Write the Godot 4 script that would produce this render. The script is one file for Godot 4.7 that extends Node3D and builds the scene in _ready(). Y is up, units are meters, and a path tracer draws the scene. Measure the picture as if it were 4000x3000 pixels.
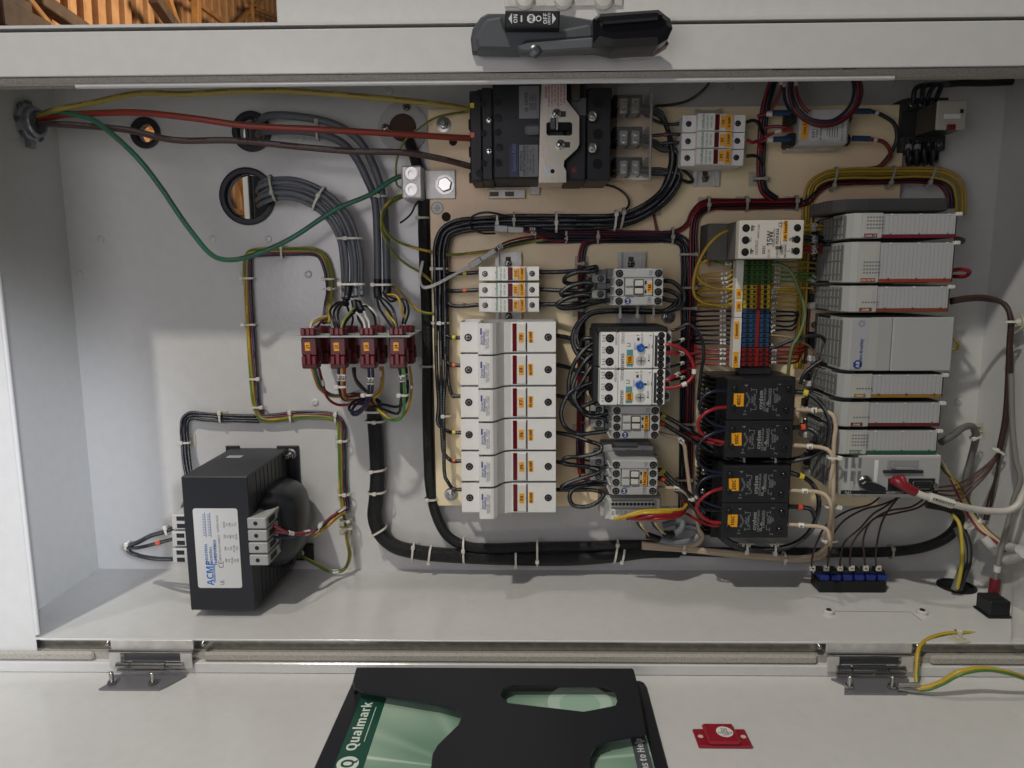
extends Node3D
# Electrical enclosure, door open. Everything is laid out on the enclosure's back wall: x to its floor end, y across it, z (height) out of it.
# The frame BASE stands that layout upright in the world (the enclosure's top end points to world +y).

const FOCAL := 2773.0
const EYE := 1.0                       # metres from the back wall to the lens
var BASE := Transform3D(Basis(Vector3(0, 0, 1), -PI / 2), Vector3(0, 1.4, 0))
var INTO := Vector3(52, -410, 2773).normalized()
var DOWN := Vector3(0.0053, 1, 0.1478)
var ACROSS := Vector3.RIGHT
var O := Vector3.ZERO                  # where the thing under construction stands
var T := Transform3D()
var V := PackedVector3Array()
var N := PackedVector3Array()
var UV := PackedVector2Array()
var I := PackedInt32Array()
var mats := {}
var used := {}
var rng := RandomNumberGenerator.new()
var font: SystemFont
var fontb: SystemFont
var fontm: SystemFont

# ---------------------------------------------------------------- places
func frames():
	DOWN = (DOWN - INTO * DOWN.dot(INTO)).normalized()
	ACROSS = DOWN.cross(INTO)

func P(px: float, py: float, h: float) -> Vector3:     # the point at height h over the back wall that a survey sight line meets
	var r := Vector3(px - 2000.0, py - 1500.0, FOCAL)
	var t := (EYE - h) / INTO.dot(r)
	return Vector3(ACROSS.dot(r) * t, -DOWN.dot(r) * t, h)

func L(px: float, py: float, h: float) -> Vector3:
	return P(px, py, h) - O

# ---------------------------------------------------------------- materials
func col(hex: String) -> Color:
	return Color.html(hex)

func mat(hex: String, rough := 0.5, metal := 0.0, spec := 0.5) -> StandardMaterial3D:
	var k := "%s %.2f %.2f %.2f" % [hex, rough, metal, spec]
	if not mats.has(k):
		var m := StandardMaterial3D.new()
		m.albedo_color = col(hex)
		m.roughness = rough
		m.metallic = metal
		m.metallic_specular = spec
		mats[k] = m
	return mats[k]

func noise_tex(freq: float, size := 512, seed_ := 1, normal := false, strength := 2.0, ramp: Gradient = null, octaves := 4, kind := 0) -> NoiseTexture2D:
	var n := FastNoiseLite.new()
	n.seed = seed_
	n.frequency = freq
	n.fractal_octaves = octaves
	n.noise_type = [FastNoiseLite.TYPE_SIMPLEX_SMOOTH, FastNoiseLite.TYPE_CELLULAR, FastNoiseLite.TYPE_VALUE][kind]
	var t := NoiseTexture2D.new()
	t.width = size
	t.height = size
	t.seamless = true
	t.noise = n
	t.as_normal_map = normal
	t.bump_strength = strength
	if ramp:
		t.color_ramp = ramp
	return t

func ramp(stops: Array) -> Gradient:
	var g := Gradient.new()
	var offs := PackedFloat32Array()
	var cols := PackedColorArray()
	for s in stops:
		offs.append(s[0])
		cols.append(col(s[1]))
	g.offsets = offs
	g.colors = cols
	return g

func textured(key: String, rough: float, metal: float, colour: Texture2D, scale: float, bump: Texture2D = null, bump_scale := 1.0, spec := 0.5, base := "ffffff", rough_tex: Texture2D = null) -> StandardMaterial3D:
	var m := StandardMaterial3D.new()
	m.resource_name = key
	m.albedo_color = col(base)
	m.albedo_texture = colour
	m.roughness = rough
	m.metallic = metal
	m.metallic_specular = spec
	m.uv1_triplanar = true
	m.uv1_scale = Vector3.ONE * scale
	if bump:
		m.normal_enabled = true
		m.normal_texture = bump
		m.normal_scale = bump_scale
	if rough_tex:
		m.roughness_texture = rough_tex
	mats[key] = m
	return m

# ---------------------------------------------------------------- shapes, collected until put() commits them
func vert(p: Vector3, n: Vector3, uv := Vector2.ZERO):
	V.append(T * p)
	N.append((T.basis * n).normalized())
	UV.append(uv)

func tri(a: Vector3, b: Vector3, c: Vector3):
	var n := (b - a).cross(c - a)
	var k := V.size()
	vert(a, n); vert(b, n); vert(c, n)
	I.append_array(PackedInt32Array([k, k + 2, k + 1]))

func quad(a: Vector3, b: Vector3, c: Vector3, d: Vector3):
	var n := (c - a).cross(d - b)
	var k := V.size()
	vert(a, n, Vector2(0, 1)); vert(b, n, Vector2(1, 1)); vert(c, n, Vector2(1, 0)); vert(d, n, Vector2(0, 0))
	I.append_array(PackedInt32Array([k, k + 2, k + 1, k, k + 3, k + 2]))

func quad_out(a: Vector3, b: Vector3, c: Vector3, d: Vector3, from: Vector3):
	if (c - a).cross(d - b).dot((a + b + c + d) * 0.25 - from) < 0.0:
		quad(d, c, b, a)
	else:
		quad(a, b, c, d)

func box(x0: float, y0: float, z0: float, x1: float, y1: float, z1: float, c := 0.0):
	var lo := Vector3(minf(x0, x1), minf(y0, y1), minf(z0, z1))
	var hi := Vector3(maxf(x0, x1), maxf(y0, y1), maxf(z0, z1))
	var mid := (lo + hi) * 0.5
	var e := (hi - lo) * 0.5
	c = minf(c, minf(e.x, minf(e.y, e.z)) * 0.9)
	var at := func(s: Vector3, axis: int) -> Vector3:
		var q := e - Vector3.ONE * c
		q[axis] = e[axis]
		return mid + s * q
	for a in 3:
		var b: int = (a + 1) % 3
		var d: int = (a + 2) % 3
		for sg in [-1.0, 1.0]:
			var ss := []
			for k in [[-1, -1], [1, -1], [1, 1], [-1, 1]]:
				var s := Vector3.ZERO
				s[a] = sg; s[b] = k[0]; s[d] = k[1]
				ss.append(s)
			quad_out(at.call(ss[0], a), at.call(ss[1], a), at.call(ss[2], a), at.call(ss[3], a), mid)
		if c > 0.0:
			for k in [[-1, -1], [1, -1], [1, 1], [-1, 1]]:
				var s := Vector3.ZERO
				s[b] = k[0]; s[d] = k[1]
				var s0 := s
				var s1 := s
				s0[a] = -1.0; s1[a] = 1.0
				quad_out(at.call(s0, b), at.call(s1, b), at.call(s1, d), at.call(s0, d), mid)
	if c > 0.0:
		for sx in [-1.0, 1.0]:
			for sy in [-1.0, 1.0]:
				for sz in [-1.0, 1.0]:
					var s := Vector3(sx, sy, sz)
					var pa: Vector3 = at.call(s, 0)
					var pb: Vector3 = at.call(s, 1)
					var pc: Vector3 = at.call(s, 2)
					if (pb - pa).cross(pc - pa).dot(s) < 0.0:
						tri(pa, pc, pb)
					else:
						tri(pa, pb, pc)

func prism(pts: Array, z0: float, z1: float, c := 0.0, bottom := true):   # an outline in x, y, raised from z0 to z1, its top edge chamfered by c
	var p := PackedVector2Array()
	for q in pts:
		p.append(q if q is Vector2 else Vector2(q[0], q[1]))
	if Geometry2D.is_polygon_clockwise(p):
		p.reverse()
	var n := p.size()
	var inner := PackedVector2Array()
	var ix := PackedInt32Array()
	for attempt in 6:
		inner = PackedVector2Array()
		for i in n:
			var a := (p[i] - p[(i + n - 1) % n]).normalized()
			var b := (p[(i + 1) % n] - p[i]).normalized()
			var m := Vector2(-a.y, a.x) + Vector2(-b.y, b.x)
			var l := m.length_squared()
			inner.append(p[i] + (m * (2.0 * c / l) if l > 0.01 else Vector2.ZERO))
		var big := PackedVector2Array()       # triangulated at a larger scale: the engine's tolerance is coarse for millimetres
		for q in inner:
			big.append(q * 1000.0)
		ix = Geometry2D.triangulate_polygon(big)
		if ix.size() >= 3 and not Geometry2D.is_polygon_clockwise(big):
			break
		c *= 0.5 if attempt < 4 else 0.0
	for i in range(0, ix.size(), 3):
		var a := inner[ix[i]]
		var b := inner[ix[i + 1]]
		var d := inner[ix[i + 2]]
		if (b - a).cross(d - a) < 0.0:
			var s := b
			b = d
			d = s
		tri(Vector3(a.x, a.y, z1), Vector3(b.x, b.y, z1), Vector3(d.x, d.y, z1))
		if bottom and c == 0.0:
			tri(Vector3(a.x, a.y, z0), Vector3(d.x, d.y, z0), Vector3(b.x, b.y, z0))
	for i in n:
		var j := (i + 1) % n
		quad(Vector3(p[i].x, p[i].y, z0), Vector3(p[j].x, p[j].y, z0), Vector3(p[j].x, p[j].y, z1 - c), Vector3(p[i].x, p[i].y, z1 - c))
		if c > 0.0:
			quad(Vector3(p[i].x, p[i].y, z1 - c), Vector3(p[j].x, p[j].y, z1 - c), Vector3(inner[j].x, inner[j].y, z1), Vector3(inner[i].x, inner[i].y, z1))

func holed(outline: Array, hole: Array, z0: float, z1: float):     # a sheet with one opening, in two pieces that meet beside it
	var p := PackedVector2Array()
	var h := PackedVector2Array()
	for q in outline:
		p.append(q * 1000.0)
	var mid := 0.0
	for q in hole:
		h.append(q * 1000.0)
		mid += q.x * 1000.0 / hole.size()
	for s in [-1.0, 1.0]:
		var half := PackedVector2Array([Vector2(mid, -9000), Vector2(mid + 9000 * s, -9000), Vector2(mid + 9000 * s, 9000), Vector2(mid, 9000)])
		for part in Geometry2D.intersect_polygons(p, half):
			for bit in Geometry2D.clip_polygons(part, h):
				var out := []
				for q in bit:
					out.append(q / 1000.0)
				prism(out, z0, z1)

func swept(profile: Array, y0: float, y1: float, c := 0.0):     # an outline in x, z carried along y
	var keep := T
	T = T * Transform3D(Basis(Vector3(1, 0, 0), Vector3(0, 0, 1), Vector3(0, -1, 0)), Vector3(0, y1, 0))
	prism(profile, 0.0, y1 - y0, c, true)
	T = keep

func frame_of(d: Vector3) -> Basis:
	var z := d.normalized()
	var x := (Vector3.UP if absf(z.y) < 0.9 else Vector3.RIGHT).cross(z).normalized()
	return Basis(x, z.cross(x), z)

func lathe(at: Vector3, axis: Vector3, prof: Array, n := 16):     # prof: [radius, distance along the axis] pairs, outside in order of growing distance
	var f := frame_of(axis)
	for k in prof.size() - 1:
		var r0: float = prof[k][0]
		var r1: float = prof[k + 1][0]
		var h0: float = prof[k][1]
		var h1: float = prof[k + 1][1]
		var nr := h1 - h0
		var nz := r0 - r1
		var b := V.size()
		for i in n + 1:
			var a := TAU * i / n
			var rad := f.x * cos(a) + f.y * sin(a)
			var nn := rad * nr + f.z * nz
			vert(at + rad * r0 + f.z * h0, nn)
			vert(at + rad * r1 + f.z * h1, nn)
		for i in n:
			var q := b + i * 2
			I.append_array(PackedInt32Array([q, q + 1, q + 2, q + 2, q + 1, q + 3]))

func cyl(a: Vector3, b: Vector3, r: float, n := 14, c := 0.0):
	var l := (b - a).length()
	if c > 0.0:
		lathe(a, b - a, [[0, 0], [r, 0], [r, l - c], [r - c, l], [0, l]], n)
	else:
		lathe(a, b - a, [[0, 0], [r, 0], [r, l], [0, l]], n)

func blob(c: Vector3, rad: Vector3, e: float, nu := 28, nv := 16):     # a rounded lump between box (e near 0) and ellipsoid (e = 1)
	var sp := func(v: float, q: float) -> float: return signf(v) * pow(absf(v), q)
	var b := V.size()
	for j in nv + 1:
		var f := -PI / 2 + PI * j / nv
		for i in nu + 1:
			var a := TAU * i / nu
			var d := Vector3(sp.call(cos(f), e) * sp.call(cos(a), e), sp.call(sin(f), e), sp.call(cos(f), e) * sp.call(sin(a), e))
			var nn := Vector3(sp.call(cos(f), 2.0 - e) * sp.call(cos(a), 2.0 - e) / rad.x, sp.call(sin(f), 2.0 - e) / rad.y, sp.call(cos(f), 2.0 - e) * sp.call(sin(a), 2.0 - e) / rad.z)
			vert(c + d * rad, nn)
	for j in nv:
		for i in nu:
			var k := b + j * (nu + 1) + i
			I.append_array(PackedInt32Array([k, k + 1, k + nu + 1, k + 1, k + nu + 2, k + nu + 1]))

func hexa(at: Vector3, axis: Vector3, r: float, l: float):
	var f := frame_of(axis)
	var keep := T
	T = T * Transform3D(f, at)
	var p := []
	for i in 6:
		p.append(Vector2(r * cos(TAU * i / 6 + 0.3), r * sin(TAU * i / 6 + 0.3)))
	prism(p, 0, l, r * 0.1)
	T = keep

func spline(p: Array, k := 6) -> PackedVector3Array:
	var out := PackedVector3Array()
	var n := p.size()
	if n == 2:
		return PackedVector3Array([p[0], p[1]])
	for i in n - 1:
		var p1: Vector3 = p[i]
		var p2: Vector3 = p[i + 1]
		var p0: Vector3 = p[i - 1] if i > 0 else p1 * 2.0 - p2
		var p3: Vector3 = p[i + 2] if i + 2 < n else p2 * 2.0 - p1
		var d0 := maxf(sqrt(p0.distance_to(p1)), 1e-4)
		var d1 := maxf(sqrt(p1.distance_to(p2)), 1e-4)
		var d2 := maxf(sqrt(p2.distance_to(p3)), 1e-4)
		var m1 := (p1 - p0) / d0 - (p2 - p0) / (d0 + d1) + (p2 - p1) / d1
		var m2 := (p2 - p1) / d1 - (p3 - p1) / (d1 + d2) + (p3 - p2) / d2
		m1 *= d1
		m2 *= d1
		for s in k:
			var t := float(s) / k
			var t2 := t * t
			var t3 := t2 * t
			out.append(p1 * (2 * t3 - 3 * t2 + 1) + m1 * (t3 - 2 * t2 + t) + p2 * (-2 * t3 + 3 * t2) + m2 * (t3 - t2))
	out.append(p[n - 1])
	return out

func tube(q: PackedVector3Array, r: float, n := 8, flat := 1.0, cap := true):
	var m := q.size()
	if m < 2:
		return
	var x := Vector3.ZERO
	var b := V.size()
	var dist := 0.0
	for i in m:
		var d := (q[mini(i + 1, m - 1)] - q[maxi(i - 1, 0)]).normalized()
		if i == 0:
			x = frame_of(d).x
		x = (x - d * x.dot(d)).normalized()
		var y := d.cross(x)
		if i > 0:
			dist += q[i].distance_to(q[i - 1])
		for j in n + 1:
			var a := TAU * j / n
			var rad := x * cos(a) + y * sin(a)
			vert(q[i] + rad * r, rad, Vector2(float(j) / n, dist))
	for i in m - 1:
		for j in n:
			var k := b + i * (n + 1) + j
			var l := k + n + 1
			I.append_array(PackedInt32Array([k, l, k + 1, k + 1, l, l + 1]))
	if cap:
		for e in 2:
			var i: int = 0 if e == 0 else m - 1
			var d := (q[1] - q[0]).normalized() * -1.0 if e == 0 else (q[m - 1] - q[m - 2]).normalized()
			var c := V.size()
			vert(q[i], d)
			for j in n + 1:
				vert(T.affine_inverse() * V[b + i * (n + 1) + j], d)
			for j in n:
				if e == 0:
					I.append_array(PackedInt32Array([c, c + 1 + j, c + 2 + j]))
				else:
					I.append_array(PackedInt32Array([c, c + 2 + j, c + 1 + j]))

func letters(s: String, h: float, at: Vector3, turn := PI / 2, f: Font = null, squeeze := 1.0, mid := true):     # raised flat print: capital height h, centred on (or starting at) a point, reading in the direction turn
	var t := TextMesh.new()
	t.text = s
	t.font = f if f else font
	t.font_size = 32
	t.pixel_size = h / 32.0 / 0.72
	t.depth = 0.0002
	t.curve_step = 3.0
	t.horizontal_alignment = HORIZONTAL_ALIGNMENT_CENTER if mid else HORIZONTAL_ALIGNMENT_LEFT
	var a: Array = t.get_mesh_arrays()
	if a.is_empty() or a[Mesh.ARRAY_VERTEX] == null:
		return
	var vs: PackedVector3Array = a[Mesh.ARRAY_VERTEX]
	var ns: PackedVector3Array = a[Mesh.ARRAY_NORMAL]
	var ii = a[Mesh.ARRAY_INDEX]
	var f3 := Transform3D(Basis(Vector3(0, 0, 1), turn).scaled_local(Vector3(squeeze, 1, 1)), at)
	var k := V.size()
	for i in vs.size():
		vert(f3 * vs[i], f3.basis * ns[i])
	if ii == null:
		for i in vs.size():
			I.append(k + i)
	else:
		for i in ii:
			I.append(k + i)

# ---------------------------------------------------------------- things
func numbered(called: String) -> String:
	if not used.has(called):
		used[called] = 0
		return called
	used[called] += 1
	return "%s_%03d" % [called, used[called]]

func tag(o: Node3D, label: String, category: String, group := ""):
	o.set_meta("label", label)
	o.set_meta("category", category)
	if group:
		o.set_meta("group", group)

func thing(called: String, label: String, category: String, at: Vector3, group := "") -> Node3D:
	var o := Node3D.new()
	o.name = numbered(called)
	add_child(o, true)
	o.transform = BASE * Transform3D(Basis(), at)
	O = at
	T = Transform3D()
	tag(o, label, category, group)
	return o

func put(called: String, m: Material, parent: Node3D, label := "") -> MeshInstance3D:     # commit the collected shapes as one part
	var mi := MeshInstance3D.new()
	mi.name = called
	if V.size() > 0:
		var a := []
		a.resize(Mesh.ARRAY_MAX)
		a[Mesh.ARRAY_VERTEX] = V
		a[Mesh.ARRAY_NORMAL] = N
		a[Mesh.ARRAY_TEX_UV] = UV
		a[Mesh.ARRAY_INDEX] = I
		var am := ArrayMesh.new()
		am.add_surface_from_arrays(Mesh.PRIMITIVE_TRIANGLES, a)
		am.surface_set_material(0, m)
		mi.mesh = am
	V = PackedVector3Array(); N = PackedVector3Array(); UV = PackedVector2Array(); I = PackedInt32Array()
	parent.add_child(mi, true)
	if label:
		mi.set_meta("label", label)
	return mi

func same(src: MeshInstance3D, parent: Node3D, at: Vector3, called := "") -> MeshInstance3D:   # another piece of the same shape
	var mi := MeshInstance3D.new()
	mi.mesh = src.mesh
	mi.name = called if called else str(src.name).rstrip("0123456789_")
	mi.position = at
	parent.add_child(mi, true)
	return mi

var W := 0.0
var H := 0.0
var D := 0.0
func device(called: String, label: String, category: String, group: String, x0: float, y0: float, x1: float, y1: float, hb: float, hf: float) -> Node3D:   # a box-like device standing from height hb to hf whose face fills the surveyed rectangle; sets W, H, D
	var a := P(x0, (y0 + y1) / 2, hf)
	var b := P(x1, (y0 + y1) / 2, hf)
	var c := P((x0 + x1) / 2, y0, hf)
	var d := P((x0 + x1) / 2, y1, hf)
	W = b.x - a.x
	H = c.y - d.y
	D = hf - hb
	return thing(called, label, category, Vector3((a.x + b.x) / 2, (c.y + d.y) / 2, hb), group)

func points(p: Array) -> Array:     # px, py, h triples to places
	var out := []
	for i in range(0, p.size() - 2, 3):
		out.append(P(p[i], p[i + 1], p[i + 2]))
	return out

func along(q: PackedVector3Array, s: float) -> Array:       # place and direction at share s of the length
	var total := 0.0
	for i in q.size() - 1:
		total += q[i].distance_to(q[i + 1])
	var want := total * s
	for i in q.size() - 1:
		var l := q[i].distance_to(q[i + 1])
		if want <= l or i == q.size() - 2:
			return [q[i].lerp(q[i + 1], clampf(want / maxf(l, 1e-6), 0, 1)), (q[i + 1] - q[i]).normalized()]
		want -= l
	return [q[0], Vector3.RIGHT]

func sleeve_on(q: PackedVector3Array, s: float, l: float, r: float, m: Material, parent: Node3D, called := "marker", text := ""):
	var a := along(q, s)
	var d: Vector3 = a[1]
	var c: Vector3 = a[0]
	cyl(c - d * l / 2, c + d * l / 2, r, 8)
	var k := put(called, m, parent)
	if text:
		letters(text, r * (1.5 if text.length() < 4 else 0.62), c + Vector3(0, 0, r + 0.0002), atan2(d.y, d.x) + (PI / 2 if text.length() < 2 else 0.0), fontb)
		put("number", mat("141414", 0.7), k)

func wire(called: String, label: String, group: String, p: Array, r: float, m: Material, marks := [], n := 8, k := 6, category := "wire") -> Node3D:     # marks: [share, length, colour, text]
	var pts := points(p)
	return wire_on(called, label, group, pts, r, m, marks, n, k, category)

func wire_on(called: String, label: String, group: String, pts: Array, r: float, m: Material, marks := [], n := 8, k := 6, category := "wire") -> Node3D:
	var o := thing(called, label, category, pts[0], group)
	var loc := []
	for j in pts.size():
		var e := 0.35 * minf(r, 0.0022) if j > 0 and j < pts.size() - 1 else 0.0     # no wire lies perfectly fair
		loc.append(pts[j] - O + Vector3(rng.randf_range(-e, e), rng.randf_range(-e, e), rng.randf_range(-e, e)))
	var q := spline(loc, k)
	tube(q, r, n)
	put("insulation", m, o)
	if called in ["looping_wire", "earth_wire", "loom_wire", "power_wire", "output_wire", "transformer_feed", "supply_cable"]:
		printed(o, q, r, m as StandardMaterial3D)
	for mk in marks:
		sleeve_on(q, mk[0], mk[1], r * 1.25 + 0.0003, mat(mk[2], 0.5), o, "marker", mk[3] if mk.size() > 3 else "")
	return o

func printed(o: Node3D, q: PackedVector3Array, r: float, m: StandardMaterial3D):      # the maker's lettering along the insulation, too small to read: short strokes
	var run := 0.0
	var next := rng.randf() * 0.02
	var gap_at := next + rng.randf_range(0.02, 0.05)
	for i in q.size() - 1:
		var d := q[i + 1] - q[i]
		var l := d.length()
		if l < 1e-5:
			continue
		d /= l
		var up := (Vector3(0.1, 0.25, 1) - d * d.dot(Vector3(0.1, 0.25, 1))).normalized()
		var side := d.cross(up)
		while next < run + l:
			var c := q[i] + d * (next - run) + up * (r * 1.012)
			var w := d * rng.randf_range(0.0003, 0.0008)
			var h := side * (r * 0.26)
			quad(c - w - h, c + w - h, c + w + h, c - w + h)
			next += 0.0022
			if next > gap_at:
				next += rng.randf_range(0.008, 0.03)
				gap_at = next + rng.randf_range(0.02, 0.06)
		run += l
	if V.size():
		put("printed_text", mat("77797c" if m.albedo_color.get_luminance() < 0.25 else "57481f", 0.6), o).set_meta("kind", "stuff")

func shifted(pts: Array, across: float, up: float) -> Array:      # a path beside a path
	var out := []
	var n := pts.size()
	for i in n:
		var d: Vector3 = (pts[mini(i + 1, n - 1)] - pts[maxi(i - 1, 0)])
		var s := Vector3(-d.y, d.x, 0)
		s = s.normalized() if s.length() > 1e-6 else Vector3.UP
		out.append(pts[i] + s * across + Vector3(0, 0, up))
	return out

func tie(label: String, px: float, py: float, h: float, ang: float, wide: float, tall: float, head := -0.5, hex := "d9d7cb", group := ""):      # a nylon band round a bundle; ang: the direction across the bundle in degrees, as laid out
	var o := thing("cable_tie", label, "cable tie", P(px, py, h), group)
	var d := Vector3(cos(deg_to_rad(ang)), sin(deg_to_rad(ang)), 0)
	var run := Vector3(-d.y, d.x, 0)
	T = Transform3D(Basis(d, run, Vector3(0, 0, 1)), Vector3.ZERO)
	var n := 20
	var bw := 0.0014
	for i in n:
		var a0 := TAU * i / n
		var a1 := TAU * (i + 1) / n
		var e := func(a: float, k: float) -> Vector3:
			var cx: float = signf(cos(a)) * pow(absf(cos(a)), 0.75)
			var sz: float = signf(sin(a)) * pow(absf(sin(a)), 0.75)
			return Vector3((wide / 2 + k) * cx, 0, (tall / 2 + k) * sz)
		var y := Vector3(0, bw, 0)
		var o0: Vector3 = e.call(a0, 0.0011)
		var o1: Vector3 = e.call(a1, 0.0011)
		var i0: Vector3 = e.call(a0, 0.0001)
		var i1: Vector3 = e.call(a1, 0.0001)
		quad_out(o0 - y, o1 - y, o1 + y, o0 + y, Vector3.ZERO)
		quad_out(o0 - y, o1 - y, i1 - y, i0 - y, (o0 + o1) / 2 + y)
		quad_out(o0 + y, o1 + y, i1 + y, i0 + y, (o0 + o1) / 2 - y)
	put("strap", mat(hex, 0.4), o)
	var hx := wide * head
	var hz := tall / 2 * pow(maxf(0.0, 1.0 - pow(absf(head * 2), 2.6)), 0.4)
	box(hx - 0.0028, -0.0026, hz - 0.0004, hx + 0.0028, 0.0026, hz + 0.0036, 0.0007)
	put("head", mat(hex, 0.4), o)
	T = Transform3D()

func screw(at: Vector3, r: float, m: Material, parent: Node3D, called := "screw", slot := true, axis := Vector3(0, 0, 1)) -> MeshInstance3D:
	lathe(at, axis, [[0, -0.001], [r, -0.001], [r, r * 0.35], [r * 0.75, r * 0.6], [0, r * 0.66]], 12)
	var s := put(called, m, parent)
	if slot:
		var f := frame_of(axis)
		T = Transform3D(f * Basis(Vector3(0, 0, 1), rng.randf() * 3.0), at)
		box(-r * 0.8, -r * 0.13, r * 0.45, r * 0.8, r * 0.13, r * 0.7)
		box(-r * 0.13, -r * 0.7, r * 0.45, r * 0.13, r * 0.7, r * 0.695)
		put("slot", mat("0c0c0c", 0.8), s)
		T = Transform3D()
	return s

func well(at: Vector3, r: float, parent: Node3D, m: Material = null, rim := 0.0, called := "terminal_screw"):    # a flat dark disc coloured as a shaded opening, with a screw head on it
	lathe(at, Vector3(0, 0, 1), [[0, 0.0002], [r, 0.0002], [r * 1.02, 0.0004]], 14)
	var s := put("screw_well", mat("0a0a0b", 0.9), parent)
	var k := Vector3(0, 0, 0.0005)
	lathe(at + k, Vector3(0, 0, 1), [[r * 0.72, 0], [r * 0.66, 0.0008], [0, 0.0009]], 12)
	var s2 := put(called, m if m else mat("8f8d88", 0.3, 1.0), s)
	T = Transform3D(Basis(Vector3(0, 0, 1), rng.randf() * 3.0), at + k)
	box(-r * 0.6, -r * 0.12, 0.0006, r * 0.6, r * 0.12, 0.0012)
	box(-r * 0.12, -r * 0.55, 0.0006, r * 0.12, r * 0.55, 0.00121)
	T = Transform3D()
	put("screw_slot", mat("0b0b0b", 0.9), s)

func sticker(parent: Node3D, x: float, y: float, z: float, w: float, h: float, text: String, size: float, hex := "eda51e", ink := "1a1408", f: Font = null):
	var keep := T
	T = T * Transform3D(Basis(Vector3(0, 0, 1), rng.randf_range(-0.045, 0.045)), Vector3(x + rng.randf_range(-0.0003, 0.0003), y + rng.randf_range(-0.0005, 0.0005), z))      # stuck on by hand
	box(-w / 2, -h / 2, -0.0002, w / 2, h / 2, 0.0003)
	var s := put("label_sticker", mat(hex, 0.45), parent)
	if text:
		letters(text, size, Vector3(0, 0, 0.0005), PI / 2, f if f else fontb)
		put("lettering", mat(ink, 0.6), s)
	T = keep

# ---------------------------------------------------------------- the scene
func _ready():
	rng.seed = 11
	frames()
	font = SystemFont.new()
	font.font_names = PackedStringArray(["Droid Sans"])
	fontb = SystemFont.new()
	fontb.font_names = PackedStringArray(["Droid Sans"])
	fontb.font_weight = 700
	fontm = SystemFont.new()
	fontm.font_names = PackedStringArray(["Droid Sans Mono"])
	var cam := Camera3D.new()
	cam.name = "camera"
	cam.fov = rad_to_deg(2.0 * atan(1500.0 / FOCAL))
	cam.near = 0.02
	cam.far = 80.0
	add_child(cam)
	cam.transform = BASE * Transform3D(Basis(Vector3(ACROSS.x, -DOWN.x, -INTO.x), -Vector3(ACROSS.y, -DOWN.y, -INTO.y), -Vector3(ACROSS.z, -DOWN.z, -INTO.z)), Vector3(0, 0, EYE))
	cam.current = true
	var env := Environment.new()
	env.background_mode = Environment.BG_COLOR
	env.background_color = Color(0.62, 0.63, 0.66)
	env.background_energy_multiplier = AIR
	env.tonemap_mode = Environment.TONE_MAPPER_LINEAR
	env.tonemap_exposure = 0.93
	env.sdfgi_enabled = true
	env.ssao_enabled = true
	env.ssil_enabled = true
	var we := WorldEnvironment.new()
	we.environment = env
	add_child(we)
	lamps()
	materials()
	hall_roof()
	cabinet()
	side_panel()
	plates()
	breaker()
	fuse_rows()
	contactors()
	overloads()
	interface_module()
	power_supply()
	terminal_strip()
	solid_state_relays()
	controller()
	line_filter()
	plug_in_relays()
	transformer()
	connectors()
	fittings()
	door_things()
	wires_power()
	wires_control()
	wires_right()
	ties()

const AIR := 0.12
var RAY := Vector3(0.114, -0.305, -0.208)

func lamp(label: String, at: Vector3, look: Vector3, size: float, energy: float, tint: Color):     # a lamp out of view: square housing with a glowing face, and the light it gives
	var o := thing("unseen_lamp", label, "lamp", at)
	var w := BASE * at
	o.transform = Transform3D(Basis(), w).looking_at(BASE * look, Vector3(0.3, 1, 0.1))
	box(-size * 0.55, -size * 0.55, 0.02, size * 0.55, size * 0.55, 0.16, 0.02)
	put("housing", mat("4a4c4e", 0.5), o)
	var m := StandardMaterial3D.new()
	m.albedo_color = Color.WHITE
	m.emission_enabled = true
	m.emission = tint
	m.emission_energy_multiplier = 1.5
	box(-size / 2, -size / 2, 0.0, size / 2, size / 2, 0.018)
	put("diffuser", m, o)
	var l := AreaLight3D.new()
	l.name = "lamp_light"
	l.area_size = Vector2(size, size)
	l.light_energy = energy
	l.light_color = tint
	l.shadow_enabled = true
	l.position = Vector3(0, 0, -0.01)
	o.add_child(l)

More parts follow.
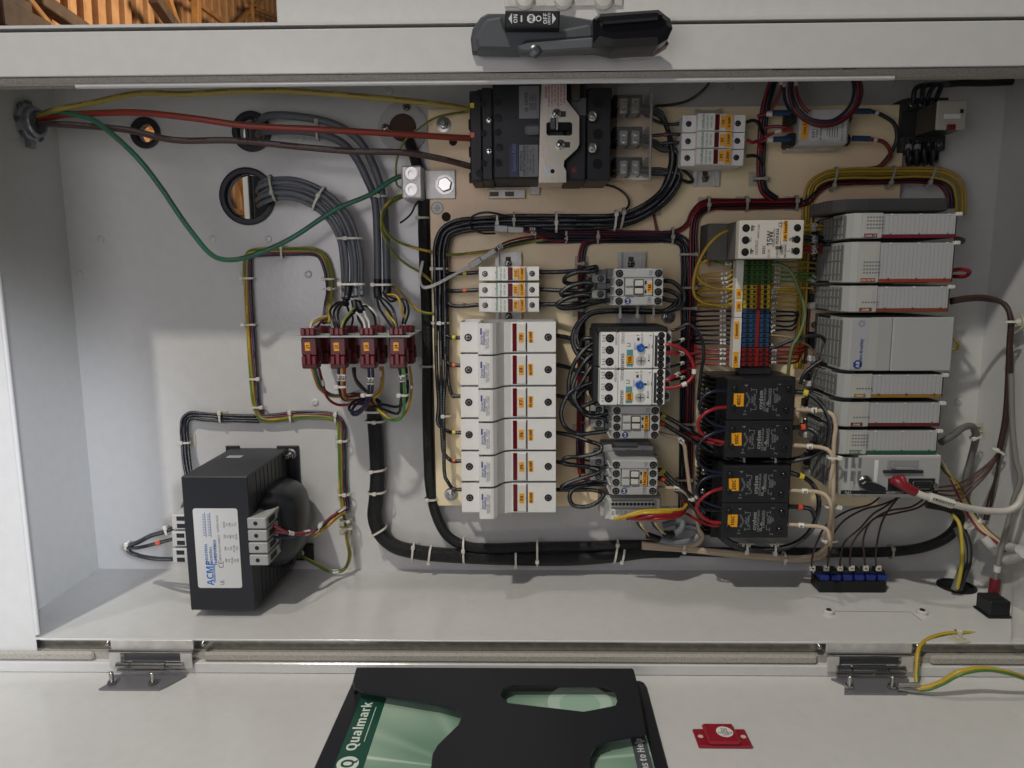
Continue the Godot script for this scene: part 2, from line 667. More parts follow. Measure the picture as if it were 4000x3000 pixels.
func lamps():
	var aim := Vector3(0.0, -0.05, 0.1)
	lamp("unseen square lamp high to the side, whitest of three", aim - Vector3(0.37, -1.0, -0.68).normalized() * 4.0, aim, 0.12, 8.0, Color(1.0, 0.98, 0.94))  # out of view, aimed for the slanting lip shadows on the back wall
	lamp("unseen square lamp to the side, warm and lower", aim - Vector3(0.28, -1.0, -0.22).normalized() * 8.0, aim, 0.26, 9.0, Color(1.0, 0.97, 0.92))  # out of view, aimed for the low shadow bands on the hinge-side wall
	lamp("broad added fill lamp facing the open cabinet from the front", Vector3(-0.44, 0.12, 1.32), Vector3(-0.72, -0.12, 0.0), 0.66, 0.25, Color(0.97, 0.95, 0.98))  # added fill that evens out the interior and favours the top end
	lamp("unseen warm lamp shining up at the roof deck behind the cabinet", Vector3(-1.6, 3.6, -7.6), Vector3(-5.2, 3.4, -8.4), 0.9, 17.0, Color(1.0, 0.92, 0.8))  # out of view, placed to brighten the roof deck

	var o := thing("added_spot_lamp", "small added cool white spot lamp brightening the cabinet's top end", "lamp", Vector3(0.35, 0.25, 1.5))  # added to brighten the top end wall, in place of lens glare
	o.transform = Transform3D(Basis(), BASE * Vector3(0.35, 0.25, 1.5)).looking_at(BASE * Vector3(-0.69, -0.27, 0.18), Vector3(0.3, 1, 0.1))
	cyl(Vector3(0, 0, 0.02), Vector3(0, 0, 0.16), 0.07, 20, 0.01)
	put("housing", mat("4a4c4e", 0.5), o)
	var m := StandardMaterial3D.new()
	m.emission_enabled = true
	m.emission = Color(0.93, 0.95, 1.0)
	m.emission_energy_multiplier = 1.5
	cyl(Vector3(0, 0, 0), Vector3(0, 0, 0.018), 0.06, 20)
	put("diffuser", m, o)
	var l := SpotLight3D.new()
	l.name = "lamp_light"
	l.spot_angle = 10.5
	l.spot_angle_attenuation = 1.0
	l.spot_range = 4.0
	l.light_size = 0.06
	l.light_energy = 2.8
	l.light_color = Color(0.93, 0.95, 1.0)
	l.shadow_enabled = true
	l.position = Vector3(0, 0, -0.01)
	o.add_child(l)

func materials():
	var bump := noise_tex(0.05, 512, 3, true, 1.2)
	var fine := noise_tex(0.12, 512, 5, true, 1.5)
	textured("paint", 0.42, 0.0, noise_tex(0.05, 512, 9, false, 1.0, ramp([[0.0, "c8c8c5"], [0.5, "cbcbc8"], [1.0, "cecdca"]])), 1.7, fine, 0.05, 0.5, "ffffff", noise_tex(0.012, 512, 77, false, 1.0, ramp([[0.0, "606060"], [0.5, "6a6a6a"], [1.0, "808080"]]), 5))
	textured("plate", 0.42, 0.0, noise_tex(0.006, 512, 21, false, 1.0, ramp([[0.0, "f0d0aa"], [0.35, "f3dab4"], [0.6, "f2e0b6"], [1.0, "f6e8c4"]]), 5), 1.3, fine, 0.12)
	textured("steel", 0.32, 1.0, noise_tex(0.03, 256, 4, false, 1.0, ramp([[0.0, "a3a29f"], [1.0, "c4c3bf"]])), 9.0, bump, 0.25)
	textured("zinc", 0.4, 0.3, noise_tex(0.02, 256, 14, false, 1.0, ramp([[0.0, "b9b8b4"], [1.0, "d4d2cb"]])), 9.0, bump, 0.2)
	textured("chromate", 0.3, 0.6, noise_tex(0.012, 256, 31, false, 1.0, ramp([[0.0, "d0c4a0"], [0.4, "c9c7bd"], [0.7, "d0c6b4"], [1.0, "c6c8c8"]])), 7.0, bump, 0.2)
	textured("gasket", 0.85, 0.0, noise_tex(0.09, 256, 8, false, 1.0, ramp([[0.0, "8f8c84"], [1.0, "b3afa4"]])), 12.0, bump, 0.9)
	textured("braid", 0.38, 0.0, noise_tex(0.16, 256, 18, false, 1.0, ramp([[0.0, "0b0c0e"], [0.78, "17181b"], [0.9, "4a4d52"], [1.0, "8a8c90"]]), 1, 1), 22.0, noise_tex(0.16, 256, 18, true, 6.0, null, 1, 1), 1.2)  # pale dots in the colour stand for glints of the weave
	textured("black_case", 0.5, 0.0, noise_tex(0.05, 256, 40, false, 1.0, ramp([[0.0, "141619"], [1.0, "1d1f23"]])), 6.0, fine, 0.25)
	textured("grey_case", 0.55, 0.0, noise_tex(0.02, 256, 41, false, 1.0, ramp([[0.0, "a9aaa8"], [1.0, "b4b4b1"]])), 5.0, fine, 0.15)
	textured("white_case", 0.5, 0.0, noise_tex(0.02, 256, 42, false, 1.0, ramp([[0.0, "e4e3de"], [1.0, "ecebe6"]])), 5.0, fine, 0.12)
	textured("roof", 0.7, 0.0, noise_tex(0.02, 256, 51, false, 1.0, ramp([[0.0, "bd8a60"], [0.5, "cc9a6c"], [1.0, "d6a87c"]])), 0.9)
	textured("dark_girder", 0.7, 0.0, noise_tex(0.02, 256, 53, false, 1.0, ramp([[0.0, "4c3d33"], [1.0, "6e5644"]])), 0.9)
	textured("girder", 0.7, 0.0, noise_tex(0.02, 256, 52, false, 1.0, ramp([[0.0, "9c6f48"], [1.0, "c9934f"]])), 0.9)

func R(px: float, py: float, drop: float) -> Vector3:        # a place in the hall roof, drop metres under the deck, on a sight line
	var a := BASE * Vector3(0, 0, EYE)
	var d := (BASE * P(px, py, 0.0)) - a
	return a + d * ((6.6 - drop - a.y) / d.y)

func hall_roof():
	var ribs: Array[Vector3] = []
	var o := Node3D.new()
	o.name = "hall_roof"
	add_child(o)
	o.set_meta("kind", "structure")
	T = Transform3D()
	box(-14, 6.74, -24, 22, 6.8, -1.5)
	put("deck", mat("6a3c20", 0.8), o)
	var z := -23.6
	while z < -2.0:
		T = Transform3D(Basis(Vector3.UP, 0.05), Vector3(4, 6.66, z))
		box(-17, -0.05, -0.075, 17, 0.079, 0.075, 0.02)
		put("roof_rib", mats["roof"], o)
		z += 0.3
	T = Transform3D()
	for b in [[-40, 40, 160, 140, 0.5, 0.12], [140, -10, 345, 130, 0.35, 0.07], [95, -20, 215, 130, 0.4, 0.035], [10, -10, 34, 140, 0.45, 0.16], [600, -10, 705, 140, 0.4, 0.07], [655, -10, 705, 130, 0.3, 0.04], [766, -5, 768, 130, 0.4, 0.055], [740, -10, 930, 130, 0.3, 0.035], [900, 120, 1020, -5, 0.3, 0.035], [985, -5, 990, 130, 0.35, 0.03], [960, 20, 1100, 75, 0.3, 0.035], [920, 640, 1010, 960, 0.3, 0.04], [840, 815, 1050, 850, 0.3, 0.05], [520, 500, 640, 530, 0.3, 0.03]]:
		var a := R(b[0], b[1], b[4])
		var c := R(b[2], b[3], b[4])
		T = Transform3D(frame_of(c - a), a)
		box(-b[5], -b[5], 0, b[5], b[5], (c - a).length(), 0.01)
		put("truss_bar", mats["girder"] if b[5] < 0.07 else mats["dark_girder"], o)
	T = Transform3D()

const TOP_LIP := 0.213
const FRONT := 0.208
const LOW := -0.426
const XL := -0.64
const XR := 0.638

func cabinet():
	var o := thing("electrical_cabinet", "open light grey steel electrical cabinet that holds all the wiring devices", "cabinet", Vector3.ZERO)
	var paint: Material = mats["paint"]
	# back wall with three round openings
	var wall := CSGBox3D.new()
	wall.name = "back_wall"
	wall.size = Vector3(XR - XL + 0.004, 0.70, 0.003)
	wall.position = Vector3((XL + XR) / 2, -0.08, -0.0015)
	wall.material = paint
	for g in [[570, 520, 0.0165], [985, 515, 0.0225], [968, 768, 0.0345]]:
		var c := CSGCylinder3D.new()
		c.radius = g[2]
		c.height = 0.02
		c.sides = 40
		c.operation = CSGShape3D.OPERATION_SUBTRACTION
		c.rotation.x = PI / 2
		var q := P(g[0], g[1], 0)
		c.position = Vector3(q.x, q.y, 0) - wall.position
		wall.add_child(c)
	o.add_child(wall)
	box(XL - 0.003, LOW, -0.003, XL, 0.27, FRONT - 0.002); put("top_wall", paint, o)
	box(XR, LOW, -0.003, XR + 0.003, 0.27, FRONT - 0.002); put("bottom_wall", paint, o)
	box(XL - 0.003, 0.267, -0.003, XR + 0.003, 0.27, FRONT - 0.002); put("side_wall", paint, o)
	box(XL - 0.003, LOW - 0.003, -0.003, XR + 0.003, LOW, FRONT - 0.001, 0.001); put("hinge_side_wall", paint, o)
	# front flanges
	box(-0.80, 0.2175, FRONT - 0.002, 0.85, 0.2625, FRONT, 0.0008); put("flange", paint, o)
	box(-0.80, 0.2605, FRONT - 0.05, 0.85, 0.2632, FRONT - 0.0021, 0.0008); put("flange_return", paint, o)
	box(-0.80, 0.2118, FRONT - 0.014, 0.85, 0.2174, FRONT - 0.0052); put("gutter", mats["gasket"], o)
	box(-0.80, 0.2100, FRONT - 0.020, 0.85, 0.2117, FRONT - 0.0064); put("gutter_floor", mats["gasket"], o)
	var e0 := P(290, 305, FRONT - 0.006)
	var e1 := P(3497, 275, FRONT - 0.006)
	tube(PackedVector3Array([Vector3(e0.x, 0.2095, FRONT - 0.0085), Vector3(e1.x, 0.2095, FRONT - 0.0085)]), 0.0028, 12)
	put("rolled_lip", paint, o)
	# end flange at the frame's left
	box(-0.85, LOW - 0.02, FRONT - 0.002, -0.5925, 0.2605, FRONT - 0.0005, 0.0008); put("end_flange", paint, o)
	tube(PackedVector3Array([Vector3(-0.5915, LOW + 0.004, FRONT - 0.003), Vector3(-0.5915, 0.209, FRONT - 0.003)]), 0.0030, 12)
	put("rolled_lip", paint, o)
	box(0.592, LOW - 0.02, FRONT - 0.002, 0.85, 0.2605, FRONT - 0.0005, 0.0008); put("end_flange", paint, o)
	# hinge side: bright rounded edge, bare channel, gasket
	tube(PackedVector3Array([Vector3(-0.586, LOW - 0.0012, FRONT - 0.001), Vector3(0.70, LOW - 0.0012, FRONT - 0.001)]), 0.0016, 12)
	put("rounded_edge", paint, o)
	box(-0.80, LOW - 0.018, FRONT - 0.012, 0.80, LOW - 0.0035, FRONT - 0.010); put("hinge_channel", mats["steel"], o)
	box(-0.80, LOW - 0.029, FRONT - 0.012, 0.80, LOW - 0.0185, FRONT - 0.001); put("hinge_flange", mats["gasket"], o)
	for s in [[-10, 372], [798, 3190], [3630, 4200]]:
		var a := P(s[0], 2560, FRONT)
		var b := P(s[1], 2560, FRONT)
		box(a.x, LOW - 0.0265, FRONT - 0.001, b.x, LOW - 0.0150, FRONT + 0.005, 0.003)
		put("gasket", mats["gasket"], o)
	# the door, swung open square to the wall
	box(-0.80, -0.4850, FRONT - 0.03, 0.80, -0.4665, 0.93, 0.002)
	var d := put("door", paint, o)
	box(-0.80, -0.4664, FRONT - 0.03, 0.80, -0.4530, FRONT + 0.0065, 0.0012)
	put("door_return", paint, d)
	hinge(o, 586, 2590)
	hinge(o, 3402, 2605)

func hinge(o: Node3D, px: float, py: float):
	var at := P(px, py, FRONT + 0.012)
	T = Transform3D(Basis(), Vector3(at.x, -0.452, FRONT))
	var st: Material = mats["steel"]
	# leaf screwed to the cabinet, bright rolled edge, two arms, barrel
	box(-0.050, 0.0150, 0.003, 0.050, 0.0270, 0.0050, 0.0006)
	var h := put("hinge", mats["zinc"], o)
	tube(PackedVector3Array([Vector3(-0.050, 0.0148, 0.0088), Vector3(0.050, 0.0148, 0.0088)]), 0.0024, 12)
	put("rolled_edge", mat("c9c8c4", 0.18, 1.0), h)
	for x in [-0.050, 0.036]:
		box(x, -0.0060, 0.0090, x + 0.014, 0.0140, 0.0108, 0.0005)
		put("hinge_arm", mats["zinc"], h)
	box(-0.036, -0.004, 0.001, 0.036, 0.0135, 0.003)
	put("hinge_gap_backing", mat("77787b", 0.35, 0.6), h)  # darker grey backing put in the gap between the two arms
	for k in [[-0.040, -0.023], [-0.022, 0.019], [0.020, 0.040]]:
		cyl(Vector3(k[0], -0.001, 0.012), Vector3(k[1], -0.001, 0.012), 0.0044 if k[0] > -0.03 and k[0] < 0.0 else 0.0040, 16, 0.0005)
		put("knuckle", mat("b9b8b5", 0.2, 1.0), h)
	tube(PackedVector3Array([Vector3(-0.040, -0.0076, 0.0125), Vector3(0.040, -0.0076, 0.0125)]), 0.0014, 10)
	put("pin", mat("c8c7c4", 0.2, 1.0), h)
	T = Transform3D(Basis(Vector3(1, 0, 0), Vector3(0, 0, 1), Vector3(0, -1, 0)), Vector3(at.x, -0.4663, FRONT + 0.02))     # lies on the door
	prism([Vector2(-0.046, -0.006), Vector2(0.044, -0.006), Vector2(0.032, 0.016), Vector2(0.026, 0.024), Vector2(-0.044, 0.024), Vector2(-0.036, 0.006)], -0.0024, 0.0, 0.0)
	put("hinge_leaf", mat("85858a", 0.35, 0.5), h)
	T = Transform3D()
	for x in [-0.034, 0.014]:
		hexa(Vector3(at.x + x, -0.4663 + 0.0024, FRONT + 0.034), Vector3(0, 1, 0), 0.0052, 0.0042)
		cyl(Vector3(at.x + x, -0.464, FRONT + 0.034), Vector3(at.x + x, -0.449, FRONT + 0.034), 0.0026, 10, 0.0006)
		put("stud", mat("b9b8b4", 0.25, 1.0), h)
	for x in [-0.056, 0.060]:
		lathe(Vector3(at.x + x, LOW - 0.006, FRONT - 0.006), Vector3(0, 0, 1), [[0.004, 0], [0.004, 0.006], [0.002, 0.009], [0, 0.0095]], 12)
		put("dome_screw", mat("b9b8b4", 0.25, 1.0), h)

func swept_yz(profile: Array, x0: float, x1: float):        # an outline in y, z carried along x
	var keep := T
	T = T * Transform3D(Basis(Vector3(0, 1, 0), Vector3(0, 0, 1), Vector3(1, 0, 0)), Vector3(x0, 0, 0))
	prism(profile, 0.0, x1 - x0)
	T = keep

func side_panel():
	var h := 0.165
	var a := P(1083, 108, h)
	var o := thing("steel_panel", "flat grey steel panel with rounded corner standing just beyond the cabinet's upper edge", "panel", Vector3(a.x, a.y, h - 0.02))
	var r := 0.006
	var pts := []
	for i in 7:
		var g := PI + PI / 2 * i / 6
		pts.append(Vector2(r + r * cos(g), r + r * sin(g)))
	pts.append_array([Vector2(1.3, 0), Vector2(1.3, 0.6), Vector2(0, 0.6)])
	prism(pts, 0, 0.02, 0.0015)
	put("sheet", mats["paint"], o)
	var b := P(1970, 30, h)
	var c := P(2433, -60, h)
	O = Vector3(b.x, b.y, h)
	var p := thing("handle_bracket", "bare steel bolt plate behind the black handle on the grey panel", "bracket", Vector3(b.x, b.y, h))
	box(0, 0, 0, c.x - b.x, c.y - b.y, 0.003, 0.0008)
	put("plate", mats["zinc"], p)
	for x in [2050, 2200, 2355]:
		var q := L(x, 2, h)
		lathe(Vector3(q.x, q.y, 0.003), Vector3(0, 0, 1), [[0.011, 0], [0.011, 0.003], [0.009, 0.006], [0, 0.007]], 18)
		put("bolt", mats["zinc"], p)

func plates():
	# mounting plate
	var h := 0.021
	var a := P(1671, 430, h)
	var b := P(1704, 1977, h)
	var c := P(3455, 1977, h)
	var d := P(3513, 404, h)
	var x0 := (a.x + b.x) / 2
	var x1 := (c.x + d.x) / 2
	var y0 := (b.y + c.y) / 2
	var y1 := (a.y + d.y) / 2
	var o := thing("mounting_plate", "tan coated steel mounting plate standing off the cabinet's back wall", "plate", Vector3((x0 + x1) / 2, (y0 + y1) / 2, 0.0175))
	var w := (x1 - x0) / 2
	var k := (y1 - y0) / 2
	box(-w, -k, 0, w, k, 0.0035, 0.0008)
	put("sheet", mats["plate"], o)
	for q in [[1733, 487], [1762, 1930], [2610, 1236]]:
		var s := L(q[0], q[1], h)
		s.z = 0.0036
		lathe(s, Vector3(0, 0, 1), [[0.0098, 0], [0.0098, 0.0016], [0.006, 0.0018]], 20)
		hexa(s + Vector3(0, 0, 0.0016), Vector3(0, 0, 1), 0.0068, 0.005)
		cyl(s + Vector3(0, 0, 0.006), s + Vector3(0, 0, 0.011), 0.004, 12, 0.0008)
		put("bolt", mat("b4b3ae", 0.22, 1.0), o)
	for q in [[1770, 553, 0.0055], [1743, 847, 0.0062]]:
		var s := L(q[0], q[1], h)
		s.z = 0.0036
		lathe(s, Vector3(0, 0, 1), [[0, 0.0002], [q[2], 0.0002]], 20)
		put("hole", mat("2a241d", 0.9), o)
	# rails
	rail("steel mounting rail carrying the three small fuse holders", 1935, 2037, 985, 1270)
	rail("long steel mounting rail carrying the contactors and overload relays", 2405, 2512, 985, 1960)
	rail("short steel rail below the fuse holders marked F1 to F3", 2710, 2815, 425, 727)
	# round plate on the back wall, screwed over an old opening
	var f := P(1575, 500, 0)
	o = thing("round_cover_plate", "round grey cover plate with a wiring opening on the back wall", "cover plate", f)
	var ring := []
	var n := 36
	for i in n:
		var g := TAU * i / n
		ring.append([0.0335 * cos(g), 0.0335 * sin(g), 0.0185 * cos(g), 0.0185 * sin(g)])
	for i in n:
		var p = ring[i]
		var q = ring[(i + 1) % n]
		quad(Vector3(p[2], p[3], 0.003), Vector3(p[0], p[1], 0.003), Vector3(q[0], q[1], 0.003), Vector3(q[2], q[3], 0.003))
		quad(Vector3(p[0], p[1], 0), Vector3(q[0], q[1], 0), Vector3(q[0], q[1], 0.003), Vector3(p[0], p[1], 0.003))
		quad(Vector3(q[2], q[3], 0), Vector3(p[2], p[3], 0), Vector3(p[2], p[3], 0.003), Vector3(q[2], q[3], 0.003))
	put("ring", mats["grey_case"], o)
	lathe(Vector3(0, 0, 0.0008), Vector3(0, 0, 1), [[0, 0], [0.0186, 0]], 24)
	put("opening", mat("4a3a30", 0.9), o)
	for q in [[1590, 421], [1508, 500]]:
		screw(L(q[0], q[1], 0) + Vector3(0, 0, 0.003), 0.0052, mat("8a8984", 0.3, 1.0), o)

func rail(label: String, px0: float, px1: float, py0: float, py1: float):
	var h := 0.0285
	var m := (py0 + py1) / 2
	var a := P(px0, m, h)
	var b := P(px1, m, h)
	var c := P((px0 + px1) / 2, py0, h)
	var d := P((px0 + px1) / 2, py1, h)
	var o := thing("mounting_rail", label, "rail", Vector3((a.x + b.x) / 2, (c.y + d.y) / 2, 0.0212), "steel rails on the mounting plate")
	var k := (c.y - d.y) / 2
	var w := (b.x - a.x) / 2
	swept([Vector2(-w, 0.0075), Vector2(-w, 0.0062), Vector2(-w + 0.0042, 0.0062), Vector2(-w + 0.0042, 0.0), Vector2(w - 0.0042, 0.0), Vector2(w - 0.0042, 0.0062), Vector2(w, 0.0062), Vector2(w, 0.0075), Vector2(w - 0.0054, 0.0075), Vector2(w - 0.0054, 0.0012), Vector2(-w + 0.0054, 0.0012), Vector2(-w + 0.0054, 0.0075)], -k, k)
	put("channel", mats["zinc"], o)
	for s in [-1, 1]:
		var p := Vector3(0, s * (k - 0.013), 0.0012)
		box(p.x - 0.0035, p.y - 0.007, 0.00121, p.x + 0.0035, p.y + 0.007, 0.0014)
		put("slot_hole", mat("5a4a34", 0.8), o)
		screw(p + Vector3(0, -0.002, 0.001), 0.0048, mat("8a8984", 0.3, 1.0), o)

# ---------------------------------------------------------------- devices on the mounting plate
func small_fuse(label: String, group: String, r: Array, tag_text: String, amp: String):
	var o := device("fuse_holder", label, "fuse holder", group, r[0], r[1], r[2], r[3], 0.0288, 0.082)
	var x := func(s: float) -> float: return -W / 2 + W * s
	var e := D - 0.0105
	swept([Vector2(-W / 2, 0), Vector2(W / 2, 0), Vector2(W / 2, e), Vector2(x.call(0.775), e), Vector2(x.call(0.77), D - 0.003), Vector2(x.call(0.49), D - 0.003), Vector2(x.call(0.485), D), Vector2(x.call(0.215), D), Vector2(x.call(0.21), e), Vector2(-W / 2, e)], -H / 2 + 0.0004, H / 2 - 0.0004, 0.0007)
	put("body", mats["white_case"], o)
	box(x.call(0.49), -H * 0.44, D - 0.0031, x.call(0.56), H * 0.44, D - 0.0012, 0.0003)
	put("indicator_window", mat("5e0f18", 0.2), o)
	box(x.call(0.565), -H * 0.42, D - 0.0031, x.call(0.665), H * 0.42, D - 0.001, 0.0005)
	put("tag_frame", mat("dcdad0", 0.5), o)
	sticker(o, x.call(0.615), 0, D - 0.0007, W * 0.075, H * 0.66, tag_text, 0.0034)
	sticker(o, x.call(0.718), 0, D - 0.0026, W * 0.085, H * 0.9, amp, 0.0030)
	well(Vector3(x.call(0.10), 0, e), 0.0036, o)
	well(Vector3(x.call(0.885), 0, e), 0.0036, o)
	letters("Littelfuse", 0.0032, Vector3(x.call(0.30), 0, D + 0.0001), PI / 2, fontb, 0.9)
	letters("POWR-SAFE", 0.0019, Vector3(x.call(0.37), 0, D + 0.0001), PI / 2)
	letters("600V 30A", 0.0015, Vector3(x.call(0.43), 0, D + 0.0001), PI / 2)
	put("maker_print", mat("3f8a56", 0.6), o)
	for s in [-0.22, 0.22]:
		box(W / 2, H * s - 0.0022, e - 0.026, W / 2 + 0.0016, H * s + 0.0022, e - 0.008, 0.0006)
		put("latch", mat("6b1219", 0.35), o)

func big_fuse(label: String, r: Array, tag_text: String, raised_left: float):
	var o := device("large_fuse_holder", label, "fuse holder", "six large white fuse holders in a column", r[0], r[1], r[2], r[3], 0.0288, 0.097)
	var x := func(s: float) -> float: return -W / 2 + W * s
	var g := 0.0004
	swept([Vector2(-W / 2, 0), Vector2(x.call(0.22), 0), Vector2(x.call(0.22), D), Vector2(-W / 2, D)], -H / 2 + g, H / 2 - g, 0.0011)
	put("terminal_block", mats["white_case"], o)
	var t := D + 0.027
	swept([Vector2(x.call(0.2), 0.01), Vector2(W / 2, 0.01), Vector2(W / 2, D), Vector2(x.call(0.53), D + 0.0005), Vector2(x.call(0.46), D + 0.004), Vector2(x.call(0.42), D + 0.011), Vector2(x.call(0.385), D + 0.021), Vector2(x.call(0.35), D + 0.026), Vector2(x.call(0.325), t), Vector2(x.call(0.205), t), Vector2(x.call(0.2), t - 0.001)], -H / 2 + g, H / 2 - g, 0.0012)
	put("handle_cover", mats["white_case"], o)
	box(x.call(0.548), -H * 0.44, D - 0.001, x.call(0.592), H * 0.44, D + 0.0012, 0.0003)
	put("indicator_window", mat("640f1a", 0.15), o)
	box(x.call(0.594), -H * 0.43, D - 0.001, x.call(0.686), H * 0.43, D + 0.0018, 0.0005)
	put("tag_panel", mat("dedcd4", 0.5), o)
	box(x.call(0.69), -H * 0.46, D - 0.001, x.call(0.702), H * 0.46, D + 0.0005)
	put("gap", mat("151617", 0.9), o)
	sticker(o, x.call(0.637), 0, D + 0.0021, W * 0.05, H * 0.3, tag_text, 0.0042)
	sticker(o, x.call(0.737), 0, D + 0.0003, W * 0.05, H * 0.36, "40 AMP", 0.0029)
	well(Vector3(x.call(0.085), 0, D), 0.0048, o)
	well(Vector3(x.call(0.92), 0, D), 0.0048, o)
	letters("Ferraz", 0.0030, Vector3(x.call(0.238), -0.001, t + 0.0001), PI / 2, fontb, 0.9)
	letters("Shawmut", 0.0030, Vector3(x.call(0.262), 0.001, t + 0.0001), PI / 2, fontb, 0.9)
	box(x.call(0.225), 0.0055, t, x.call(0.243), 0.0135, t + 0.0002)
	put("maker_print", mat("46528f", 0.6), o)
	letters("Ultrasafe    US6J1I", 0.0018, Vector3(x.call(0.287), 0, t + 0.0001), PI / 2)
	letters("Use Class J Fuses", 0.0018, Vector3(x.call(0.306), 0, t + 0.0001), PI / 2)
	put("small_print", mat("6f7278", 0.6), o)

func fuse_rows():
	var g := "small fuse holders tagged F10 to F12"
	small_fuse("small white fuse holder tagged F12, 12 AMP, top of its three", g, [1869, 1040, 2106, 1098], "F12", "12 AMP")
	small_fuse("small white fuse holder tagged F11, 12 AMP, middle of its three", g, [1869, 1104, 2106, 1162], "F11", "12 AMP")
	small_fuse("small white fuse holder tagged F10, 12 AMP, lowest of its three", g, [1870, 1164, 2106, 1222], "F10", "12 AMP")
	g = "small fuse holders tagged F1 to F3"
	small_fuse("small fuse holder tagged F3, 6 AMP, beside the line filter", g, [2673, 441, 2921, 511], "F3", "6 AMP")
	small_fuse("small fuse holder tagged F2, 3 AMP, between F1 and F3", g, [2670, 512, 2918, 578], "F2", "3 AMP")
	small_fuse("small fuse holder tagged F1, 3 AMP, just above its rail end", g, [2667, 579, 2914, 643], "F1", "3 AMP")
	var y := [1256, 1381, 1509, 1635, 1762, 1884, 2006]
	for i in 6:
		big_fuse("large white fuse holder tagged F%d, 40 AMP, %s of six in the column" % [9 - i, ["topmost", "second", "third", "fourth", "fifth", "lowest"][i]], [1797 + i * 1.4, y[i], 2171, y[i + 1] - 2], "F%d" % (9 - i), 0.2)

func contactor(label: String, r: Array, tag_text: String, coil: bool):
	var o := device("contactor", label, "contactor", "three grey contactors on the long rail", r[0], r[1], r[2], r[3], 0.0290, 0.112)
	var g: Material = mats["grey_case"]
	box(-W / 2 - 0.004, -H / 2 - 0.0008, 0, W / 2 + 0.004, H / 2 + 0.0008, D * 0.45, 0.001)
	put("base", mat("7d7f7e", 0.6), o)
	box(-W / 2, -H / 2, D * 0.45, W / 2, H / 2, D - 0.006, 0.0012)
	put("body", g, o)
	# raised frame round the sunken middle
	var w := W / 2
	var h := H / 2
	box(-w, h * 0.50, D - 0.006, w, h, D, 0.0012); put("face_rail", g, o)
	box(-w, -h, D - 0.006, w, -h * 0.50, D, 0.0012); put("face_rail", g, o)
	box(-w, -h * 0.50, D - 0.006, -w * 0.60, h * 0.50, D, 0.0); put("face_rail", g, o)
	box(w * 0.60, -h * 0.50, D - 0.006, w, h * 0.50, D, 0.0); put("face_rail", g, o)
	box(-w * 0.56, -h * 0.48, D - 0.007, w * 0.57, h * 0.48, D - 0.0005, 0.0008); put("centre_frame", mat("a6a7a4", 0.55), o)
	# sliding indicators
	box(-w * 0.55, h * 0.05, D - 0.001, -w * 0.22, h * 0.42, D + 0.0022, 0.0006); put("slider", mat("b9bab6", 0.5), o)
	box(-w * 0.55, -h * 0.42, D - 0.001, -w * 0.22, -h * 0.05, D + 0.0028, 0.0006); put("slider", mat("b9bab6", 0.5), o)
	box(-w * 0.19, -h * 0.42, D - 0.001, w * 0.20, h * 0.42, D - 0.0002, 0.0); put("slot", mat("3a3c3e", 0.8), o)
	box(-w * 0.16, h * 0.06, D - 0.001, w * 0.17, h * 0.36, D + 0.003, 0.0006); put("plunger", mat("c9c8bc", 0.45), o)
	box(-w * 0.16, -h * 0.36, D - 0.001, w * 0.17, -h * 0.06, D + 0.003, 0.0006); put("plunger", mat("c9c8bc", 0.45), o)
	for s in [0.24, -0.24]:
		box(w * 0.25, h * (s - 0.09), D - 0.001, w * 0.34, h * (s + 0.09), D - 0.0001); put("notch", mat("17181a", 0.8), o)
	box(w * 0.33, -h * 0.44, D - 0.001, w * 0.56, h * 0.34, D + 0.0006, 0.0005); put("tag_clip", mat("c5c5bf", 0.5), o)
	sticker(o, w * 0.44, -h * 0.05 if tag_text.length() < 4 else -h * 0.02, D + 0.001, W * 0.105, H * (0.24 if tag_text.length() < 4 else 0.42), tag_text, 0.0040, "eda51e", "1a1408")
	for s in [-1, 1]:
		for k in 4:
			var p := Vector3(w * (0.80 if s > 0 else -0.80), h * (0.74 - 0.50 * k), D)
			well(p, 0.0046, o)
			box(p.x + s * 0.0002 - 0.003, p.y - 0.0055, D * 0.5, p.x + s * (w * 0.2 + 0.0022), p.y - 0.0045, D * 0.93, 0.0004)
			put("terminal_guard", mat("c4c4c0", 0.5), o)
	var oct := []
	for k in 8:
		oct.append(Vector2(-w * 0.44 + 0.0042 * cos(TAU * (k + 0.5) / 8), -h * 0.76 + 0.0042 * sin(TAU * (k + 0.5) / 8)))
	prism(oct, D, D + 0.0002)
	var b := put("blue_badge", mat("20366f", 0.5), o)
	letters("A-B", 0.0030, Vector3(-w * 0.44, -h * 0.76, D + 0.0003), PI / 2, fontb, 0.85)
	put("lettering", mat("d8d9dc", 0.6), b)
	letters("10", 0.0040, Vector3(w * 0.50, h * 0.74, D + 0.0001), PI / 2)
	letters("C09", 0.0046, Vector3(w * 0.46, -h * 0.80, D + 0.0001), PI / 2)
	for k in 4:
		letters(["NO", "L3", "L2", "L1"][k], 0.0018, Vector3(-w * 0.93, h * (0.80 - 0.50 * k), D + 0.0001), PI / 2)
		letters(["NO", "T3", "T2", "T1"][k], 0.0018, Vector3(w * 0.94, h * (0.80 - 0.50 * k), D + 0.0001), PI / 2)
	put("print", mat("3c3e40", 0.6), o)
	if coil:      # coil terminals stand out lower at the line end
		box(-w - 0.017, -h * 0.95, 0.012, -w - 0.004, h * 0.98, D * 0.46, 0.001)
		put("coil_block", mat("6f7172", 0.6), o)
		for s in [0.46, -0.42]:
			box(-w - 0.024, h * s - 0.0055, 0.02, -w - 0.006, h * s + 0.0055, D * 0.53, 0.001)
			put("coil_terminal", mat("8d8f8e", 0.55), o)
			well(Vector3(-w - 0.013, h * s, D * 0.53), 0.0042, o, mat("a8a7a2", 0.25, 1.0))

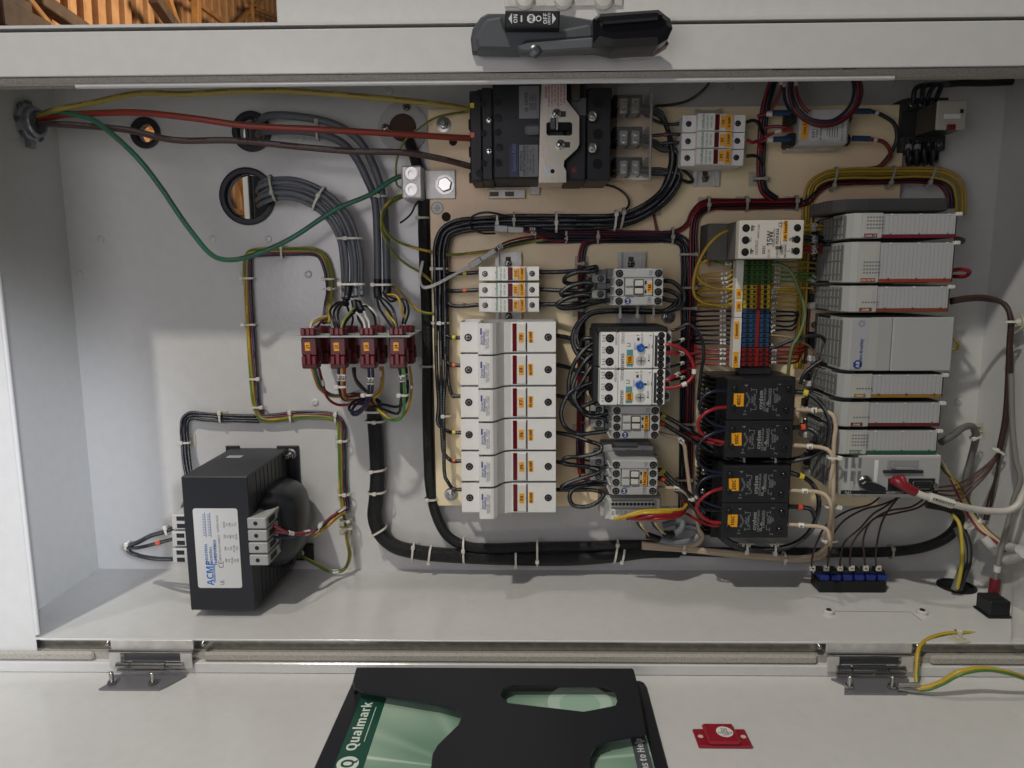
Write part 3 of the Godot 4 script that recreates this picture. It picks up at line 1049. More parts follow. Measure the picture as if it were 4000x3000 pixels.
func contactors():
	contactor("grey contactor tagged 1M at the upper end of the long rail", [2400, 1049, 2590, 1193], "1M", true)
	contactor("grey contactor tagged 2HCON just below the two overload relays", [2391, 1587, 2576, 1714], "2HCON", true)
	contactor("grey contactor tagged 1HCON, lowest on the long rail", [2389, 1798, 2568, 1934], "1HCON", true)
	# empty carrier plate above the lowest contactor
	var o := device("rail_adapter", "grey empty adapter carrier between the contactors tagged 2HCON and 1HCON", "adapter", "", 2352, 1737, 2552, 1800, 0.0290, 0.062)
	box(-W / 2, -H / 2, 0, W / 2, H / 2, D * 0.6, 0.001); put("carrier", mat("8b8c8a", 0.6), o)
	prism([Vector2(-W / 2, -H / 2), Vector2(W / 2 + 0.008, -H / 2), Vector2(W / 2 + 0.008, -H * 0.22), Vector2(W / 2, -H * 0.2), Vector2(W / 2, H * 0.42), Vector2(W * 0.2, H * 0.46), Vector2(W * 0.2, H * 0.3), Vector2(-W * 0.3, H * 0.3), Vector2(-W * 0.3, H * 0.5), Vector2(-W / 2, H * 0.5)], D * 0.6, D, 0.0008)
	put("top_shell", mat("a9aaa7", 0.55), o)
	for x in [-0.28, 0.02, 0.3]:
		box(W * x - 0.002, -H * 0.1, D, W * x + 0.002, H * 0.2, D + 0.002, 0.0005); put("hook", mat("77797a", 0.55), o)

func overload(label: String, r: Array, tag_text: String):
	var o := device("overload_relay", label, "overload relay", "two white overload relays", r[0], r[1], r[2], r[3], 0.0290, 0.122)
	box(-W / 2 - 0.006, -H / 2, 0, W / 2 + 0.002, H / 2, D * 0.72, 0.001); put("base", mat("202124", 0.6), o)
	var m: Material = mats["white_case"]
	box(-W / 2, -H / 2 + 0.0004, D * 0.72, -W * 0.222, H / 2 - 0.0004, D, 0.0012); put("line_cover", m, o)
	box(-W * 0.218, -H / 2 + 0.0004, D * 0.72, W * 0.30, H / 2 - 0.0004, D, 0.0012); put("face", m, o)
	box(W * 0.303, -H / 2 + 0.0004, D * 0.70, W / 2, H / 2 - 0.0004, D - 0.0025, 0.001); put("terminal_cover", m, o)
	box(W / 2 - 0.001, -H / 2 + 0.001, D * 0.3, W / 2 + 0.011, H / 2 - 0.001, D - 0.022, 0.0012); put("load_block", mats["grey_case"], o)
	box(W * 0.325, -H * 0.44, D - 0.0026, W * 0.365, H * 0.40, D - 0.0020, 0.0); put("comb", mat("2a2b2d", 0.7), o)
	for k in 3:
		var y := H * (0.34 - 0.32 * k)
		well(Vector3(-W * 0.365, y, D), 0.0052, o)
		well(Vector3(W / 2 + 0.005, y - 0.001, D - 0.022), 0.0042, o)
		letters(["5 L3", "3 L2", "1 L1"][k], 0.0036, Vector3(-W * 0.455, y, D + 0.0001), PI / 2)
	for k in 6:
		well(Vector3(W * 0.42, H * (0.41 - 0.162 * k), D - 0.0025), 0.0042, o)
	letters("SIEMENS", 0.0040, Vector3(-W * 0.165, -H * 0.30, D + 0.0001), PI / 2, fontb, 0.9)
	letters("SIRIUS", 0.0034, Vector3(-W * 0.165, H * 0.34, D + 0.0001), PI / 2)
	letters("CLASS 10", 0.0022, Vector3(W * 0.125, H * 0.33, D + 0.0001), PI / 2)
	letters("RESET", 0.0020, Vector3(W * 0.02, H * 0.12, D + 0.0001), PI / 2)
	letters("TEST", 0.0020, Vector3(W * 0.235, H * 0.12, D + 0.0001), PI / 2)
	letters("3RB2023-0AA1", 0.0018, Vector3(-W * 0.265, H * 0.38, D + 0.0001), PI / 2)
	letters("A  AUT", 0.0020, Vector3(W * 0.235, -H * 0.20, D + 0.0001), PI / 2)
	put("print", mat("5a5d60", 0.6), o)
	box(-W * 0.105, H * 0.11, D - 0.0002, -W * 0.06, H * 0.125, D + 0.0002)
	box(-W * 0.06, H * 0.11, D - 0.0002, -W * 0.052, H * 0.20, D + 0.0002)
	box(-W * 0.105, H * 0.195, D - 0.0002, -W * 0.06, H * 0.21, D + 0.0002)
	box(W * 0.05, H * 0.27, D - 0.0002, W * 0.085, H * 0.35, D + 0.0002)
	box(W * 0.04, H * 0.41, D - 0.0002, W * 0.075, H * 0.425, D + 0.0002)
	box(W * 0.235, H * 0.40, D - 0.0002, W * 0.27, H * 0.415, D + 0.0002)
	box(W * 0.17, H * 0.06, D - 0.0002, W * 0.21, H * 0.12, D + 0.0002)
	box(W * 0.275, H * 0.06, D - 0.0002, W * 0.285, H * 0.15, D + 0.0002)
	box(W * 0.22, -H * 0.29, D - 0.0002, W * 0.245, H * -0.25, D + 0.0002)
	put("printed_marks", mat("1c1d20", 0.7), o).set_meta("kind", "stuff")
	box(-W * 0.105, -H * 0.43, D - 0.0004, -W * 0.01, H * 0.03, D + 0.0006, 0.0003)
	put("teal_window", mat("5c9a98", 0.35), o)
	sticker(o, -W * 0.056, -H * 0.24, D + 0.0009, W * 0.11, H * 0.22, tag_text, 0.0044)
	lathe(Vector3(W * 0.10, H * 0.08, D), Vector3(0, 0, 1), [[0.0052, 0], [0.0050, 0.003], [0.0042, 0.0036], [0.0022, 0.0034], [0, 0.0026]], 20)
	put("reset_button", mat("2a5fb0", 0.3), o)
	lathe(Vector3(W * 0.115, -H * 0.28, D), Vector3(0, 0, 1), [[0.0066, 0], [0.0066, 0.0003], [0.0060, 0.0004], [0.0060, 0.0002], [0, 0.0003]], 24)
	var d := put("setting_dial", mat("b9bab4", 0.5), o)
	box(W * 0.115 - 0.0042, -H * 0.28 - 0.0006, D + 0.0003, W * 0.115 + 0.0042, -H * 0.28 + 0.0006, D + 0.0007)
	box(W * 0.115 - 0.0006, -H * 0.28 - 0.0042, D + 0.0003, W * 0.115 + 0.0006, -H * 0.28 + 0.0042, D + 0.00071)
	put("dial_cross", mat("4b4d50", 0.7), d)

func overloads():
	overload("white overload relay with blue reset button, tagged 10L", [2347, 1298, 2604, 1441], "10L")
	overload("white overload relay with blue reset button, tagged 20L", [2344, 1443, 2600, 1584], "20L")
	var o := device("busbar_cover", "black cover strip across the top of the overload relay tagged 10L", "cover", "", 2330, 1277, 2608, 1299, 0.0290, 0.108)
	box(-W / 2, -H / 2, 0, W / 2, H / 2, D, 0.0015); put("cover", mats["black_case"], o)

func interface_module():
	var o := device("terminal_module", "grey terminal module with red and yellow wires, below all contactors", "terminal module", "", 2352, 1958, 2595, 2040, 0.0290, 0.088)
	box(-W / 2, -H / 2, 0, W / 2, H / 2, D * 0.6, 0.001); put("base", mats["grey_case"], o)
	box(-W * 0.44, -H * 0.5, D * 0.6, W * 0.46, H * 0.5, D * 0.8, 0.001); put("housing", mat("c6c7c2", 0.5), o)
	box(-W * 0.36, H * 0.20, D * 0.8, W * 0.36, H * 0.46, D * 0.95, 0.0008); put("terminal_strip", mat("c0c1bc", 0.5), o)
	for k in 12:
		lathe(Vector3(-W * 0.325 + W * 0.059 * k, H * 0.33, D * 0.95), Vector3(0, 0, 1), [[0.0023, 0.0001], [0, 0.0002]], 12)
		put("terminal_hole", mat("16271f", 0.6), o)
	box(-W * 0.36, -H * 0.46, D * 0.8, W * 0.4, H * 0.06, D * 0.93, 0.001); put("plug", mat("cfcfc9", 0.5), o)
	for k in 12:
		box(-W * 0.325 + W * 0.059 * k - 0.0019, -H * 0.40, D * 0.93, -W * 0.325 + W * 0.059 * k + 0.0019, -H * 0.26, D * 0.93 + 0.0012, 0.0004)
		put("lever", mat("e4e3dc", 0.5), o)
	for k in 4:
		letters(["A1", "A2", "13", "14"][k], 0.0034, Vector3(-W * 0.32 + W * 0.068 * k, -H * 0.10, D * 0.93 + 0.0001), PI / 2)
	put("lettering", mat("505356", 0.6), o)

func power_supply():
	var o := device("power_supply", "beige 15W 24V supply on top of the coloured terminal strip", "power supply", "", 2887, 860, 3140, 1011, 0.0290, 0.118)
	var w := W / 2
	var h := H / 2
	box(-w, -h, 0, w, h, D - 0.014, 0.0012); put("body", mat("6a6862", 0.6), o)
	box(-w - 0.026, -h, 0, -w, h, D * 0.46, 0.001); put("terminal_shelf", mat("5a5852", 0.6), o)
	box(-w, -h, D - 0.014, w * 0.30, h, D, 0.001); put("front_cover", mat("cdc9bd", 0.5), o)
	box(w * 0.305, -h, D - 0.014, w, h, D - 0.0008, 0.001); put("front_cover", mat("cdc9bd", 0.5), o)
	for k in 3:
		well(Vector3(-w * 0.80, h * (0.60 - 0.62 * k), D), 0.0046, o, mat("2c2c2c", 0.5, 0.5))
		well(Vector3(w * 0.79, h * (0.60 - 0.60 * k), D - 0.0008), 0.0044, o, mat("2c2c2c", 0.5, 0.5))
	lathe(Vector3(w * 0.28, -h * 0.42, D), Vector3(0, 0, 1), [[0.002, 0], [0.002, 0.0012], [0, 0.0016]], 12); put("indicator", mat("1f3d2c", 0.3), o)
	lathe(Vector3(w * 0.18, -h * 0.42, D), Vector3(0, 0, 1), [[0.0022, 0], [0.0022, 0.0012], [0, 0.0016]], 12); put("trimmer", mat("6c5c3a", 0.4), o)
	sticker(o, w * 0.42, h * 0.42, D - 0.0004, W * 0.068, H * 0.52, "24V Supply", 0.0034)
	var f := fontb
	letters("+V", 0.0042, Vector3(-w * 0.57, h * 0.60, D + 0.0001), PI / 2, f)
	letters("NC", 0.0034, Vector3(-w * 0.66, 0, D + 0.0001), PI / 2)
	letters("-V", 0.0042, Vector3(-w * 0.58, -h * 0.62, D + 0.0001), PI / 2, f)
	letters("OUTPUT", 0.0034, Vector3(-w * 0.44, -h * 0.40, D + 0.0001), PI / 2)
	letters("24VDC 0.6A", 0.0022, Vector3(-w * 0.41, h * 0.42, D + 0.0001), PI / 2)
	letters("IDEC", 0.0034, Vector3(-w * 0.22, -h * 0.52, D + 0.0001), PI / 2, f)
	letters("15W", 0.0072, Vector3(-w * 0.05, h * 0.05, D + 0.0001), PI / 2, f, 0.9)
	letters("POWER SUPPLY", 0.0020, Vector3(w * 0.08, h * 0.10, D + 0.0001), PI / 2)
	letters("PS5R-B24", 0.0034, Vector3(w * 0.18, h * 0.16, D + 0.0001), PI / 2, f, 0.9)
	letters("DC ON", 0.0024, Vector3(-w * 0.06, -h * 0.72, D + 0.0001), PI / 2)
	letters("V ADJ", 0.0026, Vector3(w * 0.20, -h * 0.78, D + 0.0001), PI / 2)
	letters("CE", 0.0044, Vector3(w * 0.26, h * 0.78, D + 0.0001), PI / 2)
	letters("INPUT", 0.0030, Vector3(w * 0.36, -h * 0.52, D - 0.0006), PI / 2)
	letters("100-240VAC", 0.0019, Vector3(w * 0.45, -h * 0.60, D - 0.0006), PI / 2)
	letters("L", 0.0038, Vector3(w * 0.54, -h * 0.58, D - 0.0006), PI / 2)
	letters("N", 0.0038, Vector3(w * 0.60, h * 0.02, D - 0.0006), PI / 2)
	put("print", mat("34353a", 0.6), o)
	for b in [[-0.62, 0.44, 0.72], [-0.62, -0.74, -0.46], [0.66, -0.70, -0.44], [0.66, -0.12, 0.14]]:
		box(w * b[0] - 0.0008, h * b[1], D - 0.001, w * b[0] + 0.0008, h * b[2], D + 0.0002)
		put("printed_bar", mat("44474c", 0.7), o)

func terminal_strip():
	var a := P(2870, 1018, 0.07)
	var o := thing("terminal_strip", "row of green, yellow, blue and red terminals below the beige supply", "terminal strip", P(2955, 1225, 0.0288))
	# white marker strips along the edge
	for s in [[1016, 1240, 2892, 2882], [1242, 1437, 2882, 2875]]:
		var p := L(s[2] - 14, s[0], 0.074)
		var q := L(s[3] + 16, s[1], 0.074)
		box(p.x, q.y, 0.03, q.x, p.y, 0.0452, 0.0005)
		put("marker_strip", mat("d9d6cb", 0.5), o)
	for s in [["24-", 2886, 1146, 0.012], ["24+", 2886, 1196, 0.012], ["Neutral", 2878, 1290, 0.022], ["120V", 2874, 1405, 0.021]]:
		var p := L(s[1], s[2], 0.0745)
		sticker(o, p.x, p.y, 0.0457, 0.0062, s[3], s[0], 0.0030)
	var hues := {"g": "3a6128", "y": "b89f2c", "b": "26486c", "r": "7a1c1f"}
	var row := "gggggyyyyybbbbbbbbrrrr"
	for k in 22:
		var py := 1027.0 + k * 18.9
		var p := L(2905 - k * 0.45, py, 0.07)
		var q := L(3012 - k * 0.45, py, 0.07)
		var m := mat(hues[row[k]], 0.4)
		var yy := p.y
		box(p.x - 0.004, yy - 0.0028, 0, q.x + 0.006, yy + 0.0028, 0.026, 0.0004)
		box(p.x, yy - 0.0028, 0.026, q.x, yy + 0.0028, 0.041, 0.0006)
		var t := put("terminal", m, o)
		for x in [0.20, 0.82]:
			lathe(Vector3(lerpf(p.x, q.x, x), yy, 0.041), Vector3(0, 0, 1), [[0.0026, 0.0001], [0, 0.0002]], 10)
			put("wire_hole", mat("10120f", 0.8), t)
		for x in [0.42, 0.60]:
			box(lerpf(p.x, q.x, x) - 0.0016, yy - 0.0016, 0.041, lerpf(p.x, q.x, x) + 0.0016, yy + 0.0016, 0.0412)
			put("test_slot", mat("0f110e", 0.8), t)
	for b in [[5, 6], [7, 9], [10, 17], [18, 21]]:
		var p := L(2966 - b[0] * 0.45, 1027.0 + b[0] * 18.9 - 8, 0.07)
		var q := L(2966 - b[1] * 0.45, 1027.0 + b[1] * 18.9 + 8, 0.07)
		box(p.x - 0.0022, q.y, 0.041, p.x + 0.0024, p.y, 0.0436, 0.0008)
		put("jumper_bar", mat("7c241d", 0.4), o)
	var e := L(2950, 1452, 0.05)
	box(e.x - 0.021, e.y - 0.006, 0, e.x + 0.021, e.y + 0.006, 0.022, 0.001)
	put("end_stop", mat("4e5052", 0.6), o)

func ssr(label: String, r: Array, tag_text: String):
	var o := device("solid_state_relay", label, "relay", "four black solid state relays", r[0], r[1], r[2], r[3], 0.088, 0.116)
	var w := W / 2
	var h := H / 2
	box(-w, -h, 0, w, h, D, 0.0010); put("case", mats["black_case"], o)
	for s in [[-0.78, 0.55], [-0.80, -0.34], [0.80, 0.52], [0.76, -0.5]]:
		lathe(Vector3(w * s[0], h * s[1], D), Vector3(0, 0, 1), [[0.0042, 0.0001], [0, 0.0002]], 14); put("screw_recess", mat("060607", 0.9), o)
		screw(Vector3(w * s[0], h * s[1], D + 0.0006), 0.0032, mat("4a4a4b", 0.3, 1.0) if s[0] > 0 else mat("1d1d1e", 0.4), o, "terminal_screw")
	sticker(o, -w * 0.665, 0.0, D + 0.0003, 0.0125, 0.0165 if tag_text.length() < 5 else 0.02, tag_text, 0.0044)
	letters("crydom", 0.0046, Vector3(0.0, -h * 0.02, D + 0.0001), PI / 2, fontb, 1.05)
	letters("SOLID STATE RELAY", 0.0024, Vector3(w * 0.11, 0, D + 0.0001), PI / 2)
	letters("CMRA6055", 0.0035, Vector3(w * 0.26, h * 0.10, D + 0.0001), PI / 2)
	letters("4", 0.0038, Vector3(-w * 0.45, h * 0.68, D + 0.0001), PI / 2)
	letters("3 +", 0.0036, Vector3(-w * 0.46, -h * 0.64, D + 0.0001), PI / 2)
	letters("1", 0.0036, Vector3(w * 0.54, h * 0.74, D + 0.0001), PI / 2)
	letters("2", 0.0036, Vector3(w * 0.52, -h * 0.76, D + 0.0001), PI / 2)
	letters("INPUT", 0.0017, Vector3(-w * 0.25, 0, D + 0.0001), PI / 2)
	letters("90-140VAC", 0.0017, Vector3(-w * 0.185, 0, D + 0.0001), PI / 2)
	letters("STATUS", 0.0015, Vector3(-w * 0.38, h * 0.16, D + 0.0001), PI / 2 + 0.5)
	letters("INPUT", 0.0015, Vector3(-w * 0.38, -h * 0.20, D + 0.0001), PI / 2 - 0.5)
	letters("OUTPUT", 0.0017, Vector3(w * 0.41, h * 0.06, D + 0.0001), PI / 2)
	letters("600VAC", 0.0017, Vector3(w * 0.475, h * 0.06, D + 0.0001), PI / 2)
	letters("55A", 0.0017, Vector3(w * 0.54, h * 0.06, D + 0.0001), PI / 2)
	letters("UL", 0.0032, Vector3(w * 0.19, -h * 0.50, D + 0.0001), PI / 2, fontb)
	put("white_print", mat("969796", 0.6), o)
	for l in [[-0.29, 0.48, -0.14, 0.48], [-0.14, 0.30, -0.14, 0.48], [-0.29, -0.48, -0.14, -0.48], [-0.14, -0.48, -0.14, -0.30], [-0.29, -0.56, -0.29, -0.42], [-0.29, 0.42, -0.29, 0.56], [0.36, 0.5, 0.46, 0.5], [0.36, 0.28, 0.36, 0.5], [0.36, -0.5, 0.46, -0.5], [0.36, -0.5, 0.36, -0.28], [0.46, 0.42, 0.46, 0.58], [0.46, -0.58, 0.46, -0.42]]:
		box(w * l[0] - 0.0003, h * l[1] - 0.0003, D, w * l[2] + 0.0003, h * l[3] + 0.0003, D + 0.0002)
	put("printed_lines", mat("858685", 0.6), o).set_meta("kind", "stuff")
	var tr := [Vector2(w * 0.215, -h * 0.28), Vector2(w * 0.165, -h * 0.19), Vector2(w * 0.215, -h * 0.10)]
	for k in 3:
		var a: Vector2 = tr[k]
		var b: Vector2 = tr[(k + 1) % 3]
		tube(PackedVector3Array([Vector3(a.x, a.y, D + 0.0001), Vector3(b.x, b.y, D + 0.0001)]), 0.0003, 4)
	put("warning_triangle", mat("a9aaa8", 0.6), o)

func heat_sink(label: String, r: Array):
	var o := device("heat_sink", label, "heat sink", "two black finned heat sinks", r[0], r[1], r[2], r[3], 0.0213, 0.0875)
	var w := W / 2
	var h := H / 2
	box(-w + 0.006, -h, D - 0.008, w, h, D, 0.0006); put("top_plate", mat("1a1b1d", 0.4, 0.4), o)
	var n := 17
	for k in n:
		var y := lerpf(-h + 0.0012, h - 0.0012, float(k) / (n - 1))
		box(-w, y - 0.0009, 0, w, y + 0.0009, D - 0.0081)
		put("fin", mat("222326", 0.35, 0.5), o)
	for y in [0.62, 0.1, -0.5]:
		screw(Vector3(-w - 0.001, h * y, D * 0.72), 0.0045, mat("b9b8b4", 0.2, 1.0), o)

func solid_state_relays():
	heat_sink("black finned heat sink under the relays tagged 4SSC and 3SSC", [2777, 1474, 3100, 1787])
	heat_sink("black finned heat sink under the relays tagged 2SSC and 1SSC", [2764, 1800, 3084, 2100])
	ssr("black solid state relay tagged 4SSC, top of four", [2840, 1480, 3106, 1641], "4SSC")
	ssr("black solid state relay tagged 3SSC, second of four", [2832, 1644, 3097, 1788], "3SSC")
	ssr("black solid state relay tagged 2SSC, third of four", [2822, 1820, 3086, 1965], "2SSC")
	ssr("black solid state relay tagged 1SSC, lowest of four", [2818, 1967, 3078, 2102], "1SSC")

# ---------------------------------------------------------------- controller modules
func module_shell(o: Node3D, slats: bool):
	var g: Material = mats["grey_case"]
	box(-W * 0.5 + 0.004, -H / 2, 0.0, W * 0.44, H / 2, D * 0.62, 0.001)
	put("body", mat("7e807f", 0.6), o)
	var hh := H / 2 - 0.0008
	swept([Vector2(-W / 2 + 0.0006, D * 0.55), Vector2(-W * 0.20, D * 0.55), Vector2(-W * 0.20, D), Vector2(-W / 2 + 0.014, D), Vector2(-W / 2 + 0.006, D - 0.002), Vector2(-W / 2 + 0.0006, D - 0.012)], -hh, hh, 0.0012)
	put("bezel", mat("abaca8", 0.5), o)  # greyer than the face sheet: the curve's shading is in its colour
	box(-W / 2 + 0.0038, -H / 2 + 0.001, 0.012, -W / 2 + 0.0042, H / 2 - 0.001, D * 0.55)
	put("vent_opening", mat("2b2c2d", 0.9), o)  # dark sheet behind the slats gives the shaded gaps
	var n := 8
	for k in n:
		var z := lerpf(0.016, D * 0.86, float(k) / (n - 1))
		box(-W / 2 + 0.0005, -hh * 0.9, z - 0.0044, -W / 2 + 0.0041, hh * 0.9, z + 0.0040, 0.0006)
		put("vent_slat", mat("767774", 0.6), o)  # coloured darker than the bezel for the dim left side
	for s in [-0.55, 0.1, 0.62]:
		box(-W / 2 + 0.0002, H * 0.5 * s - 0.0010, 0.012, -W / 2 + 0.0045, H * 0.5 * s + 0.0010, D * 0.85, 0.0003)
		put("vent_bar", mat("767774", 0.6), o)
	# latch and screw at the foot
	box(-W / 2 - 0.006, -hh, 0.0, -W / 2 + 0.003, -hh + 0.009, 0.016, 0.002); put("latch", mat("cfcec8", 0.45), o)
	box(-W / 2 - 0.004, -hh * 0.45, 0.0, -W / 2 + 0.003, hh * 0.25, 0.010, 0.001); put("foot", mat("232426", 0.7), o)
	screw(Vector3(-W / 2 - 0.0002, hh * 0.55, 0.012), 0.0048, mat("b3b2ac", 0.2, 1.0), o)

func io_module(label: String, r: Array, strip: String, word: String, leds: int, split: float):
	var o := device("controller_module", label, "controller module", "grey controller modules stacked in a column", r[0], r[1], r[2], r[3], 0.0213, 0.126)
	module_shell(o, true)
	var x0 := -W / 2 + W * split
	var hh := H / 2
	# terminal door with ruled paper behind clear plastic
	box(x0 + 0.001, -hh + 0.001, D * 0.5, W / 2, hh - 0.001, D - 0.0045, 0.0008); put("terminal_block", mat("3b3d40", 0.6), o)
	box(x0 + 0.003, -hh + 0.0052, D - 0.0044, W / 2 - 0.003, hh - 0.0022, D - 0.0020, 0.0005)
	var door := put("label_door", mat("ababab", 0.35), o)
	var n := 17
	for k in n:
		var x := lerpf(x0 + 0.007, W / 2 - 0.006, float(k) / (n - 1))
		box(x - 0.00014, -hh + 0.006, D - 0.0021, x + 0.00014, hh - 0.003, D - 0.0018)
	put("ruled_lines", mat("8c8c8e", 0.7), door).set_meta("kind", "stuff")
	box(x0 + 0.003, -hh + 0.0010, D - 0.0046, W / 2 - 0.003, -hh + 0.0051, D - 0.0019, 0.0004)
	put("colour_strip", mat(strip, 0.4), o)
	for k in 3:
		box(lerpf(x0, W / 2, 0.14 + 0.36 * k), -hh + 0.004, D - 0.002, lerpf(x0, W / 2, 0.14 + 0.36 * k) + 0.0025, -hh + 0.0065, D - 0.0010, 0.0003)
		put("door_clip", mat("54504a", 0.5), o)
		box(lerpf(x0, W / 2, 0.14 + 0.36 * k), hh - 0.0034, D - 0.002, lerpf(x0, W / 2, 0.14 + 0.36 * k) + 0.003, hh - 0.0020, D - 0.0012, 0.0003)
		put("door_clip", mat("d8d8d4", 0.5), o)
	box(W / 2 - 0.004, hh - 0.005, D - 0.006, W / 2 + 0.003, hh - 0.0005, D + 0.001, 0.0008); put("door_latch", mat("c9c8c2", 0.4), o)
	# indicator face
	var bx0 := -W / 2 + 0.016
	var bx1 := x0 - 0.001
	box(bx0, -hh + 0.0022, D - 0.0003, bx1 - 0.001, hh - 0.004, D + 0.0003, 0.0002); put("face_sheet", mat("b2b2aa", 0.35), o)
	box(bx0 + 0.002, -hh + 0.0018, D + 0.0001, bx1 - 0.0012, -hh + 0.0064, D + 0.0006, 0.0002)
	var s := put("name_strip", mat(strip, 0.4), o)
	letters(word, 0.0019, Vector3((bx0 + bx1) / 2, -hh + 0.0041, D + 0.0007), PI)
	put("lettering", mat("e3e0d8", 0.6), s)
	for k in leds:
		for j in 6:
			var x := bx0 + 0.004 + 0.0038 * k
			box(bx0 + 0.0045 + j * 0.0035, -hh + 0.012 + k * 0.0042, D + 0.0003, bx0 + 0.0068 + j * 0.0035, -hh + 0.0138 + k * 0.0042, D + 0.0005)
	if leds:
		put("led_marks", mat("74767a", 0.6), o).set_meta("kind", "stuff")

func controller():
	# end cover
	var o := device("controller_end_cap", "dark grey end cap closing the topmost controller module", "end cap", "", 3262, 775, 3712, 826, 0.0213, 0.106)
	swept([Vector2(-W / 2, 0), Vector2(W / 2, 0), Vector2(W / 2, D - 0.006), Vector2(W / 2 - 0.006, D), Vector2(-W / 2 + 0.04, D), Vector2(-W / 2 + 0.014, D - 0.004), Vector2(-W / 2 + 0.004, D - 0.016), Vector2(-W / 2, D - 0.03)], -H / 2, H / 2, 0.002)
	put("cover", mat("62625e", 0.6), o)
	for k in 7:
		var z := lerpf(0.012, D * 0.62, k / 6.0)
		box(-W / 2 - 0.001, -H * 0.42, z - 0.0022, -W / 2 + 0.002, H * 0.42, z + 0.0022, 0.0006)
		put("vent_slat", mat("646665", 0.6), o)
	io_module("controller module with crimson strip marked AC input, topmost", [3318, 828, 3747, 933], "6a1c30", "AC INPUT", 4, 0.275)
	io_module("controller module with orange-red strip marked AC/DC out, second down and tallest", [3306, 941, 3736, 1107], "8e3c26", "AC/DC OUT", 4, 0.288)
	io_module("controller module with brownish orange strip marked input, third down", [3300, 1113, 3718, 1222], "7c4028", "INPUT", 1, 0.275)
	controller_supply()
	io_module("controller module with mustard yellow strip, just below the plain supply module", [3280, 1458, 3694, 1558], "8f6c28", "SERIES", 1, 0.265)
	io_module("controller module with dark red strip marked input, between yellow and green ones", [3268, 1568, 3684, 1670], "632824", "INPUT", 1, 0.265)
	io_module("controller module with green strip marked DC output", [3262, 1677, 3672, 1778], "235a44", "DC OUTPUT", 4, 0.275)
	controller_cpu()

func controller_supply():
	var o := device("controller_supply", "plain light grey controller supply module with a blue badge, no terminals showing", "power supply", "grey controller modules stacked in a column", 3300, 1238, 3722, 1451, 0.0213, 0.126)
	module_shell(o, false)
	box(-W * 0.27, -H / 2 + 0.0006, D * 0.5, -W * 0.065, H / 2 - 0.0006, D - 0.0004, 0.001); put("cover", mat("a3a4a1", 0.55), o)
	box(-W * 0.06, -H / 2 + 0.0006, D * 0.5, W / 2, H / 2 - 0.0006, D - 0.0002, 0.001); put("door", mat("a9aaa8", 0.5), o)
	box(-W * 0.44, -H * 0.46, D - 0.0006, -W * 0.285, H * 0.46, D + 0.0003, 0.0002); put("face_sheet", mat("a9aaaa", 0.35), o)
	var oct := []
	for k in 8:
		oct.append(Vector2(-W * 0.37 + 0.0058 * cos(TAU * (k + 0.5) / 8), -H * 0.37 + 0.0058 * sin(TAU * (k + 0.5) / 8)))
	prism(oct, D + 0.0003, D + 0.0005); var b := put("blue_badge", mat("233a78", 0.5), o)
	letters("AB", 0.0042, Vector3(-W * 0.37, -H * 0.37, D + 0.0006), PI / 2, fontb); put("lettering", mat("c9cad0", 0.6), b)
	letters("Allen-Bradley", 0.0038, Vector3(-W * 0.345, -H * 0.13, D + 0.0004), PI / 2, fontb, 0.9)
	for k in 8:
		var d := Vector2(cos(TAU * k / 8), sin(TAU * k / 8))
		tube(PackedVector3Array([Vector3(-W * 0.355 + d.x * 0.002, H * 0.38 + d.y * 0.002, D + 0.0003), Vector3(-W * 0.355 + d.x * 0.0046, H * 0.38 + d.y * 0.0046, D + 0.0003)]), 0.0004, 4)
	put("blue_print", mat("2f4586", 0.6), o)
	box(-W * 0.357, -H * 0.02, D + 0.0003, -W * 0.355, H * 0.16, D + 0.0004); put("printed_line", mat("7b7e86", 0.6), o)

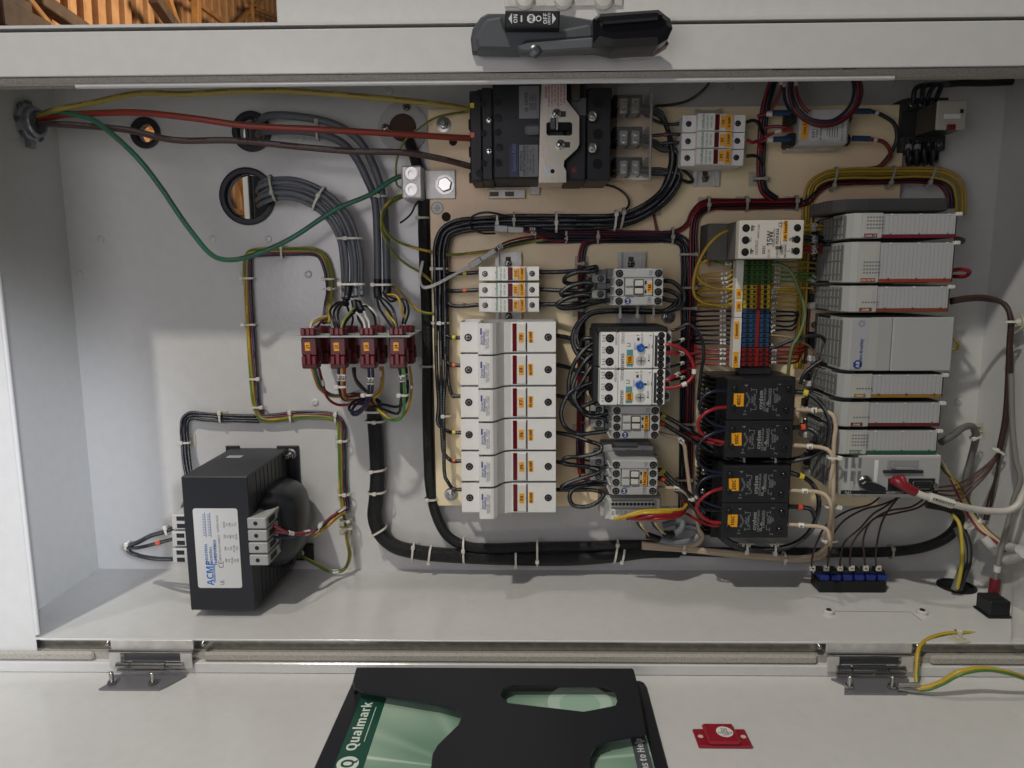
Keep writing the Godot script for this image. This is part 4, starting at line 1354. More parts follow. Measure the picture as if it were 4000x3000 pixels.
func controller_cpu():
	var o := device("controller_processor", "controller processor module with a key switch, card slot and serial port, lowest in column", "controller", "", 3276, 1785, 3673, 1939, 0.0213, 0.126)
	module_shell(o, true)
	var hh := H / 2
	box(-W * 0.31, -hh + 0.001, D * 0.5, W / 2, hh + 0.002, D - 0.0006, 0.001); put("front", mat("b4b4b1", 0.5), o)
	box(-W * 0.30, -hh + 0.008, D - 0.0007, W * 0.49, hh - 0.001, D + 0.0001); put("face_sheet", mat("a6a7a6", 0.35), o)
	box(-W * 0.47, -hh + 0.003, D - 0.0004, W * 0.49, -hh + 0.0078, D + 0.0004, 0.0002)
	var s := put("name_strip", mat("1c1d20", 0.4), o)
	letters("CPU", 0.0030, Vector3(-W * 0.40, -hh + 0.0054, D + 0.0005), PI)
	letters("ETHERNET/IP", 0.0026, Vector3(W * 0.06, -hh + 0.0054, D + 0.0005), PI)
	letters("CH0", 0.0028, Vector3(W * 0.40, -hh + 0.0054, D + 0.0005), PI)
	put("lettering", mat("c7c7c5", 0.6), s)
	letters("CompactLogix   L32E", 0.0026, Vector3(-W * 0.345, H * 0.02, D + 0.0002), PI / 2)
	for j in 3:
		for k in 2:
			box(-W * 0.45 + j * 0.0085, -hh + 0.020 + k * 0.017, D + 0.0001, -W * 0.45 + j * 0.0085 + 0.004, -hh + 0.033 + k * 0.017, D + 0.0003)
	put("printed_marks", mat("6d6f73", 0.7), o).set_meta("kind", "stuff")
	box(-W * 0.155, -H * 0.36, D, -W * 0.118, H * 0.42, D + 0.0006, 0.0003); put("white_strip", mat("dedede", 0.4), o)
	# key switch
	lathe(Vector3(-W * 0.245, -H * 0.12, D), Vector3(0, 0, 1), [[0.0085, 0], [0.0085, 0.003], [0.006, 0.005], [0, 0.0052]], 20); put("key_lock", mat("a5a4a0", 0.25, 1.0), o)
	T = Transform3D(Basis(Vector3(0, 0, 1), -0.12), Vector3(-W * 0.21, -H * 0.18, D + 0.006))
	prism([Vector2(-0.015, 0.003), Vector2(-0.011, 0.0065), Vector2(0.006, 0.0045), Vector2(0.016, 0.001), Vector2(0.016, -0.005), Vector2(-0.004, -0.0065), Vector2(-0.013, -0.003)], 0, 0.010, 0.0012)
	T = Transform3D(); put("key_grip", mat("1b1d21", 0.4), o)
	# card slot with lever
	box(-W * 0.03, H * 0.16, D - 0.001, W * 0.28, H * 0.42, D + 0.0006, 0.0003); put("slot_plate", mat("8c8d8e", 0.4), o)
	box(-W * 0.07, H * 0.10, D - 0.001, W * 0.32, H * 0.175, D + 0.0034, 0.0008); put("slot_bar", mat("26272a", 0.5), o)
	prism([Vector2(W * 0.0, H * 0.36), Vector2(W * 0.03, H * 0.36), Vector2(W * 0.04, H * 0.26), Vector2(W * 0.22, H * 0.24), Vector2(W * 0.24, H * 0.19), Vector2(W * 0.06, H * 0.19), Vector2(W * 0.0, H * 0.24)], D + 0.0007, D + 0.004, 0.0006); put("card_lever", mat("8a8b8b", 0.4), o)
	# network port
	box(-W * 0.01, -H * 0.34, D - 0.0002, W * 0.12, -H * 0.04, D + 0.0004); put("network_port", mat("101113", 0.8), o)
	# serial port
	box(W * 0.19, -H * 0.36, D - 0.001, W * 0.45, -H * 0.04, D + 0.0005); put("port_plate", mat("1d1e20", 0.6), o)
	prism([Vector2(W * 0.225, -H * 0.08), Vector2(W * 0.405, -H * 0.08), Vector2(W * 0.415, -H * 0.14), Vector2(W * 0.395, -H * 0.30), Vector2(W * 0.235, -H * 0.30), Vector2(W * 0.215, -H * 0.14)], D + 0.0005, D + 0.004, 0.0008); put("port_shell", mat("aaa9a6", 0.25, 1.0), o)
	prism([Vector2(W * 0.237, -H * 0.105), Vector2(W * 0.393, -H * 0.105), Vector2(W * 0.40, -H * 0.15), Vector2(W * 0.383, -H * 0.275), Vector2(W * 0.247, -H * 0.275), Vector2(W * 0.23, -H * 0.15)], D + 0.004, D + 0.0043); var q := put("port_insert", mat("151618", 0.6), o)
	for k in 9:
		var top := k < 5
		cyl(Vector3(W * (0.257 + 0.030 * (k if top else k - 5) + (0.0 if top else 0.015)), -H * (0.155 if top else 0.225), D + 0.0043), Vector3(W * (0.257 + 0.030 * (k if top else k - 5) + (0.0 if top else 0.015)), -H * (0.155 if top else 0.225), D + 0.0052), 0.0006, 6)
		put("pin", mat("c0bfba", 0.2, 1.0), q)
	for x in [0.185, 0.445]:
		hexa(Vector3(W * x, -H * 0.20, D), Vector3(0, 0, 1), 0.0034, 0.0045); put("jack_post", mat("c9bfa2", 0.25, 1.0), o)
	box(-W * 0.28, -hh - 0.0060, 0.02, W * 0.42, -hh - 0.0002, D * 0.86, 0.001); put("bottom_shell", mats["grey_case"], o)

# ---------------------------------------------------------------- line filter and plug-in relays
func line_filter():
	var o := device("line_filter", "small metal line filter can with a white data label", "line filter", "", 3124, 426, 3319, 565, 0.0213, 0.066)
	box(-W / 2, -H / 2, 0, W / 2, H / 2, D, 0.003); put("can", mats["zinc"], o)
	box(-W / 2 - 0.006, -H / 2 - 0.003, 0, W / 2 - 0.004, -H / 2 + 0.001, 0.02, 0.001); put("mounting_ear", mats["zinc"], o)
	box(-W * 0.28, -H * 0.36, D, W * 0.42, H * 0.49, D + 0.0003); var s := put("data_label", mat("c9c8c4", 0.5), o)
	for k in 3:
		letters(["6VS1", "F7287", "6A 120/250"][k], [0.0036, 0.0026, 0.0022][k], Vector3(-W * 0.22 + 0.0046 * k, -H * 0.18, D + 0.0004), PI / 2, fontb)
	letters("50/60Hz", 0.0020, Vector3(W * 0.06, -H * 0.1, D + 0.0004), PI / 2)
	letters("MADE IN MEXICO", 0.0018, Vector3(W * 0.36, -H * 0.1, D + 0.0004), PI / 2)
	for k in 4:
		box(W * (0.10 + 0.05 * k), -H * 0.30, D + 0.0003, W * (0.115 + 0.05 * k), H * (0.2 - 0.05 * k), D + 0.0004)
	put("lettering", mat("4a4c50", 0.6), s)
	sticker(o, -W * 0.40, -H * 0.06, D + 0.0002, 0.0075, 0.024, "Line F", 0.0034)
	for y in [0.34, -0.30]:
		box(-W / 2 - 0.010, H * y - 0.008, 0.008, -W / 2, H * y + 0.008, D * 0.8, 0.002); put("terminal_boss", mats["black_case"], o)
		cyl(Vector3(W / 2, H * y, D * 0.6), Vector3(W / 2 + 0.008, H * y, D * 0.6), 0.0075, 16, 0.002); put("terminal_boss", mats["black_case"], o)

func plug_in_relays():
	var o := device("plug_in_relay", "clear-sided plug-in relay with a pale face and red lever, right of the line filter", "relay", "", 3663, 394, 3774, 504, 0.045, 0.094)
	box(-W / 2, -H / 2, 0, W / 2, H / 2, D - 0.004, 0.001); put("housing", mat("232527", 0.3), o)
	box(-W / 2 - 0.0006, -H / 2 - 0.0006, D - 0.004, W / 2 + 0.0006, H / 2 + 0.0006, D, 0.001); put("face", mat("a9a59a", 0.45), o)
	box(-W * 0.28, -H * 0.13, D, W * 0.30, H * 0.03, D + 0.0004); put("white_label", mat("d3d3d0", 0.5), o)
	box(W * 0.28, H * 0.06, D, W * 0.38, H * 0.2, D + 0.001); put("window", mat("1a1b1c", 0.3), o)
	box(-W * 0.16, -H * 0.55, D - 0.002, W * 0.14, -H * 0.34, D + 0.003, 0.001); put("lever", mat("6b1a1a", 0.4), o)
	o = device("relay_socket", "dark relay socket with screw terminals fixed to the back wall", "relay socket", "", 3545, 372, 3712, 585, 0.0, 0.044)
	box(-W / 2, -H / 2, 0, W / 2, H / 2, D * 0.6, 0.001); put("base", mat("2c2e2f", 0.6), o)
	box(-W / 2, -H / 2, D * 0.6, W / 2, -H * 0.22, D * 0.85, 0.001); put("terminal_deck", mat("26282a", 0.6), o)
	box(-W / 2, H * 0.25, D * 0.6, W / 2, H * 0.48, D * 0.85, 0.001); put("terminal_deck", mat("26282a", 0.6), o)
	for k in 4:
		screw(Vector3(-W * 0.36 + W * 0.23 * k, -H * 0.36, D * 0.85), 0.0042, mat("b1b0ac", 0.2, 1.0), o)
		screw(Vector3(-W * 0.36 + W * 0.23 * k, H * 0.36, D * 0.85), 0.0042, mat("8b8a86", 0.3, 1.0), o)

# ---------------------------------------------------------------- circuit breaker
func breaker():
	var o := device("circuit_breaker", "large black circuit breaker with a steel operating plate and clear lug cover", "circuit breaker", "", 1832, 330, 2290, 705, 0.0213, 0.105)
	var b: Material = mats["black_case"]
	var x := func(px: float) -> float: return L(px, 520, 0.105).x
	var y := func(py: float) -> float: return L(2060, py, 0.105).y
	box(x.call(1832), y.call(700), 0, x.call(1880), y.call(340), D - 0.014, 0.0015); put("line_terminal_cover", b, o)
	box(x.call(1880.5), y.call(700), 0, x.call(1924), y.call(335), D - 0.006, 0.0015); put("vent_cover", b, o)
	box(x.call(1924.5), y.call(698), 0, x.call(2206), y.call(312), D, 0.002); put("body", b, o)
	box(x.call(2206.5), y.call(706), 0, x.call(2292), y.call(312), D - 0.002, 0.002); put("body", b, o)
	for k in 3:
		for c in [1888, 1946]:
			cyl(Vector3(x.call(c), y.call(398 + 118 * k), D - (0.014 if c < 1900 else 0.0)), Vector3(x.call(c), y.call(398 + 118 * k), D + 0.0008 - (0.006 if c < 1900 else 0.0)), 0.0042, 14); put("plug", mat("0d0e0f", 0.7), o)
	for q in [[1910, 463], [1910, 585]]:
		screw(Vector3(x.call(q[0]), y.call(q[1]), D - 0.006), 0.0040, mat("c4c3bf", 0.25, 1.0), o)
	for q in [[1946, 461], [1950, 575], [1946, 636], [1870, 670], [1872, 352]]:
		lathe(Vector3(x.call(q[0]), y.call(q[1]), D + (0.0 if q[0] > 1924 else -0.0139)), Vector3(0, 0, 1), [[0.0046, 0.0], [0.0046, 0.001], [0.0034, 0.0012], [0.0034, 0.0003], [0, 0.0004]], 16); put("screw_recess", mat("0b0c0d", 0.6), o)
	for q in [[1842, 399, "d8c53c"], [1842, 516, "d9673a"]]:
		box(x.call(q[0] - 8), y.call(q[1] + 10), D - 0.0141, x.call(q[0] + 8), y.call(q[1] - 10), D - 0.0135); put("phase_sticker", mat(q[2], 0.5), o)
	for k in 3:
		cyl(Vector3(x.call(1822), y.call([458, 570, 676][k]), 0.045), Vector3(x.call(1834), y.call([458, 570, 676][k]), 0.045), 0.0066, 16, 0.001); put("lug_plug", mat("0c0d0e", 0.5), o)
	# printed labels
	for r in [[2028, 336, 2106, 463], [2028, 566, 2102, 690]]:
		box(x.call(r[0]), y.call(r[3]), D - 0.0002, x.call(r[2]), y.call(r[1]), D + 0.0003)
		var s := put("data_label", mat("7d7f82", 0.45), o)
		var mid: float = y.call((r[1] + r[3]) / 2)
		if r[1] > 500:
			letters("INDUSTRIAL", 0.0030, Vector3(x.call(2036), mid, D + 0.0004), PI / 2, fontb)
			letters("CIRCUIT BREAKER", 0.0030, Vector3(x.call(2048), mid, D + 0.0004), PI / 2, fontb)
			letters("Cat. NO.  SEDA36AT0100", 0.0020, Vector3(x.call(2060), mid, D + 0.0004), PI / 2)
			letters("100A  600V  3 Pole", 0.0020, Vector3(x.call(2072), mid, D + 0.0004), PI / 2)
			letters("Interchangeable Trip", 0.0018, Vector3(x.call(2083), mid, D + 0.0004), PI / 2)
		else:
			letters("UL  LISTED", 0.0032, Vector3(x.call(2056), mid, D + 0.0004), PI / 2, fontb)
			letters("65 kA   240 V", 0.0020, Vector3(x.call(2072), mid, D + 0.0004), PI / 2)
			letters("25 kA   480 V", 0.0020, Vector3(x.call(2082), mid, D + 0.0004), PI / 2)
			letters("18 kA   600 V", 0.0020, Vector3(x.call(2092), mid, D + 0.0004), PI / 2)
		put("lettering", mat("202226", 0.6), s)
	box(x.call(1990), y.call(690), D - 0.0002, x.call(2024), y.call(566), D + 0.0003); var s2 := put("name_label", mat("20264a", 0.4), o)
	letters("Spectra RMS", 0.0040, Vector3(x.call(2008), y.call(615), D + 0.0004), PI / 2, fontb)
	put("lettering", mat("666c88", 0.6), s2)
	box(x.call(2050), y.call(531), D - 0.001, x.call(2112), y.call(491), D + 0.010, 0.003); put("toggle", mat("66686a", 0.5), o)
	# operating plate with slot
	var z := 0.118 - 0.0213
	var out := []
	for q in [[2118, 290], [2213, 290], [2213, 393], [2262, 457], [2262, 565], [2253, 583], [2204, 628], [2201, 651], [2211, 669], [2211, 714], [2104, 714], [2111, 407]]:
		var p := L(q[0], q[1], 0.118)
		out.append(Vector2(p.x, p.y))
	var hole := []
	for q in [[2140, 478], [2228, 478], [2235, 484], [2235, 524], [2228, 531], [2140, 531], [2134, 524], [2134, 484]]:
		var p := L(q[0], q[1], 0.118)
		hole.append(Vector2(p.x, p.y))
	holed(out, hole, z, z + 0.002)
	var pl := put("operating_plate", mats["chromate"], o)
	box(L(2104, 0, 0.118).x + 0.0005, L(0, 722, 0.118).y, 0.03, L(2209, 0, 0.118).x, L(0, 714, 0.118).y, z + 0.002, 0.0012); put("plate_flange", mats["chromate"], pl)
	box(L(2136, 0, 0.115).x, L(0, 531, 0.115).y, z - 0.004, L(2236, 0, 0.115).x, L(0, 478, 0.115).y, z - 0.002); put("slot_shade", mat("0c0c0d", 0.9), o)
	box(L(2150, 0, 0.118).x, L(0, 527, 0.118).y, z - 0.002, L(2172, 0, 0.118).x, L(0, 484, 0.118).y, z + 0.006, 0.001); put("toggle_tip", mat("4d4f52", 0.5), o)
	box(L(2173, 0, 0.118).x, L(0, 530, 0.118).y, z - 0.002, L(2182, 0, 0.118).x, L(0, 481, 0.118).y, z + 0.003, 0.0006); put("slide", mat("b8b7b0", 0.3, 0.8), o)
	for q in [[2174, 447], [2190, 567]]:
		var p := L(q[0], q[1], 0.118)
		box(p.x, p.y - 0.0032, z + 0.002, p.x + 0.011, p.y + 0.0032, z + 0.0022); put("slotted_hole", mat("3a362c", 0.8), pl)
		screw(Vector3(p.x, p.y, z + 0.003), 0.0056, mat("b8b7b2", 0.2, 1.0), o)
	var ph := L(2158, 670, 0.118)
	lathe(Vector3(ph.x, ph.y, z + 0.0021), Vector3(0, 0, 1), [[0.0026, 0], [0, 0.0001]], 14); put("hole", mat("14120f", 0.9), pl)
	var pw := L(2155, 362, 0.118)
	var q0 := L(2121, 427, 0.118)
	var q1 := L(2211, 296, 0.118)
	box(q0.x, q0.y, z + 0.002, q1.x, q1.y, z + 0.0023); var ws := put("warning_label", mat("c9c2bb", 0.5), o)
	for k in 7:
		letters(["WARNING", "TO PREVENT SEVERE SHOCK", "1. PUSH HANDLE FULLY OFF", "2. REPLACE ALL COVERS", "AND BARRIERS BEFORE USE", "3. TEST THE MECHANISM", "AFTER EACH SERVICE"][k], 0.0022 if k else 0.0026, Vector3(q0.x + 0.0035 + 0.0036 * k, (q0.y + q1.y) / 2, z + 0.0024), PI / 2, fontb, 0.8)
	put("lettering", mat("8e3b3b", 0.6), ws)
	box(x.call(2232), y.call(452), D - 0.002, x.call(2288), y.call(386), D + 0.0006); put("grey_label", mat("55585b", 0.5), o)
	box(x.call(2230), y.call(400), D - 0.002, x.call(2262), y.call(306), D + 0.012, 0.001); put("link_bar", mat("5c564b", 0.4, 0.6), o)
	lathe(Vector3(x.call(2246), y.call(664), D - 0.002), Vector3(0, 0, 1), [[0.0036, 0], [0.0036, 0.0012], [0, 0.0014]], 14); put("trip_button", mat("6a1712", 0.4), o)
	for q in [[2313, 457], [2313, 580]]:
		lathe(L(q[0], q[1], 0.105) + Vector3(0, 0, 0.003), Vector3(0, 0, 1), [[0.0058, 0], [0.0058, 0.002], [0.0044, 0.003], [0.0044, 0.0012], [0.0028, 0.0013], [0.0024, 0.003], [0, 0.0032]], 18); put("cover_screw", mat("b0afa8", 0.25, 0.9), o)
	# load side: black deck, clear cover, pairs of lugs
	box(x.call(2292.5), y.call(704), 0, x.call(2390), y.call(340), D - 0.006, 0.0015); put("load_deck", mat("17181b", 0.45), o)
	for k in 3:
		var py: float = [398, 522, 640][k]
		cyl(Vector3(x.call(2338), y.call(py), D - 0.006), Vector3(x.call(2338), y.call(py), D - 0.0056), 0.0062, 16); put("plug", mat("0a0b0c", 0.8), o)
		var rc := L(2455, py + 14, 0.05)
		box(rc.x - 0.020, rc.y - 0.010, 0.004, rc.x + 0.017, rc.y + 0.012, 0.034, 0.001); put("lug_backing", mat("231d19", 0.7), o)  # solid block; the recess's darkness is put into its colour
		var b0 := L(2395, py + 20, 0.075)
		box(b0.x, b0.y - 0.001, 0.02, b0.x + 0.046, b0.y + 0.0005, 0.052, 0.0004); put("barrier", mat("1e1f20", 0.6), o)
		for c in 2:
			var p := L(2436 + 46 * c, py + 14, 0.075)
			box(p.x - 0.0052, p.y - 0.0088, 0.018, p.x + 0.0052, p.y + 0.0088, 0.0535, 0.001); put("lug", mat("9a978f", 0.3, 0.6), o)
			for s in [-1, 1]:
				lathe(Vector3(p.x, p.y + s * 0.0043, 0.0535), Vector3(0, 0, 1), [[0.0030, 0], [0.0030, 0.0008], [0.0016, 0.0009], [0, 0.0009]], 12); put("lug_screw", mat("cfcdc6", 0.2, 0.8), o)
				box(p.x - 0.0022, p.y + s * 0.0043 - 0.0004, 0.0544, p.x + 0.0022, p.y + s * 0.0043 + 0.0004, 0.0546); put("lug_slot", mat("1a1917", 0.8), o)
	var c0 := L(2292, 705, 0.1)
	var c1 := L(2550, 338, 0.1)
	var clear := StandardMaterial3D.new()
	clear.albedo_color = Color(0.95, 0.95, 0.93, 0.03)
	clear.transparency = BaseMaterial3D.TRANSPARENCY_ALPHA
	clear.roughness = 0.05
	mats["clear"] = clear
	box(c0.x + 0.036, c0.y, D - 0.0050, c1.x, c1.y, D - 0.0034); put("clear_cover", clear, o)
	box(c1.x - 0.0016, c0.y, 0.01, c1.x, c1.y, D - 0.0051); put("clear_cover_end", clear, o)
	tube(PackedVector3Array([Vector3(c1.x - 0.001, c0.y - 0.002, D - 0.005), Vector3(c1.x - 0.001, c1.y + 0.003, D - 0.005)]), 0.0016, 8); put("cover_rim", mat("8b8880", 0.15), o)
	# foot brackets
	for r in [[1908, 737, 2052, 775], [2070, 700, 2110, 760]]:
		var p := L(r[0], r[3], 0.03)
		var q := L(r[2], r[1], 0.03)
		box(p.x, p.y, 0.002, q.x, q.y, 0.006, 0.0008); put("foot_bracket", mats["zinc"], o)
	for px in [1930, 1990]:
		var p := L(px, 757, 0.03)
		box(p.x - 0.006, p.y - 0.003, 0.006, p.x + 0.006, p.y + 0.003, 0.0063); put("slotted_hole", mat("6a5f4e", 0.8), o)

# ---------------------------------------------------------------- transformer
func transformer():
	var o := device("control_transformer", "big black control transformer with a white data label, at the cabinet's top end", "transformer", "", 726, 1862, 982, 2384, 0.0, 0.155)
	var b := mat("202329", 0.4)
	box(-W / 2, -H / 2, 0.004, W / 2, H / 2, D, 0.001); put("core", b, o)
	for k in 9:
		box(-W / 2 - 0.0004, -H / 2 + 0.002, 0.016 + k * 0.014, W / 2 + 0.0004, H / 2 - 0.002, 0.0168 + k * 0.014)
	put("lamination_edges", mat("101114", 0.5), o).set_meta("kind", "stuff")
	# windings bulge out of both sides
	blob(Vector3(0, -H * 0.01, 0.062), Vector3(W / 2 + 0.040, H * 0.33, 0.056), 0.55); put("winding", mat("24272c", 0.32), o)
	blob(Vector3(0.004, H * 0.02, 0.085), Vector3(W / 2 + 0.020, H * 0.25, 0.048), 0.4); put("bobbin", mat("111215", 0.3), o)
	var f := L(1055, 1990, 0.004)
	var g := L(1165, 1742, 0.004)
	box(W * 0.3, f.y, 0, g.x, g.y, 0.004, 0.001); put("foot", b, o)
	box(-W * 0.5 - 0.012, -H / 2 + 0.004, 0, W / 2 + 0.03, -H / 2 + 0.03, 0.004, 0.001); put("foot", b, o)
	var fl := L(880, 1746, 0.004)
	box(fl.x, g.y - 0.02, 0, fl.x + 0.02, g.y, 0.004, 0.001); put("foot", b, o)
	for q in [[1134, 1775], [1165, 2160]]:
		var p := L(q[0], q[1], 0.006)
		lathe(Vector3(p.x, p.y, 0.0042), Vector3(0, 0, 1), [[0.0085, 0], [0.0085, 0.0016], [0.006, 0.002]], 18); put("washer", mat("8f8e8a", 0.3, 1.0), o)
		hexa(Vector3(p.x, p.y, 0.0058), Vector3(0, 0, 1), 0.0062, 0.005)
		cyl(Vector3(p.x, p.y, 0.009), Vector3(p.x, p.y, 0.024), 0.0032, 12, 0.0006); put("stud", mat("a9a8a4", 0.25, 1.0), o)
	# data label
	var a := L(772, 2296, 0.155)
	var c := L(930, 1986, 0.155)
	var cx := (a.x + c.x) / 2
	var cy := (a.y + c.y) / 2
	var w := (c.x - a.x) / 2 - 0.001
	var h := (c.y - a.y) / 2
	var pts := []
	for k in 4:
		for j in 4:
			var g2 := PI / 2 * (k + j / 3.0)
			pts.append(Vector2(cx + [1, -1, -1, 1][k] * (w - 0.003) + 0.003 * cos(g2), cy + [1, 1, -1, -1][k] * (h - 0.003) + 0.003 * sin(g2)))
	prism(pts, D - 0.0002, D + 0.0003); var s := put("data_label", mat("cfd0cf", 0.4), o)
	var z := D + 0.0004
	letters("ACME", 0.0085, Vector3(cx - w * 0.42, cy - h * 0.62, z), PI / 2, fontb)
	letters("TRANSFORMER", 0.0026, Vector3(cx - w * 0.22, cy - h * 0.62, z), PI / 2, fontb)
	for k in 3:
		letters(["INDUSTRIAL", "CONTROL", "TRANSFORMER"][k], 0.0034, Vector3(cx - w * 0.52 + 0.0058 * k, cy - h * 0.10 - [0.002, 0.003, 0][k], z), PI / 2, fontb)
	put("blue_print", mat("2a6db5", 0.5), s)
	letters("CE", 0.0062, Vector3(cx + w * 0.12, cy - h * 0.40, z), PI / 2)
	letters("UL", 0.0046, Vector3(cx + w * 0.12, cy - h * 0.86, z), PI / 2)
	letters("3000VA 60HZ", 0.0024, Vector3(cx - w * 0.14, cy - h * 0.10, z), PI / 2)
	letters("INPUT VOLTS CONNECT", 0.0022, Vector3(cx + w * 0.10, cy + h * 0.02, z), PI / 2)
	letters("OUTPUT VOLTS", 0.0022, Vector3(cx + w * 0.08, cy + h * 0.62, z), PI / 2)
	for k in 5:
		for j in 4:
			letters(["480", "H1-H6", "240", "H3", "120", "X1", "X4-X2", "24", "115", "60"][(k * 3 + j * 2) % 10], 0.0020, Vector3(cx + w * (0.36 + 0.13 * k), cy + h * (-0.30 + 0.30 * j), z), PI / 2)
	put("print", mat("5c6270", 0.6), s)
	for k in 2:
		for j in 14:
			box(cx - w * (0.60 - 0.22 * k), cy + h * (0.32 + 0.040 * j), z - 0.0001, cx - w * (0.48 - 0.22 * k), cy + h * (0.332 + 0.040 * j), z)
		box(cx - w * (0.48 - 0.22 * k), cy + h * 0.28, z - 0.0001, cx - w * (0.455 - 0.22 * k), cy + h * 0.90, z)
	put("printed_scale", mat("4d6a9c", 0.6), s).set_meta("kind", "stuff")
	# terminal blocks
	for k in 3:
		var p := L(712, 2038 + 66 * k, 0.145)
		box(p.x - 0.013 + k * 0.0005, p.y - 0.0098, 0.115, p.x + 0.013, p.y + 0.0098, 0.147, 0.0012)
		var tb := put("terminal_block", mat("b9b9b5", 0.5), o)
		for j in [-1, 1]:
			box(p.x - 0.006, p.y + j * 0.0048 - 0.0028, 0.147, p.x + 0.004, p.y + j * 0.0048 + 0.0028, 0.1473); put("screw_opening", mat("202226", 0.8), tb)
			box(p.x - 0.0131 + k * 0.0005, p.y + j * 0.0048 - 0.003, 0.12, p.x - 0.012, p.y + j * 0.0048 + 0.003, 0.136); put("wire_opening", mat("303236", 0.8), tb)
	for k in 4:
		var p := L(1004 + 3 * k, 2045 + 48 * k, 0.158)
		box(p.x - 0.0125, p.y - 0.0069, 0.110, p.x + 0.0115, p.y + 0.0069, 0.158, 0.001)
		var tb := put("terminal_block", mat("a7a8a6", 0.5), o)
		lathe(Vector3(p.x - 0.002, p.y, 0.158), Vector3(0, 0, 1), [[0.0028, 0.0001], [0, 0.0002]], 12); put("screw_opening", mat("1f2124", 0.8), tb)
		box(p.x + 0.0115, p.y - 0.0038, 0.128, p.x + 0.0118, p.y + 0.0038, 0.150); put("wire_opening", mat("2a2c30", 0.8), tb)
	var t := L(905, 1782, 0.03)
	T = Transform3D(Basis(Vector3(1, 0, 0), Vector3(0, 0, -1), Vector3(0, 1, 0)), Vector3(-W * 0.18, H / 2, 0.055))
	box(-0.010, -0.006, 0, 0.010, 0.006, 0.0003); put("small_label", mat("b9babb", 0.4), o)
	T = Transform3D()

# ---------------------------------------------------------------- connector bracket
func connectors():
	var a := P(1145, 1316, 0.112)
	var b := P(1602, 1316, 0.112)
	var o := thing("connector_bracket", "thin grey bracket plate standing out of the back wall, holding maroon connectors", "bracket", Vector3((a.x + b.x) / 2, a.y, 0.0))
	var w := (b.x - a.x) / 2
	box(-w, -0.001, 0.0, w, 0.001, 0.112, 0.0003); put("plate", mats["grey_case"], o)
	var names := ["J1", "J2", "J3", "J4"]
	var front := [1213, 1325, 1440, 1555]
	for k in 4:
		connector("maroon plug connector labelled %s in front row of bracket" % names[k], front[k], 0.098, 0.0098, names[k])
		connector("unlabelled maroon connector in the back row, right behind the one labelled %s" % names[k], [1262, 1370, 1480, 1592][k], 0.050, 0.0090, "")

func connector(label: String, px: float, h: float, hw: float, word: String):
	var c := P(px, 1316, h)
	var o := thing("plug_connector", label, "connector", Vector3(c.x, P(1400, 1316, 0.112).y, h - 0.009), "maroon connectors on the grey bracket")
	var m := mat("5a1a20", 0.32)
	box(-hw, 0.0012, 0.0, hw, 0.0100, 0.018, 0.0012); put("rear_body", m, o)
	for x in [-0.62, 0.05, 0.62]:
		box(hw * x - 0.0032, 0.002, 0.016, hw * x + 0.0024, 0.0112, 0.0212, 0.0010); put("rib", mat("6a2027", 0.3), o)
	box(-hw, -0.024, 0.001, hw, -0.0012, 0.0185, 0.0012); put("receptacle", m, o)
	box(-hw * 1.06, -0.041, 0.0, hw * 1.02, -0.0242, 0.0175, 0.0015); put("plug", m, o)
	for x in [-0.66, 0.0, 0.66]:
		box(hw * x - 0.0030, -0.036, 0.0172, hw * x + 0.0026, -0.0245 + (0.004 if x == 0.0 else 0.0), 0.0208, 0.0010); put("latch", mat("6a2027", 0.3), o)
	box(hw * 1.0, -0.034, 0.003, hw * 1.22, -0.016, 0.012, 0.001); put("side_rail", mat("4a1519", 0.35), o)
	if word:
		sticker(o, -0.0015, -0.0128, 0.0188, 0.0066, 0.0106, word, 0.0040)

